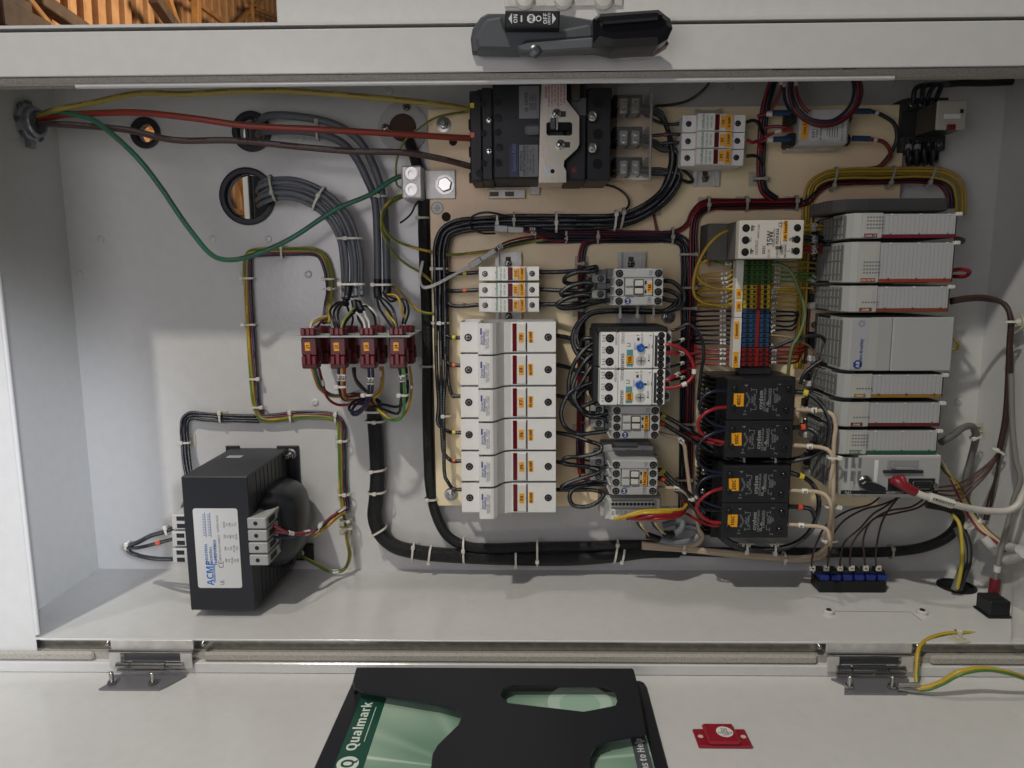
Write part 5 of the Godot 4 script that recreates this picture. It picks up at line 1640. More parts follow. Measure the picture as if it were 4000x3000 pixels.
# ---------------------------------------------------------------- fittings on the walls
func fittings():
	# grommets round the three openings
	for g in [[570, 520, 0.0165, "small black grommet ring round the empty opening"], [985, 515, 0.0225, "black grommet ring round the middle opening with two grey cables"], [968, 768, 0.0345, "largest black grommet ring round the opening with five grey cables"]]:
		var o := thing("grommet", g[3], "grommet", P(g[0], g[1], 0), "black grommets in the back wall")
		var r: float = g[2]
		lathe(Vector3(0, 0, -0.006), Vector3(0, 0, 1), [[r + 0.004, 0.006], [r + 0.0045, 0.0085], [r + 0.002, 0.0095], [r - 0.003, 0.0095], [r - 0.0042, 0.0075], [r - 0.0042, 0.0]], 40)
		put("ring", mat("1a1d24", 0.5), o)
		lathe(Vector3(0, 0, -0.016), Vector3(0, 0, 1), [[r - 0.0043, 0.010], [r - 0.0043, 0.0]], 36)
		put("sleeve", mat("e6e6e4", 0.12, 1.0), o)
	# supply cable entry: bushing with lock nut in the corner
	var e := P(178, 462, 0.0)
	var n := thing("conduit_bushing", "grey ribbed conduit bushing where the four supply cables enter", "conduit fitting", Vector3(XL, P(178, 476, 0.06).y, 0.058))
	var f := Vector3(1, 0, 0)
	lathe(Vector3(0, 0, 0), f, [[0.024, 0], [0.024, 0.004], [0.0195, 0.006], [0.0195, 0.012], [0.0182, 0.014], [0.0148, 0.014], [0.0148, 0.001], [0, 0.001]], 24)
	put("bushing", mat("a0a2a7", 0.25, 0.6), n)
	for k in 8:
		var a := TAU * k / 8
		T = Transform3D(Basis(f, a), Vector3.ZERO)
		box(0.001, -0.004, 0.023, 0.006, 0.004, 0.027, 0.001); put("lock_nut_lug", mat("70737a", 0.35, 0.8), n)
	T = Transform3D()
	box(0.004, -0.034, 0.006, 0.012, -0.024, 0.016, 0.001); put("ground_clamp", mat("9a9b9c", 0.3, 0.9), n)
	# what stands behind the openings
	var bm := P(958, 700, -0.45)
	var pb := thing("pale_post", "pale upright strip seen through the middle and largest openings, behind the cabinet", "beam", bm)
	box(-0.006, -0.3, -0.02, 0.005, 0.13, 0.0, 0.001); put("bar", mat("e2e2de", 0.5), pb)
	pb = thing("dark_duct", "dark round duct seen through the openings beside the pale strip", "duct", bm + Vector3(0.042, -0.1, -0.02))
	cyl(Vector3(0, -0.3, 0), Vector3(0, 0.22, 0), 0.036, 20); put("duct", mat("3b3d42", 0.25, 0.6), pb)
	# ground lug
	var a := P(1655, 778, 0.024)
	var b := P(1778, 664, 0.024)
	var o := thing("ground_lug", "silver two-hole ground lug bolted at the mounting plate's corner", "ground lug", Vector3((a.x + b.x) / 2, (a.y + b.y) / 2, 0.0213))
	box(a.x - O.x, a.y - O.y, 0, b.x - O.x, b.y - O.y, 0.0042, 0.0008); put("tang", mats["zinc"], o)
	var c := L(1570, 777, 0.05)
	var d := L(1647, 646, 0.05)
	box(c.x, c.y, -0.012, d.x, d.y, 0.029, 0.002); put("barrel_block", mats["zinc"], o)
	for y in [679, 742]:
		var p := L(1608, y, 0.05)
		lathe(Vector3(p.x, p.y, 0.029), Vector3(0, 0, 1), [[0.0094, 0], [0.0088, 0.0004], [0.0074, 0.0003], [0.0074, 0.0022], [0.0042, 0.0022], [0.0042, 0.0004], [0, 0.0005]], 20); put("set_screw", mat("a3a29e", 0.3, 1.0), o)
	hexa(L(1738, 722, 0.0255), Vector3(0, 0, 1), 0.0098, 0.0064); put("bolt", mat("b5b4af", 0.25, 1.0), o)
	lathe(L(1738, 722, 0.0255) + Vector3(0, 0, -0.0002), Vector3(0, 0, 1), [[0.0125, 0], [0.0125, 0.0012], [0, 0.0013]], 22); put("washer", mat("a09f9b", 0.3, 1.0), o)
	# earth symbol sticker
	o = thing("earth_sticker", "round white earth symbol sticker on the mounting plate's edge", "sticker", P(1708, 813, 0.0212))
	lathe(Vector3.ZERO, Vector3(0, 0, 1), [[0.0088, 0], [0.0088, 0.0003], [0, 0.0003]], 30); put("disc", mat("d3d1ca", 0.5), o)
	var q := PackedVector3Array()
	for k in 31:
		q.append(Vector3(0.0078 * cos(TAU * k / 30), 0.0078 * sin(TAU * k / 30), 0.0003))
	tube(q, 0.00028, 4)
	box(-0.0052, -0.0003, 0.0003, -0.001, 0.0003, 0.0005)
	box(-0.001, -0.0050, 0.0003, -0.0004, 0.0050, 0.0005)
	box(0.0010, -0.0035, 0.0003, 0.0016, 0.0035, 0.0005)
	box(0.0030, -0.0020, 0.0003, 0.0036, 0.0020, 0.0005)
	put("earth_symbol", mat("4f524f", 0.6), o)
	# weld studs / rivets on the back wall, and screws on the hinge-side wall
	var rv := ["rivet left of the green supply cable, nearest the top end", "rivet under the largest grommet", "faint rivet low by the top end", "rivet between the grey cables and the green cable", "rivet between the wire loop and the maroon connectors", "shiny rivet above the wire tie corner by the transformer", "rivet beside the round cover plate", "rivet below the brown supply cable", "rivet at far end under the flange", "rivet by the plug-in relay", "rivet beside the white network cable", "lone rivet under the flange beyond the breaker"]
	var rp := [[394, 935], [831, 935], [312, 1072], [1048, 934], [1205, 1072], [1232, 1571], [1520, 356], [1176, 538], [3480, 328], [3165, 332], [3742, 1570], [2852, 338]]
	for k in rp.size():
		o = thing("rivet", "small grey %s" % rv[k], "rivet", P(rp[k][0], rp[k][1], 0), "painted rivets on the back wall")
		lathe(Vector3.ZERO, Vector3(0, 0, 1), [[0.0052, 0], [0.0050, 0.0012], [0.0034, 0.0024], [0.0018, 0.0026], [0.0016, 0.0018], [0, 0.0018]], 18)
		put("head", mats["paint"], o)
	for k in 2:
		var p := Q([3237, 3602][k], [2396, 2397][k], LOW)
		o = thing("wall_screw", "white-capped screw on the hinge-side wall at the %s end of the etched line" % ["upper", "lower"][k], "screw", p)
		lathe(Vector3.ZERO, Vector3(0, 1, 0), [[0.0068, 0], [0.0068, 0.004], [0.0056, 0.005], [0.0036, 0.005], [0.0036, 0.003], [0, 0.0032]], 22); put("cap", mat("c7c6bf", 0.5), o)
		lathe(Vector3(0, 0.003, 0), Vector3(0, 1, 0), [[0.0035, 0], [0.003, 0.003], [0, 0.004]], 14); put("head", mat("2a2321", 0.4), o)
	var l0 := Q(3252, 2388, LOW)
	o = thing("etched_line", "thin scored line between the two capped screws", "line", l0)
	var pp := []
	for s in [[3252, 2388], [3557, 2391], [3600, 2425]]:
		pp.append(Q(s[0], s[1], LOW) - O)
	tube(PackedVector3Array(pp), 0.0005, 4); put("score", mat("77776f", 0.8), o)
	# opening in the hinge-side wall with edging
	var gp := Q(3736, 2292, LOW)
	o = thing("wall_opening_grommet", "black oval-looking grommet in the hinge-side wall with wires through it", "grommet", gp)
	lathe(Vector3.ZERO, Vector3(0, 1, 0), [[0.0245, 0], [0.0245, 0.002], [0.0205, 0.003], [0.0205, 0.0006], [0, 0.0007]], 34); put("ring", mat("0f1011", 0.6), o)

func Q(px: float, py: float, yl: float) -> Vector3:       # where a sight line meets the plane at layout height yl across the wall
	var r := Vector3(px - 2000.0, py - 1500.0, FOCAL)
	var t := yl / -DOWN.dot(r)
	return Vector3(ACROSS.dot(r) * t, yl, EYE - INTO.dot(r) * t)

# ---------------------------------------------------------------- on the flange and the door
func art() -> ImageTexture:       # the manual's printed cover: pale beams crossing on green
	var n := 384
	var im := Image.create(n, n, false, Image.FORMAT_RGB8)
	var beams := [[0.3, 0.10, 0.5], [0.75, 0.06, 0.9], [1.15, 0.16, 0.35], [1.9, 0.03, 0.5], [2.5, 0.05, 0.4], [3.0, 0.07, 0.85], [3.35, 0.05, 0.8], [3.75, 0.12, 0.3], [4.4, 0.10, 0.3], [5.2, 0.2, 0.4], [5.9, 0.05, 0.9], [6.1, 0.03, 0.6]]
	for y in n:
		for x in n:
			var d := Vector2(x - n * 0.42, y - n * 0.55)
			var a := fposmod(d.angle(), TAU)
			var v := 0.34 + 0.14 * sin(x * 0.02 + y * 0.013) + 0.08 * sin(y * 0.05 - x * 0.03)
			for b in beams:
				var da := absf(wrapf(a - b[0], -PI, PI))
				v += b[2] * 0.6 * clampf(1.0 - da / b[1], 0.0, 1.0) * clampf(d.length() / 40.0, 0.3, 1.0)
			v = clampf(v, 0, 1)
			im.set_pixel(x, y, Color(0.36, 0.50, 0.42).lerp(Color(0.86, 0.92, 0.84), v))
	return ImageTexture.create_from_image(im)

func door_things():
	# document pocket on the door
	var yb := -0.4664
	var o := thing("document_pocket", "black plastic document pocket fixed to the inside of the door", "pocket", Q(1900, 2900, yb))
	var door := Basis(Vector3(1, 0, 0), Vector3(0, 0, -1), Vector3(0, 1, 0))
	var k := mat("1b1e24", 0.45)
	var flat := func(pts: Array, y: float) -> Array:
		var r := []
		for p in pts:
			var q := Q(p[0], p[1], y) - O
			r.append(Vector2(q.x, -q.z))
		return r
	T = Transform3D(door, Vector3.ZERO)
	prism(flat.call([[1383, 2660], [2500, 2667], [2517, 2675], [2528, 2694], [2680, 3270], [1110, 3270]], yb), 0.0, 0.003, 0.001)
	put("back_sheet", k, o)
	var yf := yb + 0.026
	var outline: Array = flat.call([[1393, 2607], [2468, 2611], [2475, 2616], [2489, 2668], [2523, 2862], [2380, 2889], [2330, 2908], [2304, 2950], [2296, 3200], [1660, 3200], [1690, 2945], [1710, 2910], [1790, 2832], [1806, 2796], [1780, 2767], [1700, 2746], [1420, 2699], [1386, 2686], [1378, 2662]], yf)
	var window: Array = flat.call([[1955, 2718], [1962, 2692], [2000, 2676], [2352, 2676], [2396, 2689], [2413, 2736], [2404, 2756], [2330, 2771], [2280, 2780], [1985, 2746]], yf)
	holed(outline, window, 0.023, 0.026)
	put("front_sheet", k, o)
	for s in [[1386, 2640, 1394, 2606], [2470, 2612, 2492, 2680]]:
		var a := Q(s[0], s[1], yf) - O
		var b := Q(s[2], s[3], yf) - O
		box(a.x, -a.z, 0.003, b.x, -b.z, 0.0229, 0.001)
		put("side_web", k, o)
	T = Transform3D()
	# manual in the pocket
	var ym := yb + 0.010
	o = thing("instruction_manual", "green printed manual standing in the black document pocket", "manual", Q(1800, 2900, ym - 0.007))
	var a := Q(1418, 2706, ym) - O
	var b := Q(2526, 2880, ym) - O
	var far := Q(1200, 3350, ym) - O
	T = Transform3D(door, Vector3.ZERO)
	box(a.x, -far.z, 0.0, b.x, -a.z + 0.004, 0.0068, 0.0006); put("book", mat("cfd2cc", 0.5), o)
	var m := StandardMaterial3D.new()
	m.albedo_texture = art()
	m.roughness = 0.28
	quad(Vector3(a.x, -far.z, 0.007), Vector3(b.x, -far.z, 0.007), Vector3(b.x, -a.z + 0.004, 0.007), Vector3(a.x, -a.z + 0.004, 0.007)); put("cover_print", m, o)
	var g := Q(1512, 2720, ym) - O
	box(a.x, -far.z, 0.0069, g.x, -a.z + 0.004, 0.0073); var band := put("cover_band", mat("1d4d3e", 0.3), o)
	var t0 := Q(1415, 2840, ym) - O
	letters("Qualmark", 0.0105, Vector3((a.x + g.x) / 2 - 0.004, -t0.z + 0.002, 0.0075), PI / 2, fontb, 1.15)
	var ln := (a.x + g.x) / 2 + 0.006
	box(ln, -t0.z - 0.024, 0.0073, ln + 0.0007, -t0.z + 0.034, 0.0076)
	put("lettering", mat("d5ddd2", 0.5), band)
	var t1 := Q(1370, 2985, ym) - O
	lathe(Vector3((a.x + g.x) / 2 - 0.002, -t1.z, 0.0073), Vector3(0, 0, 1), [[0.0105, 0], [0.0105, 0.0002], [0, 0.0002]], 30); var disc := put("emblem", mat("d5ddd2", 0.5), band)
	letters("Q", 0.0125, Vector3((a.x + g.x) / 2 - 0.002, -t1.z, 0.0076), PI / 2, fontb); put("lettering", mat("1d4d3e", 0.5), disc)
	var e0 := Q(2462, 2880, ym) - O
	var e1 := Q(2520, 2880, ym) - O
	box(e0.x, -far.z, 0.0069, e1.x, -a.z, 0.0073); var gb := put("grey_band", mat("4a4d52", 0.4), o)
	letters("Solutions to Help the World", 0.0070, Vector3((e0.x + e1.x) / 2, -e0.z - 0.018, 0.0075), PI / 2, fontb); put("lettering", mat("c6c9c8", 0.5), gb)
	for c in [[2265, 2745, 0.035, "b9d0bf"], [2265, 2752, 0.022, "a0bfab"]]:
		var q := Q(c[0], c[1], ym) - O
		lathe(Vector3(q.x, -q.z, 0.007), Vector3(0, 0, 1), [[c[2], 0], [c[2], 0.0003 if c[2] > 0.03 else 0.0005], [0, 0.0003 if c[2] > 0.03 else 0.0005]], 40); put("printed_ring", mat(c[3], 0.3), o)
	# red magnet sensor
	var p := Q(2826, 2892, yb)
	o = thing("red_sensor", "red plastic sensor block with a round white sticker on the door", "sensor", p)
	T = Transform3D(door, Vector3.ZERO)
	var s0 := Q(2720, 2900, yb) - O
	var s1 := Q(2930, 2900, yb) - O
	var zt := (Q(2826, 2851, yb) - O).z
	var zb := (Q(2826, 2926, yb) - O).z
	box(s0.x, -zb, 0, s1.x, -zt - 0.002, 0.003, 0.0012); put("base", mat("8a1a2a", 0.4), o)
	box(s0.x + 0.010, -zb, 0.003, s1.x - 0.012, -zt + 0.001, 0.0075, 0.002); put("block", mat("8f1c2c", 0.35), o)
	for x in [s0.x + 0.0055, s1.x - 0.0055]:
		lathe(Vector3(x, -(zt + zb) / 2, 0.003), Vector3(0, 0, 1), [[0.0028, 0.0001], [0, 0.0002]], 14); put("screw_hole", mat("c9b9a6", 0.5), o)
	var st := Q(2826, 2878, yb) - O
	lathe(Vector3(st.x, -(zt + zb) / 2 + 0.001, 0.0076), Vector3(0, 0, 1), [[0.0085, 0], [0.0085, 0.0002], [0, 0.0002]], 26); var sk := put("round_sticker", mat("d6d3ce", 0.5), o)
	for j in 4:
		letters(["THIS", "FACE", "TOWARDS", "UNIT"][j], 0.0018, Vector3(st.x, -(zt + zb) / 2 + 0.005 - 0.003 * j, 0.0079), 0.0)
	put("lettering", mat("3b3d42", 0.6), sk)
	T = Transform3D()
	handle()

func handle():
	var h := FRONT + 0.001
	var o := thing("disconnect_handle", "black disconnect lever with ON and OFF plate on the front flange", "handle", P(2100, 120, h))
	var c := mat("46494c", 0.45, 0.1)
	var poly := func(pts: Array, hh: float) -> Array:
		var r := []
		for p in pts:
			var q := L(p[0], p[1], hh)
			r.append(Vector2(q.x, q.y))
		return r
	prism(poly.call([[1846, 216], [1840, 160], [1848, 120], [1880, 75], [1905, 62], [2170, 62], [2330, 90], [2400, 150], [2398, 214]], h), 0.0, 0.008, 0.002); put("base", c, o)
	prism(poly.call([[1862, 192], [1858, 150], [1880, 100], [1900, 70], [1960, 62], [1975, 110], [2190, 112], [2300, 92], [2330, 120], [2325, 150], [2060, 168], [2030, 196]], h + 0.03), 0.007, 0.030, 0.006); put("housing", mat("4c5053", 0.42, 0.1), o)
	prism(poly.call([[2030, 200], [2020, 178], [2060, 165], [2330, 142], [2400, 160], [2400, 185], [2090, 205]], h + 0.04), 0.024, 0.040, 0.004); put("lever_arm", mat("5a5d60", 0.4, 0.1), o)
	var pv := L(2092, 194, h + 0.046)
	lathe(Vector3(pv.x, pv.y, 0.039), Vector3(0, 0, 1), [[0.006, 0], [0.006, 0.003], [0.004, 0.004], [0, 0.0042]], 18); put("pivot_pin", mat("74767a", 0.3, 0.9), o)
	prism(poly.call([[2319, 62], [2345, 42], [2579, 26], [2625, 62], [2634, 100], [2615, 142], [2576, 166], [2400, 176], [2319, 158]], h + 0.06), 0.018, 0.058, 0.012); put("grip", mat("101114", 0.25), o)
	prism(poly.call([[2338, 52], [2350, 40], [2578, 22], [2600, 40], [2580, 58], [2360, 76]], h + 0.075), 0.050, 0.064, 0.004); put("grip_ridge", mat("1b1c20", 0.2), o)  # top facet in a lighter black, its gloss put into the colour
	prism(poly.call([[2395, 190], [2576, 180], [2626, 150], [2618, 138], [2570, 164], [2395, 174]], h + 0.045), 0.012, 0.030, 0.001); put("red_edge", mat("6a1b2b", 0.4), o)
	prism(poly.call([[1974, 38], [2188, 38], [2186, 106], [1970, 106]], h + 0.045), 0.030, 0.044, 0.0015); var pl := put("position_plate", mat("17191c", 0.4), o)
	var at := func(px: float) -> Vector3:
		var q := L(px, 73, h + 0.044)
		return Vector3(q.x, q.y, 0.0442)
	letters("ON", 0.0040, at.call(2014), PI / 2, fontb)
	letters("OFF", 0.0040, at.call(2130), PI / 2, fontb)
	letters("(RESET)", 0.0016, at.call(2145), PI / 2, fontb)
	var q: Vector3 = at.call(2037)
	box(q.x - 0.0008, q.y - 0.003, 0.044, q.x + 0.0008, q.y + 0.003, 0.0444)
	q = at.call(2104)
	lathe(Vector3(q.x, q.y, 0.0441), Vector3(0, 0, 1), [[0.0028, 0], [0.0028, 0.0003], [0.0018, 0.0003]], 24)
	for s in [[2000, 1986], [2157, 2172]]:
		var u: Vector3 = at.call(s[0])
		var v: Vector3 = at.call(s[1])
		prism([Vector2(u.x, u.y - 0.0050), Vector2(u.x, u.y + 0.0050), Vector2(v.x, v.y)], 0.0441, 0.0444)
	put("white_marks", mat("cfd2d2", 0.5), pl)
	var oct := []
	q = at.call(2075)
	for j in 8:
		oct.append(Vector2(q.x + 0.0044 * cos(TAU * (j + 0.5) / 8), q.y + 0.0044 * sin(TAU * (j + 0.5) / 8)))
	prism(oct, 0.0441, 0.0444); var bd := put("white_badge", mat("cfd2d2", 0.5), pl)
	letters("AB", 0.0036, Vector3(q.x, q.y, 0.0446), PI / 2, fontb); put("lettering", mat("17191c", 0.5), bd)

# ---------------------------------------------------------------- wires and cables
func stripe(o: Node3D, p: Array, r: float, m: Material, turn := 0.7):     # the second colour of a two-colour wire
	var loc := []
	for q in p:
		loc.append(q - O)
	var q := spline(loc, 6)
	var off := PackedVector3Array()
	for v in q:
		off.append(v + Vector3(r * 0.35 * turn, -r * 0.35 * turn, r * 0.55))
	tube(off, r * 0.62, 6)
	put("colour_stripe", m, o)

func earth(label: String, group: String, p: Array, r: float, marks := []) -> Node3D:
	var o := wire("earth_wire", label, group, p, r, mat("b89b33", 0.4), marks)
	stripe(o, points(p), r, mat("4f7a3a", 0.4))
	return o

func wires_power():
	var black := mat("1a1c20", 0.33)
	var navy := mat("171c30", 0.35)
	var red := mat("7d1a22", 0.35)
	var yellow := mat("bf9c31", 0.4)
	var white := mat("cfccc4", 0.4)
	var grey := mat("63676c", 0.45)
	# supply cables
	var g := "thick supply cables from the conduit bushing"
	wire("supply_cable", "thick yellow supply cable running to the breaker's uppermost pole", g, [150, 452, 0.062, 190, 440, 0.08, 226, 427, 0.102, 362, 398, 0.112, 542, 364, 0.122, 723, 365, 0.124, 904, 357, 0.122, 1090, 355, 0.118, 1316, 366, 0.11, 1497, 384, 0.10, 1678, 402, 0.085, 1845, 428, 0.062], 0.0036, mat("a3934a", 0.42), [], 12, 6, "cable")
	wire("supply_cable", "thick red supply cable running to the breaker's middle pole", g, [150, 464, 0.058, 200, 455, 0.075, 262, 449, 0.094, 339, 446, 0.11, 542, 441, 0.118, 768, 466, 0.116, 949, 488, 0.112, 1226, 506, 0.104, 1452, 518, 0.09, 1660, 530, 0.075, 1845, 541, 0.058], 0.0039, mat("8a3024", 0.42), [], 12, 6, "cable")
	wire("supply_cable", "thick brown supply cable running to the breaker's lowest pole", g, [150, 480, 0.056, 190, 482, 0.075, 271, 487, 0.10, 497, 506, 0.106, 678, 545, 0.104, 904, 547, 0.10, 1181, 574, 0.095, 1362, 592, 0.09, 1588, 599, 0.082, 1723, 622, 0.07, 1845, 652, 0.055], 0.0039, mat("4c3832", 0.42), [], 12, 6, "cable")
	wire("supply_cable", "green earth cable hanging in a deep curve to the ground lug", g, [150, 450, 0.06, 185, 441, 0.076, 249, 441, 0.098, 362, 470, 0.116, 429, 515, 0.12, 542, 619, 0.12, 633, 741, 0.115, 678, 804, 0.11, 746, 904, 0.10, 836, 1003, 0.085, 904, 1017, 0.075, 1000, 994, 0.065, 1136, 931, 0.058, 1316, 818, 0.05, 1452, 759, 0.045, 1530, 702, 0.04, 1580, 683, 0.036], 0.0032, mat("2f6f58", 0.4), [], 12, 6, "cable")
	# five grey cables from the largest opening
	var path := points([1016, 772, -0.06, 1014, 766, -0.01, 1026, 752, 0.02, 1070, 736, 0.04, 1155, 738, 0.045, 1247, 776, 0.045, 1322, 850, 0.042, 1360, 931, 0.04, 1374, 1021, 0.04, 1377, 1112, 0.045, 1378, 1160, 0.055])
	var lanes := [[-0.0125, 0.0, "innermost"], [-0.0064, 0.006, "second from inside"], [0.0, 0.0, "middle"], [0.0064, 0.006, "second from outside"], [0.0125, 0.0, "outermost"]]
	for l in lanes:
		wire_on("grey_cable", "%s of the five grey cables bending from the largest opening" % l[2], "grey cables from the largest opening", shifted(path, l[0], l[1]), 0.0032, grey, [], 10, 5, "cable")
	var two := [[1012, 486, -0.03, 1018, 470, 0.01, 1056, 450, 0.03, 1181, 455, 0.035, 1316, 490, 0.035, 1407, 551, 0.035, 1470, 678, 0.035, 1497, 777, 0.036, 1506, 931, 0.036, 1511, 1098, 0.04], [1012, 530, -0.03, 1024, 517, 0.012, 1092, 510, 0.028, 1203, 514, 0.032, 1316, 548, 0.032, 1384, 605, 0.032, 1434, 701, 0.032, 1461, 777, 0.034, 1473, 931, 0.036, 1476, 1098, 0.04]]
	for k in 2:
		wire("thick_grey_cable", "%s of the two thick grey cables from the middle opening" % ["outer", "inner"][k], "thick grey cables from the middle opening", two[k], 0.0052, mat("565b61", 0.45), [], 12, 6, "cable")
		wire("shrink_tube", "black shrink sleeve on the end of the %s thick grey cable" % ["outer", "inner"][k], "", [[1511, 1092, 0.04, 1511, 1130, 0.042, 1508, 1150, 0.044], [1476, 1092, 0.04, 1474, 1135, 0.042, 1477, 1165, 0.044]][k], 0.0057, mat("121316", 0.5), [], 12, 4, "sleeve")
	for k in 4:
		var q = [[1362, 1105, 1355, 1170], [1383, 1175, 1387, 1215], [1398, 1180, 1414, 1215], [1352, 1160, 1352, 1190]][k]
		wire("shrink_tube", "black shrink sleeve, %s under the five grey cables" % ["uppermost", "third", "nearest the connector J3", "second"][k], "", [q[0], q[1], 0.052, (q[0] + q[2]) / 2.0, (q[1] + q[3]) / 2.0, 0.056, q[2], q[3], 0.06], 0.0044, mat("121316", 0.5), [], 10, 4, "sleeve")
	# tops of the connectors
	g = "thin wires into the tops of the maroon connectors"
	var h := 0.104
	var tops := [
		["white wire curving into the top of the connector J1", white, [1275, 1236, 0.06, 1245, 1240, 0.075, 1222, 1255, 0.09, 1212, 1284, h]], ["yellow wire curving into the top of the connector J1", yellow, [1274, 1240, 0.062, 1250, 1248, 0.078, 1225, 1262, 0.092, 1206, 1284, h]],
		["purple wire into the top of the connector J1", mat("5a2638", 0.4), [1272, 1234, 0.05, 1250, 1262, 0.07, 1232, 1285, 0.09]],
		["outermost black wire looping from a sleeve to the connector J2", black, [1352, 1180, 0.06, 1315, 1185, 0.075, 1290, 1215, 0.09, 1300, 1250, 0.10, 1312, 1285, h]], ["second black wire looping from a sleeve to the connector J2", black, [1355, 1182, 0.062, 1322, 1190, 0.078, 1305, 1220, 0.092, 1310, 1255, 0.102, 1318, 1285, h]], ["third black wire looping from a sleeve to the connector J2", black, [1358, 1184, 0.064, 1332, 1195, 0.08, 1320, 1225, 0.094, 1322, 1260, 0.104, 1324, 1285, h]],
		["green and yellow wire into the top of the connector J2", mat("8f9a3a", 0.4), [1380, 1205, 0.065, 1358, 1232, 0.085, 1340, 1255, 0.10, 1332, 1285, h]],
		["black wire between the sleeves and the top of the connector J2", black, [1390, 1215, 0.065, 1365, 1240, 0.08, 1348, 1262, 0.095, 1342, 1285, h]],
		["left white wire into the top of the connector J3", white, [1393, 1222, 0.068, 1408, 1238, 0.085, 1420, 1260, 0.098, 1427, 1285, h]], ["right white wire into the top of the connector J3", white, [1422, 1218, 0.068, 1432, 1238, 0.085, 1440, 1260, 0.098, 1443, 1285, h]],
		["black wire left of the white pair into the connector J3", black, [1400, 1215, 0.06, 1398, 1240, 0.08, 1410, 1262, 0.09, 1418, 1285, h]], ["pale wire arching to the back row behind the connector J3", white, [1420, 1190, 0.058, 1450, 1205, 0.07, 1472, 1235, 0.068, 1480, 1270, 0.058]], ["black wire arching to the back row behind the connector J3", black, [1416, 1192, 0.056, 1440, 1200, 0.068, 1460, 1230, 0.066, 1468, 1270, 0.058]],
		["leftmost black wire from the thick grey cable to the connector J4", black, [1472, 1160, 0.05, 1480, 1200, 0.07, 1505, 1240, 0.09, 1536, 1285, h]], ["second black wire from the thick grey cable to the connector J4", black, [1478, 1160, 0.052, 1500, 1190, 0.072, 1525, 1225, 0.09, 1546, 1285, h]], ["third black wire from the thick grey cable to the connector J4", black, [1482, 1158, 0.054, 1510, 1180, 0.074, 1540, 1215, 0.092, 1552, 1285, h]],
		["yellow wire into the top of the connector J4", yellow, [1508, 1220, 0.08, 1528, 1245, 0.095, 1545, 1265, 0.1, 1552, 1285, h]],
		["first black wire looping to the connector behind J4", black, [1500, 1152, 0.048, 1530, 1178, 0.06, 1565, 1165, 0.07, 1580, 1200, 0.07, 1572, 1265, 0.06]], ["second black wire looping to the back row behind the connector J4", black, [1505, 1150, 0.05, 1540, 1165, 0.064, 1585, 1170, 0.072, 1595, 1215, 0.072, 1582, 1265, 0.06]], ["yellow wire looping to the back row behind the connector J4", yellow, [1512, 1152, 0.052, 1545, 1155, 0.066, 1560, 1178, 0.072, 1570, 1210, 0.072, 1580, 1240, 0.07]],
		["thin black wire to the back row behind the connector J2", black, [1355, 1190, 0.05, 1362, 1215, 0.06, 1378, 1240, 0.06, 1374, 1270, 0.055]],
	]
	for t in tops:
		wire("connector_wire", t[0], g, t[2], 0.0016, t[1], [], 7)
	# bottoms of the connectors, gathered into the sleeved harness
	g = "wires from the bottoms of the maroon connectors to the sleeved harness"
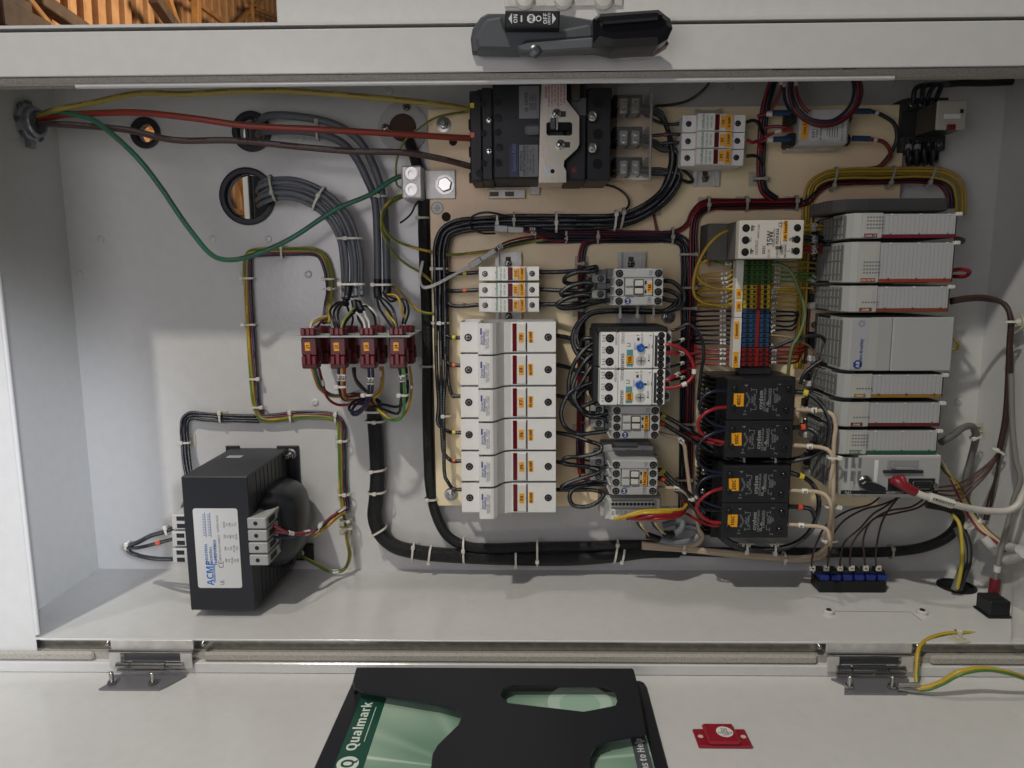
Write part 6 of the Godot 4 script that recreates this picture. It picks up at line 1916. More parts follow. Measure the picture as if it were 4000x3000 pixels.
	var bottoms := [
		["amber wire", "J1", mat("a8792e", 0.4), [1218, 1435, 0.104, 1232, 1480, 0.098, 1250, 1520, 0.085, 1300, 1550, 0.07, 1400, 1548, 0.055, 1452, 1575, 0.04], []], ["teal wire", "J1", mat("2d5550", 0.4), [1228, 1435, 0.104, 1242, 1480, 0.096, 1262, 1520, 0.082, 1310, 1545, 0.068, 1405, 1538, 0.052, 1455, 1575, 0.04], []], ["white wire", "J1", white, [1236, 1435, 0.10, 1250, 1490, 0.09, 1280, 1535, 0.075, 1340, 1545, 0.06, 1420, 1530, 0.05, 1460, 1575, 0.04], []], ["red wire", "J1", red, [1244, 1430, 0.09, 1262, 1500, 0.085, 1280, 1550, 0.08, 1320, 1580, 0.068, 1400, 1578, 0.052, 1450, 1585, 0.04], [[0.2, 0.008, "d8d7d0"]]],
		["navy wire marked 27", "J2", navy, [1323, 1437, 0.104, 1325, 1470, 0.102, 1327, 1530, 0.09, 1345, 1560, 0.075, 1400, 1565, 0.055, 1455, 1580, 0.04], [[0.12, 0.009, "d8d7d0", "27"]]], ["amber wire marked 42", "J2", mat("a8792e", 0.4), [1336, 1437, 0.104, 1338, 1470, 0.102, 1340, 1540, 0.09, 1362, 1562, 0.072, 1410, 1560, 0.055, 1458, 1580, 0.04], [[0.12, 0.009, "d8d7d0", "42"]]], ["red wire marked 71", "J2", red, [1346, 1437, 0.104, 1348, 1470, 0.102, 1350, 1540, 0.09, 1372, 1550, 0.072, 1420, 1540, 0.055, 1460, 1580, 0.04], [[0.12, 0.009, "d8d7d0", "71"]]],
		["dark wire behind", "J2", black, [1385, 1435, 0.056, 1390, 1480, 0.06, 1415, 1510, 0.058, 1450, 1550, 0.05, 1462, 1580, 0.04], []], ["brown wire behind", "J2", mat("4a3a30", 0.4), [1378, 1435, 0.054, 1382, 1470, 0.056, 1400, 1500, 0.055, 1440, 1540, 0.05, 1460, 1580, 0.04], []],
		["first navy wire marked 28", "J3", navy, [1440, 1437, 0.104, 1442, 1475, 0.103, 1440, 1540, 0.098, 1425, 1585, 0.095, 1385, 1610, 0.092, 1362, 1600, 0.086, 1380, 1570, 0.075, 1440, 1555, 0.055, 1462, 1580, 0.04], [[0.12, 0.009, "d8d7d0", "28"]]], ["second navy wire marked 28", "J3", mat("20183a", 0.4), [1455, 1437, 0.104, 1456, 1475, 0.103, 1450, 1540, 0.098, 1430, 1590, 0.096, 1392, 1622, 0.092, 1372, 1612, 0.084, 1390, 1580, 0.072, 1445, 1560, 0.055, 1465, 1580, 0.04], [[0.12, 0.009, "d8d7d0", "28"]]],
		["first amber wire behind", "J3", mat("a8873e", 0.4), [1485, 1432, 0.056, 1490, 1480, 0.058, 1480, 1520, 0.055, 1455, 1550, 0.05, 1466, 1580, 0.04], [[0.15, 0.008, "d8d7d0"]]], ["second amber wire behind", "J3", mat("a8873e", 0.4), [1494, 1432, 0.056, 1498, 1480, 0.06, 1488, 1530, 0.056, 1460, 1556, 0.05, 1470, 1580, 0.04], []],
		["black wire marked L3", "J4", black, [1560, 1437, 0.104, 1565, 1480, 0.10, 1568, 1560, 0.085, 1555, 1615, 0.07, 1510, 1605, 0.058, 1470, 1585, 0.042], [[0.12, 0.009, "d8d7d0", "L3"]]], ["green wire marked 40", "J4", mat("4c8a44", 0.4), [1574, 1437, 0.104, 1577, 1480, 0.10, 1580, 1570, 0.085, 1570, 1630, 0.07, 1540, 1643, 0.06, 1500, 1625, 0.05, 1470, 1592, 0.042], [[0.10, 0.009, "d8d7d0", "40"]]], ["black wire before the yellow one", "J4", black, [1586, 1432, 0.08, 1593, 1490, 0.085, 1590, 1560, 0.08, 1550, 1590, 0.065, 1490, 1580, 0.05, 1470, 1590, 0.042], [[0.12, 0.008, "d8d7d0", "41"]]], ["yellow printed wire", "J4", yellow, [1600, 1432, 0.06, 1608, 1490, 0.07, 1604, 1570, 0.07, 1585, 1612, 0.065, 1540, 1640, 0.058, 1495, 1615, 0.05, 1472, 1595, 0.042], []],
	]
	for b in bottoms:
		wire("connector_wire", "%s at the bottom of the connector %s, into the harness" % [b[0], b[1]], g, b[3], 0.0019, b[2], b[4], 8)
	# loom of the transformer
	path = points([1275, 1262, 0.05, 1280, 1200, 0.03, 1290, 1130, 0.012, 1280, 1057, 0.008, 1257, 1000, 0.008, 1225, 984, 0.008, 1136, 982, 0.008, 1020, 985, 0.008, 977, 992, 0.008, 967, 1025, 0.008, 968, 1112, 0.008, 977, 1270, 0.008, 991, 1496, 0.008, 1003, 1590, 0.008, 1022, 1630, 0.009, 1060, 1633, 0.009, 1181, 1622, 0.009, 1300, 1629, 0.009, 1328, 1650, 0.009, 1333, 1726, 0.009, 1338, 1907, 0.009, 1346, 1985, 0.012])
	g = "loom wires that run round to the transformer"
	var loom := [["yellow wire with green stripe, outer one of the loom", -0.0042, "b89b33", 0.0], ["printed yellow wire with green stripe, inner one of the loom", -0.0014, "b89b33", 0.0015], ["red wire of the loom round to the transformer", 0.0014, "7a2430", 0.0], ["navy wire of the loom round to the transformer", 0.0042, "1c2138", 0.0]]
	for l in loom:
		var pts := shifted(path, l[1], l[3])
		if l[2] == "b89b33":
			pts.append_array(points([1352 + l[1] * 900, 2040, 0.016, 1360 + l[1] * 1000, 2110, 0.018, 1370 + l[1] * 1500, 2170, 0.02, 1345, 2218 - l[1] * 1500, 0.024, 1294, 2228 - l[1] * 1500, 0.028, 1240, 2203 - l[1] * 1500, 0.024, 1170, 2168, 0.018]))
		else:
			pts.append_array(points([1320, 2008 - l[1] * 1000, 0.03, 1289, 2030 - l[1] * 1000, 0.05, 1253, 2062 - l[1] * 800, 0.075, 1181, 2080 + l[1] * 2000, 0.10, 1120, 2075 + l[1] * 5000, 0.128, 1070, 2062 + l[1] * 9000, 0.14]))
		var o := wire_on("loom_wire", l[0], g, pts, 0.0021, mat(l[2], 0.4), [[0.93, 0.008, "d2d1cb"]], 8, 5)
		if l[2] == "b89b33":
			stripe(o, pts, 0.0021, mat("4f7a3a", 0.4), 0.6 if l[1] < -0.002 else -0.6)
	wire("loom_wire", "second red wire into the transformer's right terminals", g, [1346, 1985, 0.016, 1318, 2000, 0.036, 1284, 2028, 0.056, 1240, 2068, 0.08, 1181, 2086, 0.104, 1115, 2076, 0.13, 1070, 2052, 0.14], 0.0021, mat("8a2230", 0.38), [[0.8, 0.009, "d2d1cb"]])
	wire("loom_wire", "short yellow cut wire tied among the red and navy wires", g, [1348, 2000, 0.02, 1318, 2022, 0.045, 1285, 2048, 0.06, 1250, 2080, 0.078, 1222, 2098, 0.085], 0.0022, yellow)
	for k in 3:
		var s := 0.0042 * (k - 1)
		var pts := shifted(points([1010, 1636, 0.009, 930, 1634, 0.009, 859, 1631, 0.009, 790, 1626, 0.009, 745, 1624, 0.009, 725, 1640, 0.009, 721, 1680, 0.01, 722, 1740, 0.012, 730, 1800, 0.02, 737, 1850, 0.03]), s, 0.0)
		wire_on("transformer_feed", "%s of three black wires running down behind the transformer" % ["inner", "middle", "outer"][k], "black wires to the back of the transformer", pts, 0.0022, navy if k == 1 else black, [], 8, 5)
	wire("transformer_feed", "thick black wire pair bundle arching out of the transformer's left terminals", "", [685, 2058, 0.13, 640, 2078, 0.125, 588, 2094, 0.115, 540, 2118, 0.10, 505, 2130, 0.09, 497, 2142, 0.085, 510, 2155, 0.085, 542, 2168, 0.095, 610, 2182, 0.115, 690, 2184, 0.13], 0.0030, mat("2a2d33", 0.4))
	wire("transformer_feed", "black wire with an orange marker at the transformer's left terminals", "", [690, 2102, 0.13, 640, 2114, 0.125, 588, 2128, 0.115, 530, 2140, 0.098, 505, 2138, 0.09], 0.0024, black, [[0.3, 0.007, "d9644a"]])
	wire("transformer_feed", "dark coil lead curling under the transformer's right terminals", "", [1085, 2165, 0.10, 1130, 2150, 0.08, 1150, 2170, 0.06, 1140, 2205, 0.05, 1105, 2210, 0.05, 1095, 2185, 0.05, 1120, 2165, 0.03], 0.0022, black)
	# sleeved harnesses
	wire("sleeved_harness", "black sleeved harness down from the round cover plate, along the mounting plate's edge", "black sleeved harnesses", [1592, 520, -0.012, 1600, 560, 0.006, 1628, 640, 0.02, 1650, 760, 0.02, 1654, 900, 0.018, 1660, 1050, 0.016, 1668, 1300, 0.015, 1670, 1600, 0.015, 1674, 1771, 0.016, 1681, 1907, 0.018, 1706, 2020, 0.02, 1750, 2092, 0.022, 1822, 2133, 0.024, 1920, 2140, 0.025, 2100, 2137, 0.025, 2300, 2132, 0.024, 2450, 2128, 0.022, 2560, 2130, 0.02], 0.0074, mats["braid"], [], 14, 8, "harness")
	wire("sleeved_harness", "thick black sleeved harness below the maroon connectors, curving to the right", "black sleeved harnesses", [1460, 1572, 0.034, 1461, 1610, 0.026, 1466, 1681, 0.02, 1473, 1760, 0.018, 1476, 1862, 0.018, 1468, 1952, 0.018, 1466, 2020, 0.018, 1486, 2085, 0.02, 1542, 2133, 0.022, 1633, 2158, 0.023, 1769, 2172, 0.023, 1995, 2180, 0.022, 2226, 2180, 0.022, 2400, 2168, 0.021, 2520, 2155, 0.019, 2650, 2150, 0.016], 0.0105, mats["braid"], [], 16, 8, "harness")
	wire("sleeved_harness", "black sleeved harness along the lower wall behind the small blue terminals", "black sleeved harnesses", [2640, 2150, 0.014, 2800, 2158, 0.013, 3000, 2158, 0.013, 3271, 2156, 0.013, 3475, 2156, 0.014, 3600, 2138, 0.016, 3690, 2105, 0.022, 3735, 2060, 0.03, 3745, 2010, 0.038, 3700, 1980, 0.045, 3620, 1965, 0.04], 0.0072, mats["braid"], [], 14, 6, "harness")
	# earth wires about the lug
	g = "earth wires of the mounting plate"
	earth("earth wire from the lug looping over to the control harness", g, [1585, 758, 0.04, 1545, 770, 0.05, 1518, 788, 0.055, 1492, 831, 0.055, 1495, 880, 0.05, 1533, 931, 0.042, 1610, 964, 0.034, 1690, 984, 0.04, 1745, 994, 0.04, 1872, 984, 0.032, 1972, 967, 0.028, 2070, 945, 0.027, 2130, 936, 0.03], 0.0019)
	earth("printed earth wire from the lug running down beside the plate", g, [1590, 764, 0.036, 1550, 780, 0.044, 1510, 810, 0.048, 1490, 850, 0.048, 1492, 900, 0.044, 1515, 950, 0.038, 1542, 994, 0.034, 1588, 1032, 0.032, 1642, 1064, 0.034, 1690, 1100, 0.038, 1712, 1118, 0.03], 0.0019)
	earth("thin earth wire from the lug up to the breaker's side", g, [1600, 735, 0.03, 1552, 725, 0.034, 1546, 680, 0.036, 1550, 633, 0.036, 1562, 583, 0.036, 1590, 542, 0.036, 1642, 497, 0.036, 1700, 460, 0.036, 1770, 442, 0.034, 1838, 434, 0.03], 0.0015)
	earth("earth wire from the grey sleeve passing behind the plate's edge", g, [1518, 1108, 0.03, 1550, 1130, 0.03, 1590, 1170, 0.032, 1640, 1215, 0.034, 1690, 1226, 0.03, 1712, 1222, 0.02], 0.0019)
	wire("loose_wire", "short loose dark wire with a cut end left of the sleeved harness", "", [1640, 780, 0.03, 1622, 800, 0.034, 1605, 835, 0.036, 1580, 858, 0.036, 1563, 871, 0.034], 0.0014, mat("2a1d26", 0.5))
	# black power wires: breaker to the fuse holders
	g = "black power wires between the breaker and the fuse holders"
	var ends := [[1068, 1869, 0.05, "d8c53c"], [1136, 1869, 0.05, "d9673a"], [1195, 1869, 0.05, "3a2c28"], [1319, 1800, 0.055, "d8c53c"], [1428, 1800, 0.055, "d9673a"], [1548, 1800, 0.055, "4a342c"], [1690, 1802, 0.055, "d8c53c"], [1800, 1804, 0.055, "d9673a"], [1912, 1806, 0.055, "4a342c"]]
	for k in 9:
		var e = ends[k]
		var lane := (k % 3 - 1.0) * 0.0062 + (0.003 if k > 2 and k < 6 else 0.0)
		var up := 0.006 * (k / 3) - 0.003
		var lug = [412, 536, 655][k % 3] + (k / 3) * 9
		var main := shifted(points([2640, 600, 0.045, 2632, 680, 0.042, 2590, 762, 0.040, 2497, 832, 0.038, 2407, 858, 0.036, 2226, 864, 0.035, 2000, 866, 0.035, 1880, 872, 0.035, 1791, 882, 0.035, 1741, 908, 0.035, 1722, 960, 0.035]), lane, up)
		var head := points([2478, lug, 0.045, 2530, lug + 4, 0.046, 2585, lug + 30 if lug < 600 else lug + 6, 0.046])
		if k % 3 == 2:
			main = main.slice(1)
		var tail := []
		var ys := []
		for y in [1020, 1100, 1200, 1330, 1450, 1580, 1720, 1860]:
			if y < e[0] - 40:
				ys.append(y)
		for y in ys:
			tail.append(P(1717 + (y - 960) * 0.012 + lane * 2800 * (1.0 if y < 1500 else 0.6), y, 0.035 + up))
		tail.append(P(1722 + (e[0] - 960) * 0.012 + lane * 2800, e[0] - 32, 0.037 + up))
		tail.append(P(1745 + (e[0] - 960) * 0.014 + lane * 1400, e[0] - 5, 0.042))
		tail.append(P(1790 if e[1] > 1850 else 1775, e[0], e[2] - 0.002))
		tail.append(P(e[1], e[0] - (4 if e[1] > 1850 else 0), e[2]))
		var all := head + main + tail
		var o := wire_on("power_wire", "black power wire from the breaker into the left end of fuse holder F%d" % [12, 11, 10, 9, 8, 7, 6, 5, 4][k], g, all, 0.0027, black, [], 8, 4)
		var mp := L(1815 if e[1] > 1850 else 1773, e[0] - 1, e[2] - 0.001)
		cyl(mp - Vector3(0.0022, 0, 0), mp + Vector3(0.0022, 0, 0), 0.0031, 12)
		put("marker", mat(e[3], 0.4), o)
	wire("thin_black_wire", "thin black wire looping above the black harness from the breaker", "", [2150, 728, 0.03, 2280, 722, 0.03, 2380, 724, 0.03, 2430, 748, 0.03, 2455, 780, 0.032, 2455, 805, 0.034, 2435, 826, 0.04], 0.0015, black)
	wire("thin_black_wire", "thin black wire humped over the harness beside the clear splice", "", [1835, 872, 0.05, 1842, 850, 0.055, 1870, 834, 0.056, 1910, 830, 0.056, 1970, 842, 0.054, 2010, 852, 0.05], 0.0014, black)
	wire("thin_black_wire", "thin black wire leading from the harness into the clear splice", "", [1838, 880, 0.048, 1850, 900, 0.052, 1890, 912, 0.052, 1935, 912, 0.05], 0.0014, black)
	# clear splices with their leads
	splice("frosted splice body lying along the black harness", [1933, 893, 0.052], [2045, 900, 0.052], 0.0055)
	splice("frosted splice body slanting above the small fuse holders", [1835, 1042, 0.05], [1935, 978, 0.05], 0.0055)
	for k in 2:
		wire("lamp_lead", "%s white lead hooking down from the slanting splice to the cut sleeve" % ["upper", "lower"][k], "white leads of the slanting splice", [1840, 1036 + k * 6, 0.05, 1780, 1066 + k * 6, 0.05, 1720, 1100 + k * 5, 0.048, 1680, 1118 + k * 4, 0.046, 1652, 1118 + k * 5, 0.044, 1640, 1090, 0.042, 1641 + k * 5, 1055, 0.04, 1650 + k * 3, 1020, 0.036], 0.0013, white)
	wire("splice_wire", "dark red wire marked 81 joining the slanting splice to the control harness", "", [1932, 975, 0.05, 1952, 958, 0.05, 1980, 944, 0.046, 2030, 930, 0.04, 2090, 922, 0.036], 0.0014, red, [[0.13, 0.007, "d8d7d0", "81"]])
	wire("splice_wire", "navy wire marked 32 joining the slanting splice to the control harness", "", [1936, 980, 0.05, 1958, 966, 0.05, 1990, 952, 0.046, 2030, 942, 0.04, 2090, 932, 0.036], 0.0014, navy, [[0.13, 0.007, "d8d7d0", "32"]])
	wire("splice_wire", "navy wire marked 33 from the level splice to the control harness", "", [2044, 897, 0.052, 2075, 893, 0.05, 2110, 898, 0.046, 2160, 912, 0.04, 2210, 926, 0.034], 0.0014, navy, [[0.2, 0.007, "d8d7d0", "33"]])
	wire("splice_wire", "red wire marked 34 from the level splice sagging to the control harness", "", [2044, 903, 0.052, 2078, 908, 0.05, 2110, 926, 0.046, 2160, 940, 0.04, 2210, 938, 0.034], 0.0014, red, [[0.22, 0.007, "d8d7d0", "34"]])
	# loops between the small fuse holders and the contactor tagged 1M
	g = "black looping wires between fuse holders and contactors"
	wire("looping_wire", "black wire looping from fuse holder F12 to the contactor tagged 1M", g, [2105, 1063, 0.055, 2200, 1064, 0.06, 2280, 1052, 0.07, 2328, 1045, 0.075, 2326, 1058, 0.078, 2250, 1066, 0.08, 2207, 1085, 0.078, 2203, 1102, 0.075, 2232, 1110, 0.072, 2300, 1102, 0.068, 2392, 1099, 0.066], 0.0029, black)
	wire("looping_wire", "black wire looping from fuse holder F11 to the contactor tagged 1M", g, [2105, 1130, 0.055, 2200, 1133, 0.06, 2290, 1130, 0.07, 2312, 1114, 0.075, 2282, 1106, 0.08, 2222, 1122, 0.082, 2190, 1144, 0.08, 2204, 1157, 0.076, 2260, 1149, 0.07, 2392, 1134, 0.066], 0.0029, black)
	wire("looping_wire", "black wire looping from fuse holder F10 to the contactor tagged 1M", g, [2105, 1189, 0.055, 2240, 1187, 0.06, 2293, 1172, 0.072, 2298, 1157, 0.078, 2270, 1152, 0.082, 2205, 1170, 0.084, 2177, 1190, 0.082, 2192, 1204, 0.078, 2240, 1202, 0.072, 2330, 1182, 0.068, 2392, 1170, 0.066], 0.0029, black)
	for k in 3:
		wire("looping_wire", "%s black wire swinging from the right side of contactor 1M back under it" % ["outer", "middle", "inner"][k], g, [2585, [1096, 1131, 1166][k], 0.066, 2630 - k * 6, [1102, 1138, 1172][k], 0.07, 2668 - k * 16, 1150 + k * 14, 0.07, 2662 - k * 18, 1195, 0.066, 2615 - k * 10, 1215, 0.062, 2500, 1211 + k * 3, 0.06, 2400, 1211 + k * 3, 0.058, 2310, 1222 + k * 3, 0.056, 2258 + k * 8, 1262, 0.056, 2236 + k * 9, 1320, 0.056, 2246 + k * 10, 1366 - k * 8, 0.058, 2280, 1405 - k * 40, 0.062, 2348, [1412, 1368, 1322][k], 0.066], 0.0029, black)
	var far := [[2240, 1318, "F9", 1415, 2330], [2240, 1432, "F8", 1468, 2330], [2240, 1552, "F7", 1515, 2330]]
	for k in 3:
		var f = far[k]
		wire("looping_wire", "black wire from fuse holder %s bending behind to the overload relays" % f[2], g, [2170, f[1] - 8, 0.055, 2210, f[1], 0.055, 2245, f[1] + 12, 0.05, 2275, lerpf(f[1], f[3], 0.6), 0.05, 2310, f[3] - 6, 0.056, 2350, f[3], 0.062], 0.0029, black)
	for k in 3:
		wire("looping_wire", "printed black wire bulging out left of the overload relays, %s of three" % ["widest", "middle", "narrowest"][k], g, [2345, 1330 + k * 44, 0.066, 2300 + k * 8, 1350 + k * 40, 0.075, 2245 + k * 14, 1420 + k * 36, 0.082, 2222 + k * 12, 1500 + k * 24, 0.084, 2232 + k * 20, 1560 + k * 22, 0.082, 2270 + k * 20, 1600 + k * 14, 0.076, 2380, [1648, 1640, 1612][k], 0.068], 0.0029, black, [], 8, 6)
	wire("looping_wire", "printed black wire making the big left bulge into contactor 2HCON", g, [2345, 1492, 0.066, 2290, 1500, 0.078, 2220, 1540, 0.086, 2190, 1610, 0.088, 2205, 1668, 0.086, 2255, 1692, 0.08, 2320, 1690, 0.074, 2385, 1682, 0.068], 0.0029, black)
	wire("looping_wire", "black wire dipping between the overload relay 20L and contactor 2HCON", g, [2345, 1560, 0.066, 2300, 1575, 0.07, 2262, 1600, 0.074, 2285, 1612, 0.074, 2340, 1606, 0.07, 2385, 1608, 0.068], 0.0029, black)
	wire("looping_wire", "black wire making a sharp hook from fuse holder F6 to contactor 1HCON", g, [2170, 1690, 0.055, 2220, 1697, 0.058, 2300, 1722, 0.066, 2348, 1745, 0.078, 2345, 1762, 0.082, 2270, 1784, 0.082, 2205, 1792, 0.08, 2198, 1806, 0.078, 2260, 1820, 0.072, 2388, 1824, 0.066], 0.0029, black)
	wire("looping_wire", "black wire making a long hook from fuse holder F5 to contactor 1HCON", g, [2170, 1803, 0.055, 2230, 1812, 0.06, 2300, 1824, 0.07, 2340, 1838, 0.076, 2330, 1848, 0.08, 2250, 1875, 0.084, 2195, 1898, 0.084, 2200, 1908, 0.08, 2265, 1892, 0.074, 2388, 1860, 0.066], 0.0029, black)
	wire("looping_wire", "black wire making a round loop from fuse holder F4 to contactor 1HCON", g, [2170, 1913, 0.055, 2240, 1915, 0.062, 2320, 1914, 0.076, 2358, 1930, 0.086, 2340, 1960, 0.09, 2290, 1980, 0.092, 2240, 1972, 0.09, 2224, 1940, 0.086, 2240, 1910, 0.08, 2300, 1895, 0.072, 2388, 1892, 0.066], 0.0029, black)
	# contactor outputs
	g = "wires from the contactors to the solid state relays"
	var outs := [["2HCON", "yellow", 1618, 2572, "d8c53c", [2660, 1660, 0.07, 2740, 1712, 0.074, 2800, 1760, 0.082, 2860, 1792, 0.088, 2930, 1806, 0.092, 3010, 1802, 0.094, 3100, 1798, 0.096, 3190, 1772, 0.108, 3236, 1720, 0.126, 3238, 1640, 0.128, 3200, 1570, 0.116, 3150, 1537, 0.108, 3100, 1530, 0.106]], ["2HCON", "orange", 1650, 2572, "d9552f", [2650, 1690, 0.068, 2730, 1735, 0.07, 2800, 1778, 0.076, 2870, 1803, 0.082, 2960, 1812, 0.086, 3060, 1802, 0.09, 3150, 1780, 0.094, 3196, 1730, 0.112, 3194, 1696, 0.114, 3150, 1672, 0.106, 3098, 1670, 0.106]], ["1HCON", "yellow", 1837, 2568, "d8c53c", [2620, 1870, 0.07, 2680, 1920, 0.07, 2740, 1990, 0.07, 2800, 2070, 0.07, 2860, 2120, 0.072, 2960, 2142, 0.074, 3060, 2138, 0.08, 3140, 2100, 0.09, 3190, 2020, 0.098, 3196, 1940, 0.102, 3160, 1878, 0.104, 3085, 1845, 0.104]], ["1HCON", "orange", 1870, 2568, "d9552f", [2620, 1900, 0.066, 2680, 1950, 0.066, 2740, 2020, 0.066, 2800, 2088, 0.066, 2870, 2136, 0.068, 2970, 2152, 0.07, 3070, 2140, 0.076, 3140, 2100, 0.084, 3184, 2040, 0.094, 3170, 1995, 0.10, 3130, 1980, 0.104, 3080, 1978, 0.104]]]
	for u in outs:
		var p: Array = [u[3] - 4, u[2] - 4, 0.066, u[3] + 22, u[2] + 4, 0.067]
		p.append_array(u[5])
		wire("output_wire", "black wire with %s markers from contactor %s round to a solid state relay" % [u[1], u[0]], g, p, 0.0031, black, [[0.025, 0.0055, u[4]], [0.957, 0.0055, u[4]]], 9, 5)
	# pale fibre-covered heater wires
	var pale := mat("b5a48c", 0.75)
	g = "pale braided heater wires"
	var merge := [[2580, 2128], [2680, 2135], [2840, 2152], [3020, 2166], [3120, 2172], [3170, 2166]]
	var ps := [["from contactor 2HCON", "T", [2570, 1690, 0.068, 2610, 1700, 0.072, 2650, 1712, 0.074, 2672, 1740, 0.074, 2682, 1800, 0.072, 2700, 1930, 0.066, 2712, 2000, 0.06, 2730, 2060, 0.05, 2735, 2100, 0.042, 2715, 2122, 0.038, 2660, 2128, 0.036, 2580, 2130, 0.034]], ["from contactor 1HCON", "1", [2568, 1905, 0.068, 2600, 1908, 0.07, 2650, 1912, 0.07, 2685, 1930, 0.068, 2712, 1985, 0.06, 2732, 2050, 0.05, 2742, 2098, 0.04, 2720, 2128, 0.036, 2660, 2134, 0.034, 2580, 2136, 0.032]]]
	for q in ps:
		wire("heater_wire", "pale braided wire %s down to the harness opening" % q[0], g, q[2], 0.0027, pale, [[0.13, 0.007, "d8d7cc", q[1]]])
	var rights := [["16", 1603, 3106, 3258], ["5", 1743, 3097, 3254], ["3", 1920, 3086, 3250], ["2", 2052, 3078, 3246]]
	for k in 4:
		var q = rights[k]
		var x: float = q[3] + [6, 0, -6, -4][k]
		var p := [q[2] - 6, q[1] - 4, 0.106, q[2] + 60, q[1], 0.112, x - 46, q[1] + 4, 0.122, x - 12, q[1] + 20, 0.130, x, q[1] + 60, 0.133]
		var y := int(q[1]) + 120
		while y < 2040:
			p.append_array([x - (y - 1600) * 0.03 + k, y, 0.134 if y < 1960 else 0.118])
			y += 110
		if k == 3:
			p.append_array([x - 14, 2132, 0.09, x - 36, 2154, 0.065, 3170, 2172, 0.048])
		else:
			p.append_array([x - 16, 2095, 0.094, x - 26, 2142, 0.066, 3200 - k * 5, 2170 + (2 - k) * 5, 0.045])
		p.append_array([3120, 2180 + (2 - k) * 4, 0.04, 3020, 2174 + (2 - k) * 5, 0.036, 2840, 2158 + (2 - k) * 5, 0.036, 2680, 2142 + (2 - k) * 4, 0.036, 2508, 2128 + (2 - k) * 6, 0.036])
		wire("heater_wire", "pale braided wire marked %s from the solid state relay tagged %dSSC" % [q[0], 4 - k], g, p, 0.0027, pale, [[0.045, 0.0068, "d8d7cc", q[0]]], 8, 5)

func splice(label: String, a: Array, b: Array, r: float):
	var p := P(a[0], a[1], a[2])
	var q := P(b[0], b[1], b[2])
	var o := thing("wire_splice", label, "splice", p, "frosted wire splices")
	var d := q - p
	T = Transform3D(frame_of(d), Vector3.ZERO)
	var l := d.length()
	box(-r, -r * 0.8, 0, r, r * 0.8, l * 0.45, 0.001); put("socket_half", mat("a9aba6", 0.3), o)
	box(-r * 0.82, -r * 0.66, l * 0.45, r * 0.82, r * 0.66, l, 0.001); put("plug_half", mat("b4b6b0", 0.3), o)
	T = Transform3D()

const ORD := ["first", "second", "third", "fourth", "fifth", "sixth", "seventh", "eighth", "ninth"]

# ---------------------------------------------------------------- control wiring
func lanes(called: String, label: String, group: String, path: Array, list: Array, r: float, gap: float):      # wires side by side, two layers deep; list: [material, which]
	var n := list.size()
	for k in n:
		var a: float = ((k % 3) - 1.0) * gap * 0.95 if n > 4 else (k - (n - 1) / 2.0) * gap
		var u: float = (k / 3) * r * 1.7 if n > 4 else (k % 2) * r * 0.7
		wire_on(called, "%s %s" % [list[k][1], label], group, shifted(path, a, u), r, list[k][0], [], 7, 5)

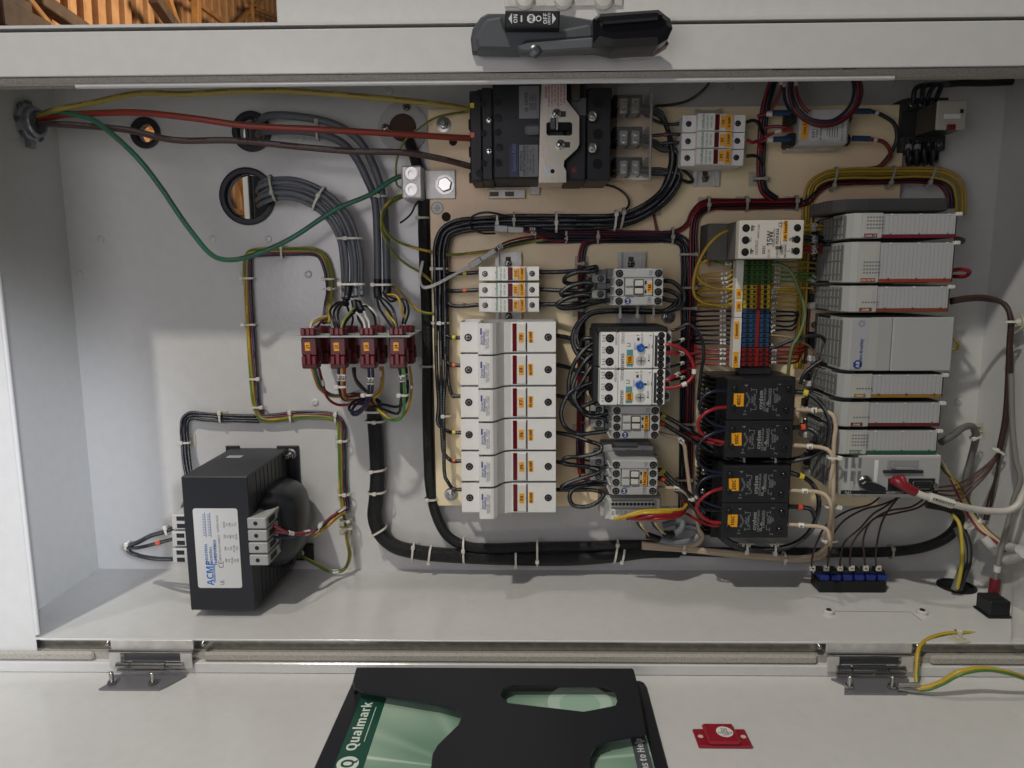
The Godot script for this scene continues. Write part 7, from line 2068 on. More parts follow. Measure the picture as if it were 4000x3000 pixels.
func wires_control():
	var black := mat("1a1c20", 0.33)
	var navy := mat("171c30", 0.35)
	var red := mat("7d1a22", 0.35)
	var dark_red := mat("5c151d", 0.35)
	var yellow := mat("bf9c31", 0.4)
	var olive := mat("8c7a30", 0.45)
	var green := mat("4b7a3a", 0.4)
	var white := mat("cfccc4", 0.4)
	var grey := mat("6d7176", 0.45)
	var h := 0.026
	var g := "control harness on the mounting plate"
	lanes("harness_wire", "in the level control harness, turning up to the upper run", g, points([2095, 912, h, 2280, 911, h, 2500, 910, h, 2632, 906, h, 2680, 878, h, 2705, 830, h, 2745, 792, h, 2860, 787, h, 3000, 784, h, 3115, 782, h]), [[red, "upper red wire"], [dark_red, "lower dark red wire"]], 0.0017, 0.0036)
	lanes("harness_wire", "in the level control harness, turning down the long upright run", g, points([2095, 930, h, 2280, 929, h, 2500, 928, h, 2630, 930, h, 2668, 950, h, 2680, 1000, h, 2680, 1200, h, 2676, 1450, h, 2672, 1700, h, 2672, 1900, h, 2668, 1985, 0.032]), [[navy, "uppermost navy wire"], [black, "second, black wire"], [navy, "third, navy wire"], [mat("23253a", 0.35), "lowest, bluish wire"]], 0.0018, 0.0038)
	lanes("harness_wire", "in the upper run, turning down the long upright run", g, points([3115, 800, h, 3000, 802, h, 2860, 804, h, 2765, 810, h, 2722, 842, h, 2708, 900, h, 2706, 1000, h, 2704, 1200, h, 2698, 1450, h, 2692, 1700, h, 2688, 1900, h, 2680, 1980, 0.034]), [[red, "first red wire"], [dark_red, "second red wire"], [navy, "first navy wire"], [red, "third red wire"], [black, "black wire"], [dark_red, "fourth red wire"]], 0.0018, 0.0038)
	lanes("harness_wire", "in the upright branch left of the contactors", g, points([2420, 934, h, 2330, 936, h, 2290, 948, h, 2273, 985, h, 2270, 1100, h, 2271, 1300, h, 2269, 1500, h, 2266, 1650, h, 2266, 1780, h, 2272, 1850, h]), [[red, "left red wire"], [dark_red, "middle red wire"], [navy, "right navy wire"]], 0.0017, 0.0036)
	wire("harness_wire", "single red wire slanting down to the level control harness", "", [2550, 800, 0.024, 2556, 850, 0.026, 2566, 905, 0.028], 0.0018, dark_red)
	# upright run from the upper harness to the flange
	lanes("harness_wire", "in the upright run beside the fuse holders tagged F1 to F3", g, points([3050, 230, 0.05, 3010, 340, 0.045, 2985, 450, 0.04, 2974, 560, 0.034, 2972, 680, 0.03, 2985, 745, 0.028, 3030, 782, 0.027]), [[navy, "left navy wire"], [dark_red, "first red wire"], [black, "black wire"], [red, "second red wire"], [navy, "right navy wire"]], 0.0020, 0.0042)
	# yellow and red runs over the controller
	lanes("supply_loom_wire", "in the yellow loom arching over the controller", "yellow and red looms over the controller", points([3118, 1440, h, 3128, 1250, h, 3140, 1000, h, 3150, 860, h, 3158, 775, h, 3175, 722, 0.03, 3225, 688, 0.034, 3300, 678, 0.036, 3450, 676, 0.036, 3600, 674, 0.036, 3690, 682, 0.04, 3738, 715, 0.045, 3752, 770, 0.05, 3752, 840, 0.05]), [[yellow, "outermost wire"], [olive, "second wire"], [yellow, "third wire"], [mat("a98d35", 0.4), "innermost wire"]], 0.0018, 0.0037)
	lanes("supply_loom_wire", "in the red loom arching over the controller", "yellow and red looms over the controller", points([3105, 798, h, 3150, 782, h, 3185, 748, h, 3230, 715, 0.028, 3310, 706, 0.03, 3450, 703, 0.03, 3600, 700, 0.03, 3670, 712, 0.032, 3706, 750, 0.036, 3715, 815, 0.04]), [[dark_red, "outermost wire"], [red, "second wire"], [mat("3d1520", 0.35), "third wire"], [dark_red, "fourth wire"], [navy, "innermost navy wire"]], 0.0019, 0.0042)
	lanes("harness_wire", "in the upright run between the coloured terminals and the controller", g, points([3165, 840, 0.024, 3158, 1000, 0.024, 3148, 1200, 0.024, 3140, 1350, 0.024, 3136, 1420, 0.026]), [[red, "left red wire"], [navy, "navy wire"], [dark_red, "right red wire"]], 0.0018, 0.0038)
	# left side of the terminal strip
	var ys := [620, 705, 743, 785, 827, 868, 908, 940, 968, 993, 1030, 1073, 1110, 1157, 1193, 1237, 1280, 1310, 1365, 1400, 1445, 1490]
	var no := ["49", "48", "41", "40", "39", "38", "37", "36", "35", "35", "34", "33", "32", "31", "30", "29", "28", "27", "26", "25", "24", "23"]
	for k in 22:
		var y: float = 750 + ys[k] / 2.212
		var yt := 1027.0 + k * 18.9
		var m: Material = green if k == 0 else (yellow if k % 3 else olive) if k < 10 else black if k % 3 == 0 and k < 18 else navy if k < 18 else mat("8e1f28", 0.35)
		var hue: String = "green" if k == 0 else "yellow" if k < 10 else "navy" if k < 18 else "red"
		var p: Array
		if k == 0:
			p = [2765, 1010, 0.04, 2800, 1024, 0.05]
		elif k < 10:
			p = [2728, 1080 + k * 12.0, 0.034, 2742 - (k % 3) * 8, y + (12 if k < 5 else 2), 0.042, 2775, y + 2, 0.05]
		elif k < 18:
			p = [2700, y + 10 - (k % 3) * 8, 0.034, 2735, y + 1, 0.042, 2780, y, 0.05]
		else:
			p = [2698, y - 6 + (k % 2) * 10, 0.034, 2740, y - 2, 0.044, 2785, y, 0.052]
		p.append_array([2835, y, 0.057, 2862, lerpf(y, yt, 0.6), 0.058, 2892, yt, 0.060])
		wire("terminal_wire", "%s %s wire from the top on the coloured terminals' left side, tagged %s" % [ORD[k - (0 if k == 0 else 1 if k < 10 else 10 if k < 18 else 18)], hue, no[k]], "wires on the left of the coloured terminals", p, 0.0014, m, [[0.66, 0.0074, "dcdbd4", no[k]]], 7, 5)
	# right side
	var ry := [610, 655, 697, 737, 775, 822, 848, 865, 900, 960, 993, 1030, 1072, 1117, 1157, 1200, 1340, 1375, 1408, 1440, 1475]
	var rn := ["50", "22", "20", "18", "16", "17", "10", "15", "15", "14", "13", "12", "11", "10", "9", "8", "7", "5", "3", "2", "1"]
	for k in 21:
		var y: float = 750 + ry[k] / 2.212
		var yt := 1027.0 + k * 18.9 + (10 if k > 16 else 0)
		var m: Material = olive if k < 2 else green if k < 5 else yellow if k < 11 else navy if k < 16 else mat("8e1f28", 0.35)
		var hue: String = "olive" if k < 2 else "green" if k < 5 else "yellow" if k < 11 else "navy" if k < 16 else "red"
		var x: float = [3190, 3192, 3192, 3180, 3170, 3175, 3120, 3122, 3124, 3125, 3118, 3112, 3110, 3108, 3106, 3100, 3140, 3136, 3130, 3124, 3120][k]
		var p := [3000 - k * 0.4, yt, 0.060, 3012, lerpf(yt, y, 0.7), 0.058, 3028, y, 0.056, lerpf(3028, x, 0.5), y + (k % 3 - 1) * 3, 0.052, x - 6, y + (4 if k < 12 else -3), 0.044, x + 8, y + (14 if k < 12 else -16 - (k % 3) * 6), 0.034]
		wire("terminal_wire", "%s %s wire from the top on the coloured terminals' right side, tagged %s" % [ORD[k - (0 if k < 2 else 2 if k < 5 else 5 if k < 11 else 11 if k < 16 else 16)], hue, rn[k]], "wires on the right of the coloured terminals", p, 0.0014, m, [[0.17, 0.0068, "dcdbd4", rn[k]]], 7, 5)
	# supply leads
	g = "leads of the beige power supply"
	wire("supply_lead", "yellow lead from the supply's +V terminal making the widest loop to the terminals", g, [2888, 897, 0.066, 2855, 898, 0.068, 2815, 912, 0.07, 2765, 960, 0.07, 2722, 1040, 0.068, 2707, 1110, 0.066, 2716, 1156, 0.064, 2750, 1182, 0.062, 2800, 1190, 0.06, 2840, 1190, 0.06, 2890, 1190, 0.06], 0.0020, yellow, [[0.05, 0.0075, "d8d7d0", "38"]])
	wire("supply_lead", "upper yellow lead from the supply's -V terminal", g, [2885, 974, 0.066, 2850, 974, 0.067, 2800, 982, 0.066, 2762, 998, 0.062, 2752, 1010, 0.056, 2765, 1022, 0.048, 2768, 1035, 0.036], 0.0019, yellow, [[0.1, 0.0075, "d8d7d0", "45"]])
	wire("supply_lead", "lower yellow lead from the supply's -V terminal curling to the terminals", g, [2885, 988, 0.064, 2845, 990, 0.066, 2790, 1002, 0.066, 2740, 1030, 0.064, 2722, 1068, 0.062, 2740, 1100, 0.06, 2790, 1122, 0.06, 2840, 1130, 0.06, 2888, 1132, 0.06], 0.0019, yellow, [[0.08, 0.0075, "d8d7d0", "37"]])
	for k in 6:
		var y: float = [880, 895, 924, 938, 967, 982][k]
		wire("supply_lead", "%s lead on the supply's right side" % ["upper yellow", "lower yellow", "upper navy", "lower navy", "upper red", "lower red"][k], g, [3136, y, 0.066, 3160, y + 1, 0.066, 3195, y + [1, 1, 0, 2, -2, 0][k], 0.06, 3215, y + 4, 0.05, 3222, y + 14, 0.036], 0.0021, [yellow, yellow, navy, navy, mat("8e1f28", 0.35), mat("8e1f28", 0.35)][k], [[0.28, 0.0075, "d8d7d0", ["7", "13", "73", "12", "54", "2"][k]]])
	wire("stray_wire", "olive green wire sweeping down from the green terminals to the relays", "", [3015, 1032, 0.07, 3050, 1036, 0.074, 3090, 1062, 0.078, 3118, 1120, 0.08, 3140, 1190, 0.08, 3146, 1240, 0.08, 3120, 1310, 0.08, 3095, 1350, 0.08, 3085, 1400, 0.08, 3076, 1486, 0.075], 0.0021, mat("66744a", 0.42))
	wire("stray_wire", "dark wire crossing from the terminals and curling past the controller's foot", "", [2975, 1372, 0.06, 3035, 1350, 0.068, 3100, 1326, 0.074, 3170, 1312, 0.076, 3215, 1320, 0.07, 3232, 1350, 0.066, 3222, 1395, 0.062, 3180, 1428, 0.06, 3140, 1462, 0.06, 3126, 1500, 0.058], 0.0024, mat("262a30", 0.4))
	wire("stray_wire", "thin beige wire crossing beside the red terminal wires to the controller", "", [2995, 1308, 0.058, 3060, 1314, 0.066, 3110, 1330, 0.07, 3160, 1352, 0.066, 3192, 1400, 0.058, 3205, 1450, 0.05, 3216, 1500, 0.044], 0.0014, mat("8f7656", 0.5))
	# contactor coil wires and harness taps
	g = "wires between the harness and the relays"
	wire("tap_wire", "red tap wire marked 2 into contactor 2HCON's coil terminal", g, [2268, 1650, 0.03, 2290, 1656, 0.05, 2320, 1656, 0.066, 2356, 1655, 0.07], 0.0016, mat("8e1f28", 0.35), [[0.5, 0.008, "d8d7d0", "2"]])
	wire("tap_wire", "dark tap wire into contactor 1M's upper coil terminal", g, [2285, 1075, 0.03, 2300, 1086, 0.055, 2330, 1087, 0.07, 2360, 1085, 0.072], 0.0016, navy, [[0.45, 0.008, "9b9a94", "3"]])
	wire("tap_wire", "dark tap wire into contactor 1M's lower coil terminal", g, [2285, 1165, 0.03, 2302, 1154, 0.055, 2330, 1150, 0.07, 2360, 1149, 0.072], 0.0016, navy, [[0.45, 0.008, "9b9a94", "9"]])
	wire("tap_wire", "dark tap wire into contactor 1HCON's upper coil terminal", g, [2255, 1690, 0.03, 2258, 1760, 0.036, 2276, 1792, 0.05, 2310, 1802, 0.064, 2356, 1803, 0.07], 0.0017, navy)
	wire("tap_wire", "red tap wire bending to contactor 1HCON's lower coil terminal", g, [2272, 1800, 0.03, 2264, 1850, 0.045, 2272, 1868, 0.055, 2310, 1872, 0.064, 2356, 1868, 0.07], 0.0017, mat("8e1f28", 0.35))
	for k in 4:
		var y: float = [1286, 1334, 1427, 1482][k]
		wire("tap_wire", "%s navy tap wire from the top at the overload relays' right side" % ORD[k], g, [2618, y + 6, 0.085, 2640, y + 1, 0.086, 2668, y - 8, 0.078, 2690, y - 14, 0.06, 2702, y - 10, 0.04], 0.0018, black, [[0.28, 0.0068, "d8d7d0", ["9", "6", "2", "14"][k]]])
	var bright := mat("9c1f2a", 0.33)
	wire("red_link", "bright red link making the wide arc between the two overload relays", g, [2598, 1347, 0.118, 2625, 1348, 0.12, 2672, 1368, 0.12, 2706, 1412, 0.118, 2708, 1460, 0.118, 2684, 1492, 0.12, 2640, 1512, 0.12, 2596, 1516, 0.118], 0.0022, bright, [[0.55, 0.006, "d8d7d0"], [0.76, 0.006, "d8d7d0"]])
	wire("red_link", "bright red wire marked 8 from overload relay 10L running straight to the harness", g, [2598, 1378, 0.118, 2640, 1380, 0.116, 2690, 1384, 0.10, 2714, 1378, 0.08, 2716, 1350, 0.05], 0.0021, bright, [[0.25, 0.006, "d8d7d0", "8"]])
	wire("red_link", "upper bright red wire from overload relay 20L rising to the harness", g, [2596, 1488, 0.118, 2622, 1478, 0.118, 2650, 1460, 0.11, 2686, 1446, 0.09, 2700, 1440, 0.05], 0.0021, bright, [[0.22, 0.007, "d8d7d0", "13"]])
	wire("stray_wire", "dark wire arching right of the overload relays down to the heat sink", "", [2650, 1282, 0.085, 2690, 1266, 0.088, 2722, 1292, 0.09, 2746, 1335, 0.09, 2748, 1390, 0.088, 2742, 1440, 0.084, 2736, 1490, 0.08, 2728, 1560, 0.07], 0.0022, mat("20242a", 0.4))
	# control side of the solid state relays
	g = "control links of the solid state relays"
	var arcs := [["navy link between relays 4SSC and 3SSC", navy, [2848, 1527, 0.112, 2790, 1530, 0.116, 2746, 1552, 0.116, 2734, 1590, 0.114, 2752, 1630, 0.112, 2790, 1656, 0.112, 2838, 1672, 0.112]], ["navy link between relays 3SSC and 2SSC", navy, [2840, 1678, 0.112, 2790, 1690, 0.116, 2742, 1720, 0.116, 2722, 1765, 0.114, 2734, 1812, 0.112, 2772, 1838, 0.112, 2828, 1849, 0.112]], ["navy link between relays 2SSC and 1SSC", navy, [2830, 1856, 0.112, 2780, 1862, 0.116, 2736, 1884, 0.116, 2722, 1918, 0.114, 2742, 1952, 0.112, 2780, 1972, 0.112, 2824, 1985, 0.112]], ["navy lead from relay 1SSC to the harness", navy, [2824, 1994, 0.112, 2780, 1994, 0.10, 2740, 1986, 0.08, 2700, 1972, 0.05]],
		["red link between relays 4SSC and 3SSC", bright, [2846, 1590, 0.112, 2796, 1596, 0.118, 2752, 1616, 0.118, 2728, 1650, 0.116, 2740, 1690, 0.114, 2780, 1716, 0.112, 2836, 1730, 0.112]], ["red link between relays 2SSC and 1SSC", bright, [2830, 1905, 0.112, 2780, 1920, 0.118, 2740, 1945, 0.118, 2720, 1975, 0.116, 2734, 2010, 0.114, 2774, 2034, 0.112, 2826, 2043, 0.112]], ["red lead from the harness behind relay 3SSC", mat("7d1a22", 0.35), [2660, 1690, 0.05, 2700, 1700, 0.07, 2760, 1724, 0.095, 2800, 1734, 0.105, 2836, 1734, 0.11]], ["red lead from the lower harness to relay 1SSC", mat("7d1a22", 0.35), [2668, 2000, 0.05, 2700, 2018, 0.06, 2740, 2040, 0.08, 2790, 2055, 0.10, 2826, 2050, 0.11]]]
	for a in arcs:
		wire("relay_link", a[0], g, a[2], 0.0021, a[1], [], 8, 6)
	# interface module
	g = "wires of the grey terminal module"
	for k in 6:
		var y := 2024.0 + k * 2
		wire("module_wire", "%s plugged into the grey terminal module" % ["upper yellow wire", "lower yellow wire", "first red wire from the left", "second red wire from the left", "third red wire from the left", "fourth red wire from the left"][k], g, [2402 + k * 14 + (20 if k > 1 else 0), 2027, 0.092, 2440 + k * 14, 2016 + k * 2.4, 0.098, 2500 + k * 10, 1999 + k * 6.0, 0.100 + (k % 2) * 0.006, 2560 + k * 6, 1992 + k * 7.0, 0.100 + (k % 2) * 0.008, 2630, 1992 + k * 6.0, 0.096, 2665, 1990 + k * 3.0, 0.085, 2680, 1972, 0.065, 2672, 1950, 0.045], 0.0022 if k < 2 else 0.0024, mat("c9a832", 0.38) if k < 2 else bright, [], 8, 6)
	for k in 8:
		var x := 2486.0 + k * 6 + (34 if k > 3 else 0)
		var e: Array = [2535, 2094] if k < 4 else [2602, 2086]
		wire("module_wire", "thin %s core from the terminal module to the %s grey cable" % [["brown", "green", "white", "yellow"][k % 4], "lower" if k < 4 else "upper"], g, [x, 2038, 0.08, x + 8, 2055, 0.08, lerpf(x, e[0], 0.7), 2078, 0.074, e[0], e[1] + (k % 4) * 2.0 - 3, 0.064], 0.0010, [mat("4a3428", 0.4), mat("3c5a3c", 0.4), white, mat("c9a032", 0.4)][k % 4], [], 6, 5)
	wire("module_cable", "lower grey cable looping from the terminal module into the harness", g, [2566, 2104, 0.056, 2600, 2114, 0.054, 2660, 2118, 0.05, 2705, 2108, 0.046, 2730, 2086, 0.042, 2726, 2066, 0.036, 2690, 2058, 0.03, 2640, 2066, 0.026], 0.0047, mat("7d8084", 0.45), [], 12, 6, "cable")
	wire("module_cable", "upper grey cable looping from the terminal module into the harness", g, [2622, 2086, 0.056, 2645, 2082, 0.054, 2664, 2062, 0.05, 2666, 2042, 0.044, 2640, 2040, 0.036, 2590, 2052, 0.03], 0.0045, mat("72757a", 0.45), [], 12, 6, "cable")
	for k in 2:
		wire("shrink_tube", "black shrink sleeve on the %s grey cable of the terminal module" % ["lower", "upper"][k], "", [[2530, 2092, 0.063, 2550, 2100, 0.06, 2572, 2106, 0.056], [2598, 2084, 0.063, 2612, 2087, 0.06, 2628, 2085, 0.056]][k], 0.0049, mat("121316", 0.5), [], 12, 4, "sleeve")

func wires_right():
	var navy := mat("171c30", 0.35)
	var red := mat("6d1a24", 0.35)
	var black := mat("1a1c20", 0.33)
	var brown := mat("4a2d24", 0.42)
	var white := mat("bdbab2", 0.4)
	var yellow := mat("bf9c31", 0.4)
	var blue := mat("1e3f66", 0.4)
	# coil above the line filter
	for k in 3:
		var c := [3214, 372]
		var p := []
		for j in 15:
			var a := deg_to_rad(-70.0 + 24.0 * j)
			var r: float = [122, 133, 141][k]
			p.append_array([c[0] + [0, 4, 8][k] + r * cos(a), c[1] - 18 + r * 0.98 * sin(a), 0.085 + 0.012 * cos(a * 0.5 + k) + 0.004 * k])
		p.append_array([3050 + k * 8, 215, 0.07])
		wire("coiled_wire", "%s turn of the wire coil hanging over the line filter" % ["navy inner", "red middle", "dark red outer"][k], "wire coil over the line filter", p, 0.0021, [navy, red, mat("521720", 0.35)][k], [], 8, 5)
	for k in 3:
		wire("filter_lead", "%s wire with white markers coming down beside the coil" % ["left red", "dark", "right red"][k], "wires with markers beside the coil", [[3050, 232, 0.07, 3052, 330, 0.075, 3040, 380, 0.07, 3012, 430, 0.06], [3066, 232, 0.07, 3062, 330, 0.075, 3066, 390, 0.08, 3090, 440, 0.085], [3112, 232, 0.07, 3108, 330, 0.08, 3126, 400, 0.085, 3160, 440, 0.088]][k], 0.0021, [red, navy, red][k], [[0.45, 0.0075, "c9c8c2"]])
	for k in 2:
		var y: float = [443, 545][k]
		wire("crimp_lead", "%s blue crimp sleeve and lead on the line filter's left side" % ["upper", "lower"][k], "blue crimped leads of the line filter", [2960, y + 12, 0.05, 2990, y + 4, 0.056, 3015, y, 0.058, 3045, y, 0.058, 3086, y - 1, 0.056], 0.0026, red, [[0.72, 0.022, "1e3f66"], [0.36, 0.007, "c9c8c2"]])
		y = [437, 541][k]
		var pp: Array = [3336, y - 2, 0.05, 3370, y, 0.05, 3412, y + 2, 0.05, 3450, y + 14, 0.05, 3490, y + 44, 0.05, 3506, y + 85, 0.048, 3498, y + 130, 0.044, 3466, y + 180, 0.036, 3430, y + 214, 0.028, 3380, y + 224, 0.026] if k == 0 else [3336, y, 0.05, 3370, y + 2, 0.05, 3410, y + 4, 0.05, 3446, y + 12, 0.05, 3472, y + 40, 0.048, 3476, y + 70, 0.042, 3450, y + 100, 0.034, 3420, y + 116, 0.026]
		wire("crimp_lead", "%s lead with a blue crimp sleeve on the line filter's right side" % ["black", "red"][k], "blue crimped leads of the line filter", pp, 0.0026, [mat("1d2126", 0.4), mat("6d2a26", 0.4)][k], [[0.07 if k == 0 else 0.11, 0.022, "1e3f66"], [0.215 if k == 0 else 0.31, 0.004, "c9c8c2"]])
	wire("control_lead", "dark red lead entering the line filter's left side from the harness", "", [2985, 500, 0.045, 3030, 494, 0.052, 3066, 498, 0.056, 3096, 505, 0.056], 0.0021, red)
	wire("control_lead", "red lead marked twice slanting up to the line filter's left side", "", [2985, 536, 0.045, 3020, 522, 0.052, 3050, 512, 0.056, 3096, 508, 0.056], 0.0021, mat("8e1f28", 0.35), [[0.5, 0.008, "c9c8c2"]])
	# breaker to F1..F3
	for k in 3:
		wire("feed_wire", "thin black wire from the breaker's lugs to fuse holder F%d" % (3 - k), "thin feed wires between the breaker and fuse holders F1 to F3", [[2496, 430, 0.05, 2560, 470, 0.05, 2620, 488, 0.05, 2676, 478, 0.054], [2496, 535, 0.05, 2560, 530, 0.055, 2640, 526, 0.06, 2690, 532, 0.062, 2708, 544, 0.06, 2690, 555, 0.058, 2620, 556, 0.054, 2580, 562, 0.05], [2496, 662, 0.05, 2560, 672, 0.046, 2640, 694, 0.04, 2690, 712, 0.034, 2706, 706, 0.032, 2690, 680, 0.034, 2660, 660, 0.04, 2640, 640, 0.045]][k], 0.0021, black if k else mat("1c1d22", 0.4), [[0.3, 0.004, "8e1f28"]] if k == 1 else [])
	for k in 3:
		wire("feed_wire", "%s wire leaving the right end of fuse holder F%d" % [["black", "red", "black"][k], 3 - k], "wires on the right of fuse holders F1 to F3", [2916, [478, 548, 610][k], 0.056, 2940, [470, 556, 608][k], 0.056, 2962, [480, 552, 612][k], 0.05, 2978, [520, 590, 640][k], 0.04], 0.0022, [black, mat("8e1f28", 0.35), black][k])
	# relay socket wires
	for k in 4:
		wire("socket_wire", "%s black looped wire from the left under the relay socket" % ORD[k], "black wires below the relay socket", [3552 + k * 31, 560, 0.04, 3550 + k * 31, 590, 0.045, 3546 + k * 31, 625, 0.04, 3552 + k * 30, 642, 0.03, 3566 + k * 30, 630, 0.02, 3570 + k * 30, 590, 0.012], 0.0030, black, [[0.1, 0.006, "8d8c86"]] if k < 2 else [])
		wire("socket_wire", "%s black wire from the left over the relay socket's upper terminals" % ORD[k], "black wires above the relay socket", [3568 + k * 30, 410, 0.036, 3568 + k * 30, 380, 0.042, 3575 + k * 34, 345 - k * 4, 0.042, 3620 + k * 22, 332 - k * 2, 0.036, 3680 + k * 8, 330, 0.026], 0.0030, navy if k > 1 else black)
	wire("far_cable", "dark cable leaving the relay socket along the back wall to the far end", "", [3680, 330, 0.026, 3760, 325, 0.018, 3850, 326, 0.014, 3950, 320, 0.012, 4040, 316, 0.012], 0.0042, mat("1b1f1f", 0.5), [], 10, 5, "cable")
	wire("far_wire", "thin olive wire curving over the back wall behind the breaker's right side", "", [2772, 300, 0.03, 2765, 330, 0.024, 2730, 366, 0.016, 2680, 396, 0.012, 2620, 408, 0.01, 2560, 413, 0.01], 0.0018, mat("4a4a38", 0.5))
	# right ends of the modules
	for k in 2:
		wire("module_lead", "bunched red leads at the right end of the %s controller module" % ["crimson striped", "orange-red striped"][k], "", [[3730, 930, 0.09, 3750, 933, 0.088, 3764, 940, 0.08, 3752, 948, 0.07, 3720, 952, 0.06], [3715, 1058, 0.10, 3752, 1054, 0.10, 3786, 1062, 0.096, 3774, 1076, 0.088, 3720, 1080, 0.07]][k], 0.0026, mat("8a1c28" if k else "4a161e", 0.35))
	wire("module_lead", "small yellow wire loop at the right end of the plain supply module", "", [3705, 1330, 0.10, 3728, 1326, 0.105, 3742, 1340, 0.10, 3738, 1362, 0.09, 3712, 1368, 0.08], 0.0018, mat("b8a43a", 0.4))
	for k in 2:
		wire("sensor_cable", "%s dark brown cable arching from the controller's right end down the far wall" % ["upper", "lower"][k], "dark brown cables at the far end", [3715, 1172 + k * 9, 0.09, 3780, 1164 + k * 8, 0.085, 3850, 1160 + k * 8, 0.085, 3920, 1182 + k * 6, 0.09, 3952 - k * 6, 1240, 0.098, 3950 - k * 6, 1340, 0.096, 3944 - k * 6, 1496, 0.09, 3930 - k * 6, 1640, 0.082, 3905 - k * 4, 1760, 0.075], 0.0030, mat("3a2a24", 0.45), [], 8, 6, "cable")
	for k in 4:
		wire("sensor_wire", "%s thin brown wire from the top fanning from the far tie to the processor" % ORD[k], "thin brown wires by the processor", [3904, 1762, 0.074, 3870, 1800 + k * 10, 0.074, 3800, 1856 + k * 18, 0.076, 3740, 1890 + k * 22, 0.078, 3660, 1905 + k * 12, 0.08], 0.0014, brown)
	for k in 2:
		wire("sensor_wire", "straight brown wire slanting across the multicoloured bundle, %s of two" % ["left", "right"][k], "thin brown wires by the processor", [3900 + k * 6, 1770, 0.074, 3890, 1860, 0.07, 3862 + k * 12, 1950, 0.06, 3845 + k * 12, 2030, 0.05], 0.0016, mat("33251f", 0.45))
	# multicoloured bundle
	var hue := [mat("7a1c24", 0.4), white, yellow, white, mat("a8922e", 0.4), mat("3a2a24", 0.4)]
	for k in 6:
		wire("bundle_wire", "%s wire in the multicoloured bundle right of the processor" % ["dark red", "first white", "first yellow", "second white", "second yellow", "brown"][k], "multicoloured bundle by the processor", [3668, 1776 + k * 6, 0.09, 3690, 1820 + k * 4, 0.085, 3722 + k * 4, 1888, 0.078, 3752 + k * 5, 1950, 0.07, 3790 + k * 6, 2025, 0.062, 3832 + k * 7, 2076, 0.075, 3880 + k * 6, 2108 + k * 2.0, 0.09, 3925, 2140 + k * 3.0, 0.105], 0.0018, hue[k], [], 7, 5)
	for k in 3:
		wire("milky_coupling", "milky white %s coupling at the far wall's lower corner" % ["upper", "middle", "lower"][k], "milky couplings at the far wall", [[3842, 2100, 0.085, 3870, 2130, 0.09, 3898, 2160, 0.095], [3915, 2130, 0.10, 3950, 2140, 0.115, 3985, 2148, 0.135], [3930, 2190, 0.11, 3965, 2180, 0.125, 4000, 2165, 0.14]][k], 0.0062, mat("b9b8b4", 0.3), [], 10, 3, "coupling")
	wire("bundle_wire", "yellow wire dropping into the opening of the hinge-side wall", "", [3720, 2010, 0.06, 3742, 2040, 0.07, 3754, 2100, 0.08, 3756, 2180, 0.085, 3748, 2250, 0.085, 3738, 2300, 0.085], 0.0026, mat("b8a43a", 0.4))
	for k in 3:
		wire("bundle_wire", "%s cable dropping into the opening of the hinge-side wall" % ["grey", "black", "dark grey"][k], "cables through the hinge-side wall", [3735 + k * 12, 2060, 0.05, 3760 + k * 10, 2120, 0.06, 3764 + k * 10, 2190, 0.072, 3744 + k * 10, 2250, 0.08, 3726 + k * 10, 2305, 0.083], 0.0042, [mat("6a6c68", 0.5), black, mat("2c302e", 0.5)][k], [], 10, 5, "cable")
	# network cable
	wire("network_cable", "white network cable marked CROSSOVER sagging from the red boot", "", [3568, 1918, 0.138, 3600, 1934, 0.142, 3660, 1952, 0.145, 3730, 1972, 0.145, 3800, 1988, 0.142, 3870, 1998, 0.14, 3935, 1996, 0.14, 3975, 1974, 0.14, 3998, 1935, 0.14, 4020, 1880, 0.14], 0.0044, mat("bdb9b0", 0.4), [[0.2, 0.030, "cfccc2", "CROSSOVER"]], 12, 6, "cable")
	wire("network_cable", "white-grey network cable coming down to the square black coupler", "", [3950, 1460, 0.115, 3955, 1660, 0.118, 3968, 1800, 0.122, 3985, 1872, 0.124, 3962, 1950, 0.12, 3935, 2050, 0.115, 3910, 2160, 0.11, 3890, 2240, 0.108, 3886, 2275, 0.107], 0.0033, mat("7c7a75", 0.45), [[0.93, 0.008, "c9c8c2"]], 12, 6, "cable")
	var o := thing("red_plug_boot", "red rubber boot of the network plug in the processor's port", "plug", P(3520, 1890, 0.128))
	tube(spline([L(3492, 1878, 0.128), L(3506, 1884, 0.134), L(3540, 1904, 0.138), L(3576, 1922, 0.139)], 5), 0.0060, 12)
	put("boot", mat("7d1d26", 0.4), o)
	tube(spline([L(3508, 1868, 0.130), L(3524, 1868, 0.135), L(3534, 1888, 0.138)], 5), 0.0036, 10)
	put("latch_cover", mat("86202a", 0.4), o)
	o = thing("red_plug_boot", "red rubber boot standing in the square black coupler", "plug", P(3886, 2272, 0.107))
	tube(spline([L(3888, 2262, 0.107), L(3884, 2300, 0.108), L(3878, 2336, 0.108)], 4), 0.0064, 12)
	put("boot", mat("6d1a26", 0.4), o)
	var q := Q(3876, 2395, LOW)
	o = thing("network_coupler", "square black network coupler on the hinge-side wall", "coupler", q)
	box(-0.013, 0, -0.014, 0.013, 0.022, 0.014, 0.0012); put("housing", mat("14191b", 0.45), o)
	box(-0.015, 0.0003, -0.016, 0.015, 0.003, 0.016, 0.0008); put("base", mat("101415", 0.5), o)
	box(-0.007, 0.022, -0.006, 0.007, 0.0224, 0.008); put("port", mat("060707", 0.9), o)
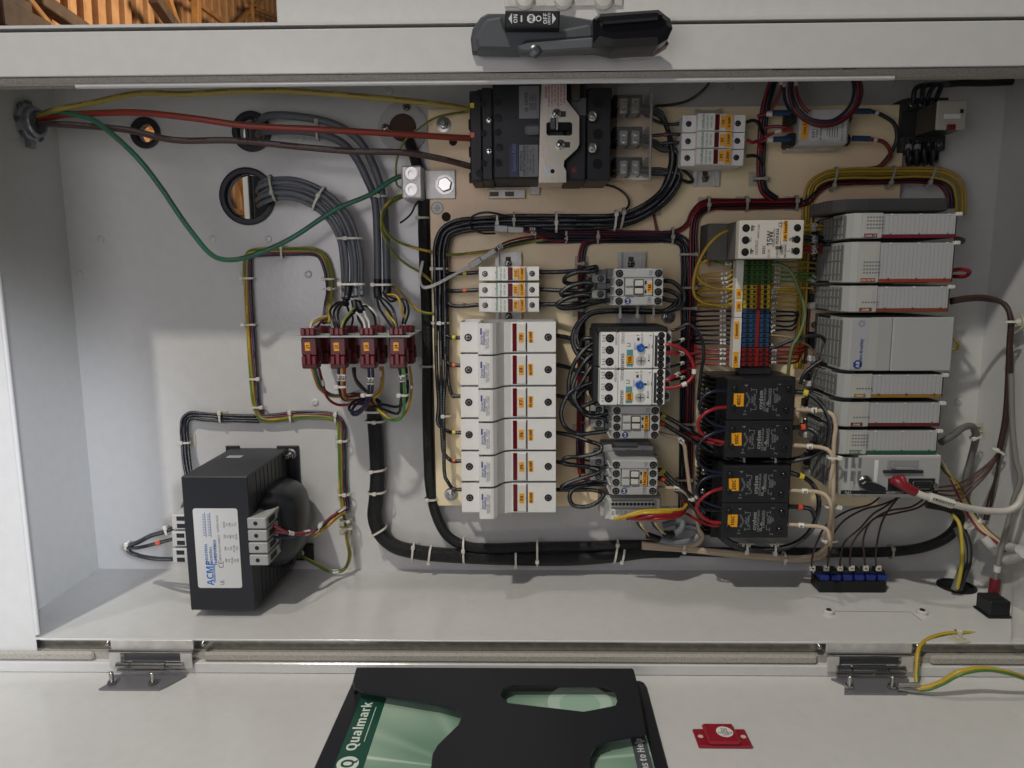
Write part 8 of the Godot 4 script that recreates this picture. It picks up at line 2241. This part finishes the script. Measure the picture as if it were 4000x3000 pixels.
	wire("grey_branch_cable", "short grey cable elbow held by the adhesive mount at the far end", "", [3676, 1728, 0.08, 3720, 1702, 0.07, 3766, 1672, 0.055, 3800, 1668, 0.045, 3812, 1700, 0.038, 3808, 1740, 0.03, 3790, 1800, 0.024, 3772, 1860, 0.022, 3766, 1960, 0.02], 0.0046, mat("6a6b68", 0.45), [], 10, 6, "cable")
	# blue terminals and their brown wires
	var t := Q(3330, 2316, LOW)
	o = thing("blue_terminal_row", "row of six small blue terminals on a black base", "terminal row", t)
	var w := 0.0455
	box(-w, 0, -0.030, w, 0.016, 0.0, 0.0012); put("base", mat("111214", 0.5), o)
	for k in 6:
		var x := -w + 0.0082 + k * 0.0157
		box(x - 0.0062, 0.0161, -0.026, x + 0.0062, 0.024, -0.002, 0.001); put("terminal", mat("1b2f7a", 0.4), o)
		box(x - 0.0062, 0.0241, -0.024, x + 0.0050, 0.029, -0.006, 0.001); put("terminal_cap", mat("14161c", 0.5), o)
	var words := ["4", "3", "2", "1", "P", "A"]
	for k in 6:
		var x: float = [3172, 3226, 3280, 3325, 3380, 3430][k]
		var p: Array = [[3172, 2255, 0.065, 3172, 2190, 0.075, 3190, 2120, 0.08, 3230, 2050, 0.085, 3310, 1995, 0.08, 3400, 1968, 0.07, 3450, 1930, 0.06], [3228, 2255, 0.065, 3234, 2190, 0.075, 3245, 2110, 0.08, 3290, 2040, 0.085, 3370, 1992, 0.08, 3450, 1970, 0.07, 3540, 1930, 0.06], [3282, 2255, 0.065, 3284, 2190, 0.075, 3300, 2120, 0.08, 3360, 2062, 0.082, 3410, 2010, 0.08, 3460, 1978, 0.075, 3520, 1930, 0.065], [3324, 2255, 0.065, 3322, 2190, 0.075, 3330, 2120, 0.08, 3400, 2040, 0.082, 3470, 1998, 0.08, 3560, 1978, 0.075, 3630, 1930, 0.065], [3384, 2255, 0.065, 3378, 2180, 0.075, 3374, 2100, 0.08, 3410, 2030, 0.082, 3500, 2005, 0.08, 3590, 1982, 0.075, 3650, 1930, 0.06], [3432, 2255, 0.065, 3420, 2180, 0.075, 3430, 2100, 0.08, 3446, 2040, 0.08, 3470, 1995, 0.075, 3520, 1930, 0.065]][k]
		wire("lamp_wire", "%s thin brown wire from the left, rising from the row of blue terminals" % ORD[k], "thin brown wires of the blue terminals", p, 0.0013, mat("3a2622", 0.42), [], 7, 5)
		o = thing("wire_tag", "small white tag lettered %s, %s from the left at the blue terminals" % [words[k], ORD[k]], "tag", P(x, 2218, 0.07), "white tags at the blue terminals")
		box(-0.0036, -0.0036, 0, 0.0036, 0.0036, 0.003, 0.0004); put("tag", mat("c3bfb2", 0.5), o)
		letters(words[k], 0.0036, Vector3(0, 0, 0.0032), PI / 2 - 0.1, fontb); put("lettering", mat("17181a", 0.6), o)
	# earth wires at the lower hinge
	earth("green-yellow earth wire rising from the hinge and along the hinge-side wall", "earth wires at the hinge", [3580, 2676, 0.24, 3580, 2640, 0.235, 3581, 2570, 0.225, 3590, 2528, 0.215, 3625, 2495, 0.20, 3690, 2480, 0.19, 3760, 2473, 0.186, 3850, 2478, 0.18, 3960, 2488, 0.17], 0.0026)
	earth("yellow earth wire humped over the door from the hinge to the far end", "earth wires at the hinge", [3578, 2690, 0.25, 3625, 2686, 0.255, 3680, 2664, 0.26, 3740, 2632, 0.265, 3800, 2616, 0.265, 3860, 2613, 0.265, 3930, 2624, 0.265, 4010, 2650, 0.26], 0.0030)
	o = thing("ring_terminal", "crimped ring terminals of the earth wires on the hinge stud", "terminal", P(3560, 2686, 0.25))
	for k in 2:
		tube(PackedVector3Array([Vector3(-0.014, -0.002 + k * 0.004, -0.002), Vector3(0.008, -0.002 + k * 0.007, 0.002)]), 0.0026, 10)
		put("barrel", mat("b9b8b4", 0.3, 0.9), o)
	# clear tube at the far edge
	o = thing("clear_conduit", "clear plastic conduit standing at the far edge of the hinge-side wall", "conduit", Q(3985, 2520, LOW))
	var top := P(3990, 2250, 0.13) - O
	cyl(Vector3(0, 0.001, 0), Vector3(top.x, top.y, top.z), 0.0095, 18)
	put("tube", mats["clear"], o)

func mount_pad(label: String, p: Vector3, turn: float, normal := Vector3(0, 0, 1)):
	var o := thing("adhesive_mount", label, "cable mount", p, "adhesive cable mounts")
	T = Transform3D(frame_of(normal) * Basis(Vector3(0, 0, 1), turn), Vector3.ZERO)
	box(-0.0092, -0.0092, 0, 0.0092, 0.0092, 0.0014, 0.0006); put("pad", mat("bdb8a6", 0.5), o)
	box(-0.0045, -0.0050, 0.0014, 0.0045, -0.0030, 0.0045, 0.0006); put("bridge", mat("bdb8a6", 0.5), o)
	box(-0.0045, 0.0030, 0.0014, 0.0045, 0.0050, 0.0045, 0.0006); put("bridge", mat("bdb8a6", 0.5), o)
	T = Transform3D()

func ties():
	var n := "d3d0c4"
	var ln := "a9a698"
	var data := [
		["around the two thick grey cables at their bend", 1242, 510, 0.035, 90, 0.024, 0.014, 0.45, ln], ["around the five grey cables near the large opening", 1067, 735, 0.045, 100, 0.033, 0.018, -0.2, ln], ["around the five grey cables at the middle of their bend", 1247, 776, 0.048, 60, 0.033, 0.018, 0.1, n], ["around the five grey cables above the sleeves", 1366, 932, 0.045, 0, 0.034, 0.018, -0.1, n], ["around the five grey cables at their lower end", 1376, 1110, 0.05, 0, 0.034, 0.018, -0.45, n], ["around the two thick grey cables near the ground lug", 1480, 768, 0.036, 0, 0.026, 0.014, 0.05, ln], ["around the black ends of the two thick grey cables", 1492, 1112, 0.042, 0, 0.027, 0.015, -0.42, n],
		["around the upright black sleeved harness near the ground lug", 1654, 852, 0.019, 0, 0.017, 0.017, -0.4, ln], ["around the sleeved harness beside the connector J4", 1669, 1430, 0.016, 0, 0.017, 0.017, -0.45, ln], ["around the sleeved harness near the plate's lower corner", 1684, 1947, 0.02, 0, 0.018, 0.018, -0.25, n],
		["around the black power wires above fuse holder F12", 1717, 1050, 0.036, 0, 0.023, 0.02, -0.4, n], ["around the black power wires below fuse holder F10", 1720, 1261, 0.036, 0, 0.023, 0.02, 0.0, n], ["around the black power wires beside fuse holder F6", 1733, 1622, 0.036, 0, 0.02, 0.016, 0.0, n],
		["around the level black harness at its left", 1943, 868, 0.038, 90, 0.024, 0.021, -0.1, n], ["around the level black harness left of the thin wire's loop", 2008, 868, 0.038, 90, 0.025, 0.021, 0.1, ln], ["around the level black harness at its middle", 2172, 868, 0.038, 90, 0.026, 0.022, -0.05, n], ["around the level black harness right of its middle", 2402, 860, 0.038, 85, 0.026, 0.022, 0.25, n], ["beside its twin where the black harness begins to rise", 2430, 852, 0.04, 80, 0.026, 0.022, 0.25, ln],
		["around the loom's level run above the connectors", 1102, 984, 0.008, 90, 0.016, 0.008, 0.45, n], ["around the loom above the connector J1", 1285, 1090, 0.012, 0, 0.016, 0.01, -0.4, n], ["around the loom lower above the connector J1", 1288, 1128, 0.014, 0, 0.016, 0.01, 0.1, n], ["around the upright loom, uppermost on the left", 968, 1087, 0.008, 0, 0.017, 0.008, -0.45, n], ["around the upright loom, second on the left", 974, 1268, 0.008, 0, 0.017, 0.008, -0.45, n], ["around the upright loom, third on the left", 990, 1480, 0.008, 0, 0.017, 0.008, 0.45, n], ["around the upright loom just above its corner", 1008, 1590, 0.009, 0, 0.017, 0.008, 0.35, n], ["around the loom's level run past the corner", 1136, 1628, 0.009, 90, 0.016, 0.008, 0.4, n], ["around the loom at its right corner", 1312, 1632, 0.01, 85, 0.017, 0.008, 0.3, n], ["around the loom's right run, uppermost", 1334, 1722, 0.01, 0, 0.018, 0.009, 0.0, n], ["around the loom's right run, lower", 1344, 1930, 0.012, 0, 0.018, 0.009, 0.1, n], ["around the loom where the red wires turn off", 1326, 1995, 0.03, 30, 0.02, 0.012, -0.3, n], ["around the red and navy wires leading to the transformer", 1247, 2062, 0.075, 60, 0.017, 0.012, 0.4, n], ["around the earth wires below the loom's branching", 1350, 2032, 0.018, 0, 0.017, 0.009, 0.3, n], ["around the earth wires, lowest by the transformer", 1352, 2062, 0.018, 0, 0.019, 0.009, 0.0, n],
		["around the black wires left of the loom's corner", 862, 1631, 0.009, 90, 0.015, 0.008, 0.45, n], ["around the black wires above the transformer", 721, 1728, 0.01, 0, 0.016, 0.008, -0.2, n], ["around the looped leads at the transformer's left side", 500, 2130, 0.09, 70, 0.012, 0.01, 0.3, n], ["on the transformer's left leads close to the terminals", 655, 2072, 0.126, 100, 0.011, 0.01, 0.45, n],
		["around the connector J2 wires", 1334, 1510, 0.10, 0, 0.014, 0.009, -0.4, n], ["around the navy wires of the connector J3", 1434, 1542, 0.10, 0, 0.014, 0.009, -0.3, n], ["around the wires of the connector J4", 1574, 1542, 0.09, 0, 0.014, 0.012, -0.3, n], ["around the back wires of the connector J4", 1600, 1510, 0.075, 0, 0.01, 0.009, 0.2, n], ["at the mouth of the thick sleeved harness", 1460, 1606, 0.03, 0, 0.026, 0.022, -0.45, n], ["around the thick sleeved harness just below its mouth", 1464, 1644, 0.025, 0, 0.026, 0.022, 0.05, n], ["around the upright thick sleeved harness, upper", 1475, 1834, 0.018, 8, 0.025, 0.022, -0.3, n], ["around the upright thick sleeved harness, lower", 1473, 1920, 0.018, 4, 0.025, 0.022, -0.05, n], ["around the bend of the thick sleeved harness", 1480, 2072, 0.02, 30, 0.025, 0.022, -0.45, n], ["around the thick sleeved harness past its bend", 1615, 2155, 0.023, 84, 0.024, 0.022, 0.4, n], ["around the level thick sleeved harness, second from left", 1680, 2164, 0.023, 82, 0.024, 0.022, -0.45, n], ["around both level sleeved harnesses, under the fuse holders", 1812, 2150, 0.026, 90, 0.036, 0.022, 0.1, n], ["on the level thick sleeved harness below fuse holder F4", 2015, 2180, 0.023, 90, 0.023, 0.022, -0.45, n], ["around both level sleeved harnesses, middle", 2098, 2158, 0.026, 90, 0.038, 0.022, -0.25, n], ["around both level sleeved harnesses, right end", 2404, 2150, 0.024, 82, 0.034, 0.022, 0.35, n], ["on the thick sleeved harness at its right end", 2432, 2165, 0.021, 80, 0.022, 0.02, -0.45, n], ["around the pale braided wires by the harness opening", 2670, 2138, 0.036, 90, 0.016, 0.01, -0.3, n],
		["around the level control harness, left", 2211, 920, 0.027, 90, 0.02, 0.009, -0.2, ln], ["around the level control harness, middle", 2335, 920, 0.027, 90, 0.02, 0.009, -0.1, ln], ["around the level control harness, right", 2626, 920, 0.027, 90, 0.02, 0.009, -0.1, ln], ["around the upper run of the control harness, left", 2766, 797, 0.028, 90, 0.018, 0.011, -0.1, ln], ["around the upper run of the control harness, right", 2915, 795, 0.028, 90, 0.018, 0.011, 0.2, ln], ["at the upper run where it meets the yellow loom", 3108, 792, 0.028, 90, 0.018, 0.011, 0.1, ln], ["around the long upright run beside the power supply", 2692, 994, 0.028, 0, 0.024, 0.011, 0.35, ln], ["around the long upright run by the yellow wires", 2692, 1124, 0.028, 0, 0.024, 0.011, 0.35, ln], ["around the long upright run by the navy wires", 2690, 1204, 0.028, 0, 0.024, 0.011, 0.35, ln], ["around the long upright run beside relay 3SSC", 2682, 1655, 0.03, 0, 0.022, 0.012, 0.45, ln], ["around the long upright run beside relay 2SSC", 2672, 1872, 0.03, 0, 0.022, 0.012, 0.45, ln], ["around the branch left of contactor 1M", 2271, 1030, 0.027, 0, 0.015, 0.009, 0.1, ln], ["around the branch left of overload relay 10L", 2270, 1210, 0.027, 0, 0.015, 0.009, 0.0, ln],
		["around the yellow and red looms, left over the controller", 3256, 700, 0.034, 80, 0.03, 0.014, -0.3, ln], ["around the yellow and red looms, middle over the controller", 3478, 692, 0.034, 75, 0.028, 0.014, -0.3, ln], ["around the yellow and red looms, right over the controller", 3632, 690, 0.034, 70, 0.028, 0.014, -0.3, ln], ["around the upright run beside fuse holder F1", 2974, 700, 0.032, 0, 0.018, 0.014, 0.2, ln],
		["around the pale wires beside relay 3SSC", 3256, 1786, 0.134, 0, 0.014, 0.011, 0.4, n], ["around the pale wires beside relay 1SSC", 3252, 1978, 0.122, 0, 0.017, 0.011, 0.4, n], ["around the pale wires at the controller's lower left", 3240, 2110, 0.088, 0, 0.02, 0.012, -0.3, n], ["around the pale wires at the lower left bend", 3062, 2180, 0.038, 90, 0.017, 0.011, 0.0, n], ["around the two pale wires from the contactors", 2704, 1944, 0.064, 10, 0.014, 0.011, -0.1, n],
		["around the lower harness behind the blue terminals", 3478, 2155, 0.014, 90, 0.017, 0.017, 0.4, ln], ["around the brown cables at the far end, upper", 3950, 1256, 0.098, 0, 0.014, 0.01, 0.4, n], ["around the brown cables at the far end, lower", 3900, 1764, 0.075, -30, 0.016, 0.011, -0.4, n], ["around the elbow of the short grey cable", 3812, 1706, 0.038, 20, 0.013, 0.011, -0.45, n], ["around the multicoloured bundle below the processor", 3800, 2045, 0.06, 45, 0.022, 0.012, 0.3, n], ["around the hinge-side earth wire", 3740, 2474, 0.187, 90, 0.009, 0.008, 0.4, n],
		["first of three under contactor 1M holding black wires", 2420, 1214, 0.062, 90, 0.016, 0.012, -0.45, n], ["second of three under contactor 1M holding black wires", 2487, 1214, 0.062, 90, 0.016, 0.012, -0.4, n], ["third of three under contactor 1M holding black wires", 2550, 1216, 0.062, 90, 0.016, 0.012, -0.5, n], ["below relay 3SSC holding black output wires", 2900, 1803, 0.09, 90, 0.016, 0.013, -0.3, n], ["between relay pairs at the right holding black output wires", 3022, 1802, 0.094, 90, 0.016, 0.013, -0.3, n], ["under relay 1SSC at the left holding black output wires", 2914, 2136, 0.072, 90, 0.014, 0.012, -0.45, n], ["under relay 1SSC at the right holding black output wires", 3024, 2140, 0.08, 90, 0.014, 0.012, -0.45, n]]
	for d in data:
		tie("%s cable tie %s" % ["pale" if d[8] == n else "greyish", d[0]], d[1], d[2], d[3], d[4], d[5], d[6], d[7], d[8])
	var h := 0.0213
	var pads := [["left under the level control harness", P(2211, 926, h), 0.0], ["middle under the level control harness", P(2333, 925, h), 0.0], ["right under the level control harness", P(2617, 925, h), 0.0], ["with a single red wire, under the black harness's bend", P(2556, 815, h), 0.0], ["left under the upper run of the control harness", P(2752, 798, h), 0.0], ["right under the upper run of the control harness", P(2898, 795, h), 0.0], ["under the branch left of contactor 1M", P(2271, 1028, h), 0.0], ["under the branch left of overload relay 10L", P(2262, 1210, h), 0.0], ["under the branch left of contactor 2HCON", P(2262, 1680, h), 0.0], ["under the upright run beside fuse holder F1", P(2950, 700, h), 0.0], ["where the upper run meets the yellow loom", P(3090, 795, h), 0.0], ["on the back wall by the loom's right run, upper", P(1334, 1722, 0), 0.0], ["on the back wall by the loom's right run, lower", P(1342, 1930, 0), 0.0], ["on the back wall below the red wires' turning", P(1350, 2064, 0), 0.0], ["on the back wall above the transformer", P(742, 1720, 0), 0.0], ["on the back wall by the upright loom's top", P(966, 1087, 0), 0.0], ["on the back wall under the loom's level run", P(1140, 1624, 0), 0.0], ["on the back wall under the black wires left of the loom", P(866, 1628, 0), 0.0], ["on the back wall under the thick sleeved harness", P(1615, 2140, 0), 0.0]]
	for p in pads:
		mount_pad("square pale adhesive mount %s" % p[0], p[1], p[2])
	mount_pad("square pale adhesive mount on the hinge-side wall by the earth wire", Q(3745, 2498, LOW), 0.2, Vector3(0, 1, 0))
	for f in [["brown cables, upper", 3982, 1262, 0.086], ["brown cables, lower", 3922, 1772, 0.058], ["short grey cable", 3832, 1678, 0.012]]:
		mount_pad("square pale adhesive mount at the far end holding the %s" % f[0], P(f[1], f[2], f[3]), 0.4, Vector3(-1, 0, 0.05))
	for k in 2:
		mount_pad("pale adhesive mount tilted out under relay 1SSC, %s of two" % ["left", "right"][k], P([2915, 3025][k], 2122, 0.085), 0.1, Vector3(0, -0.94, 0.34))
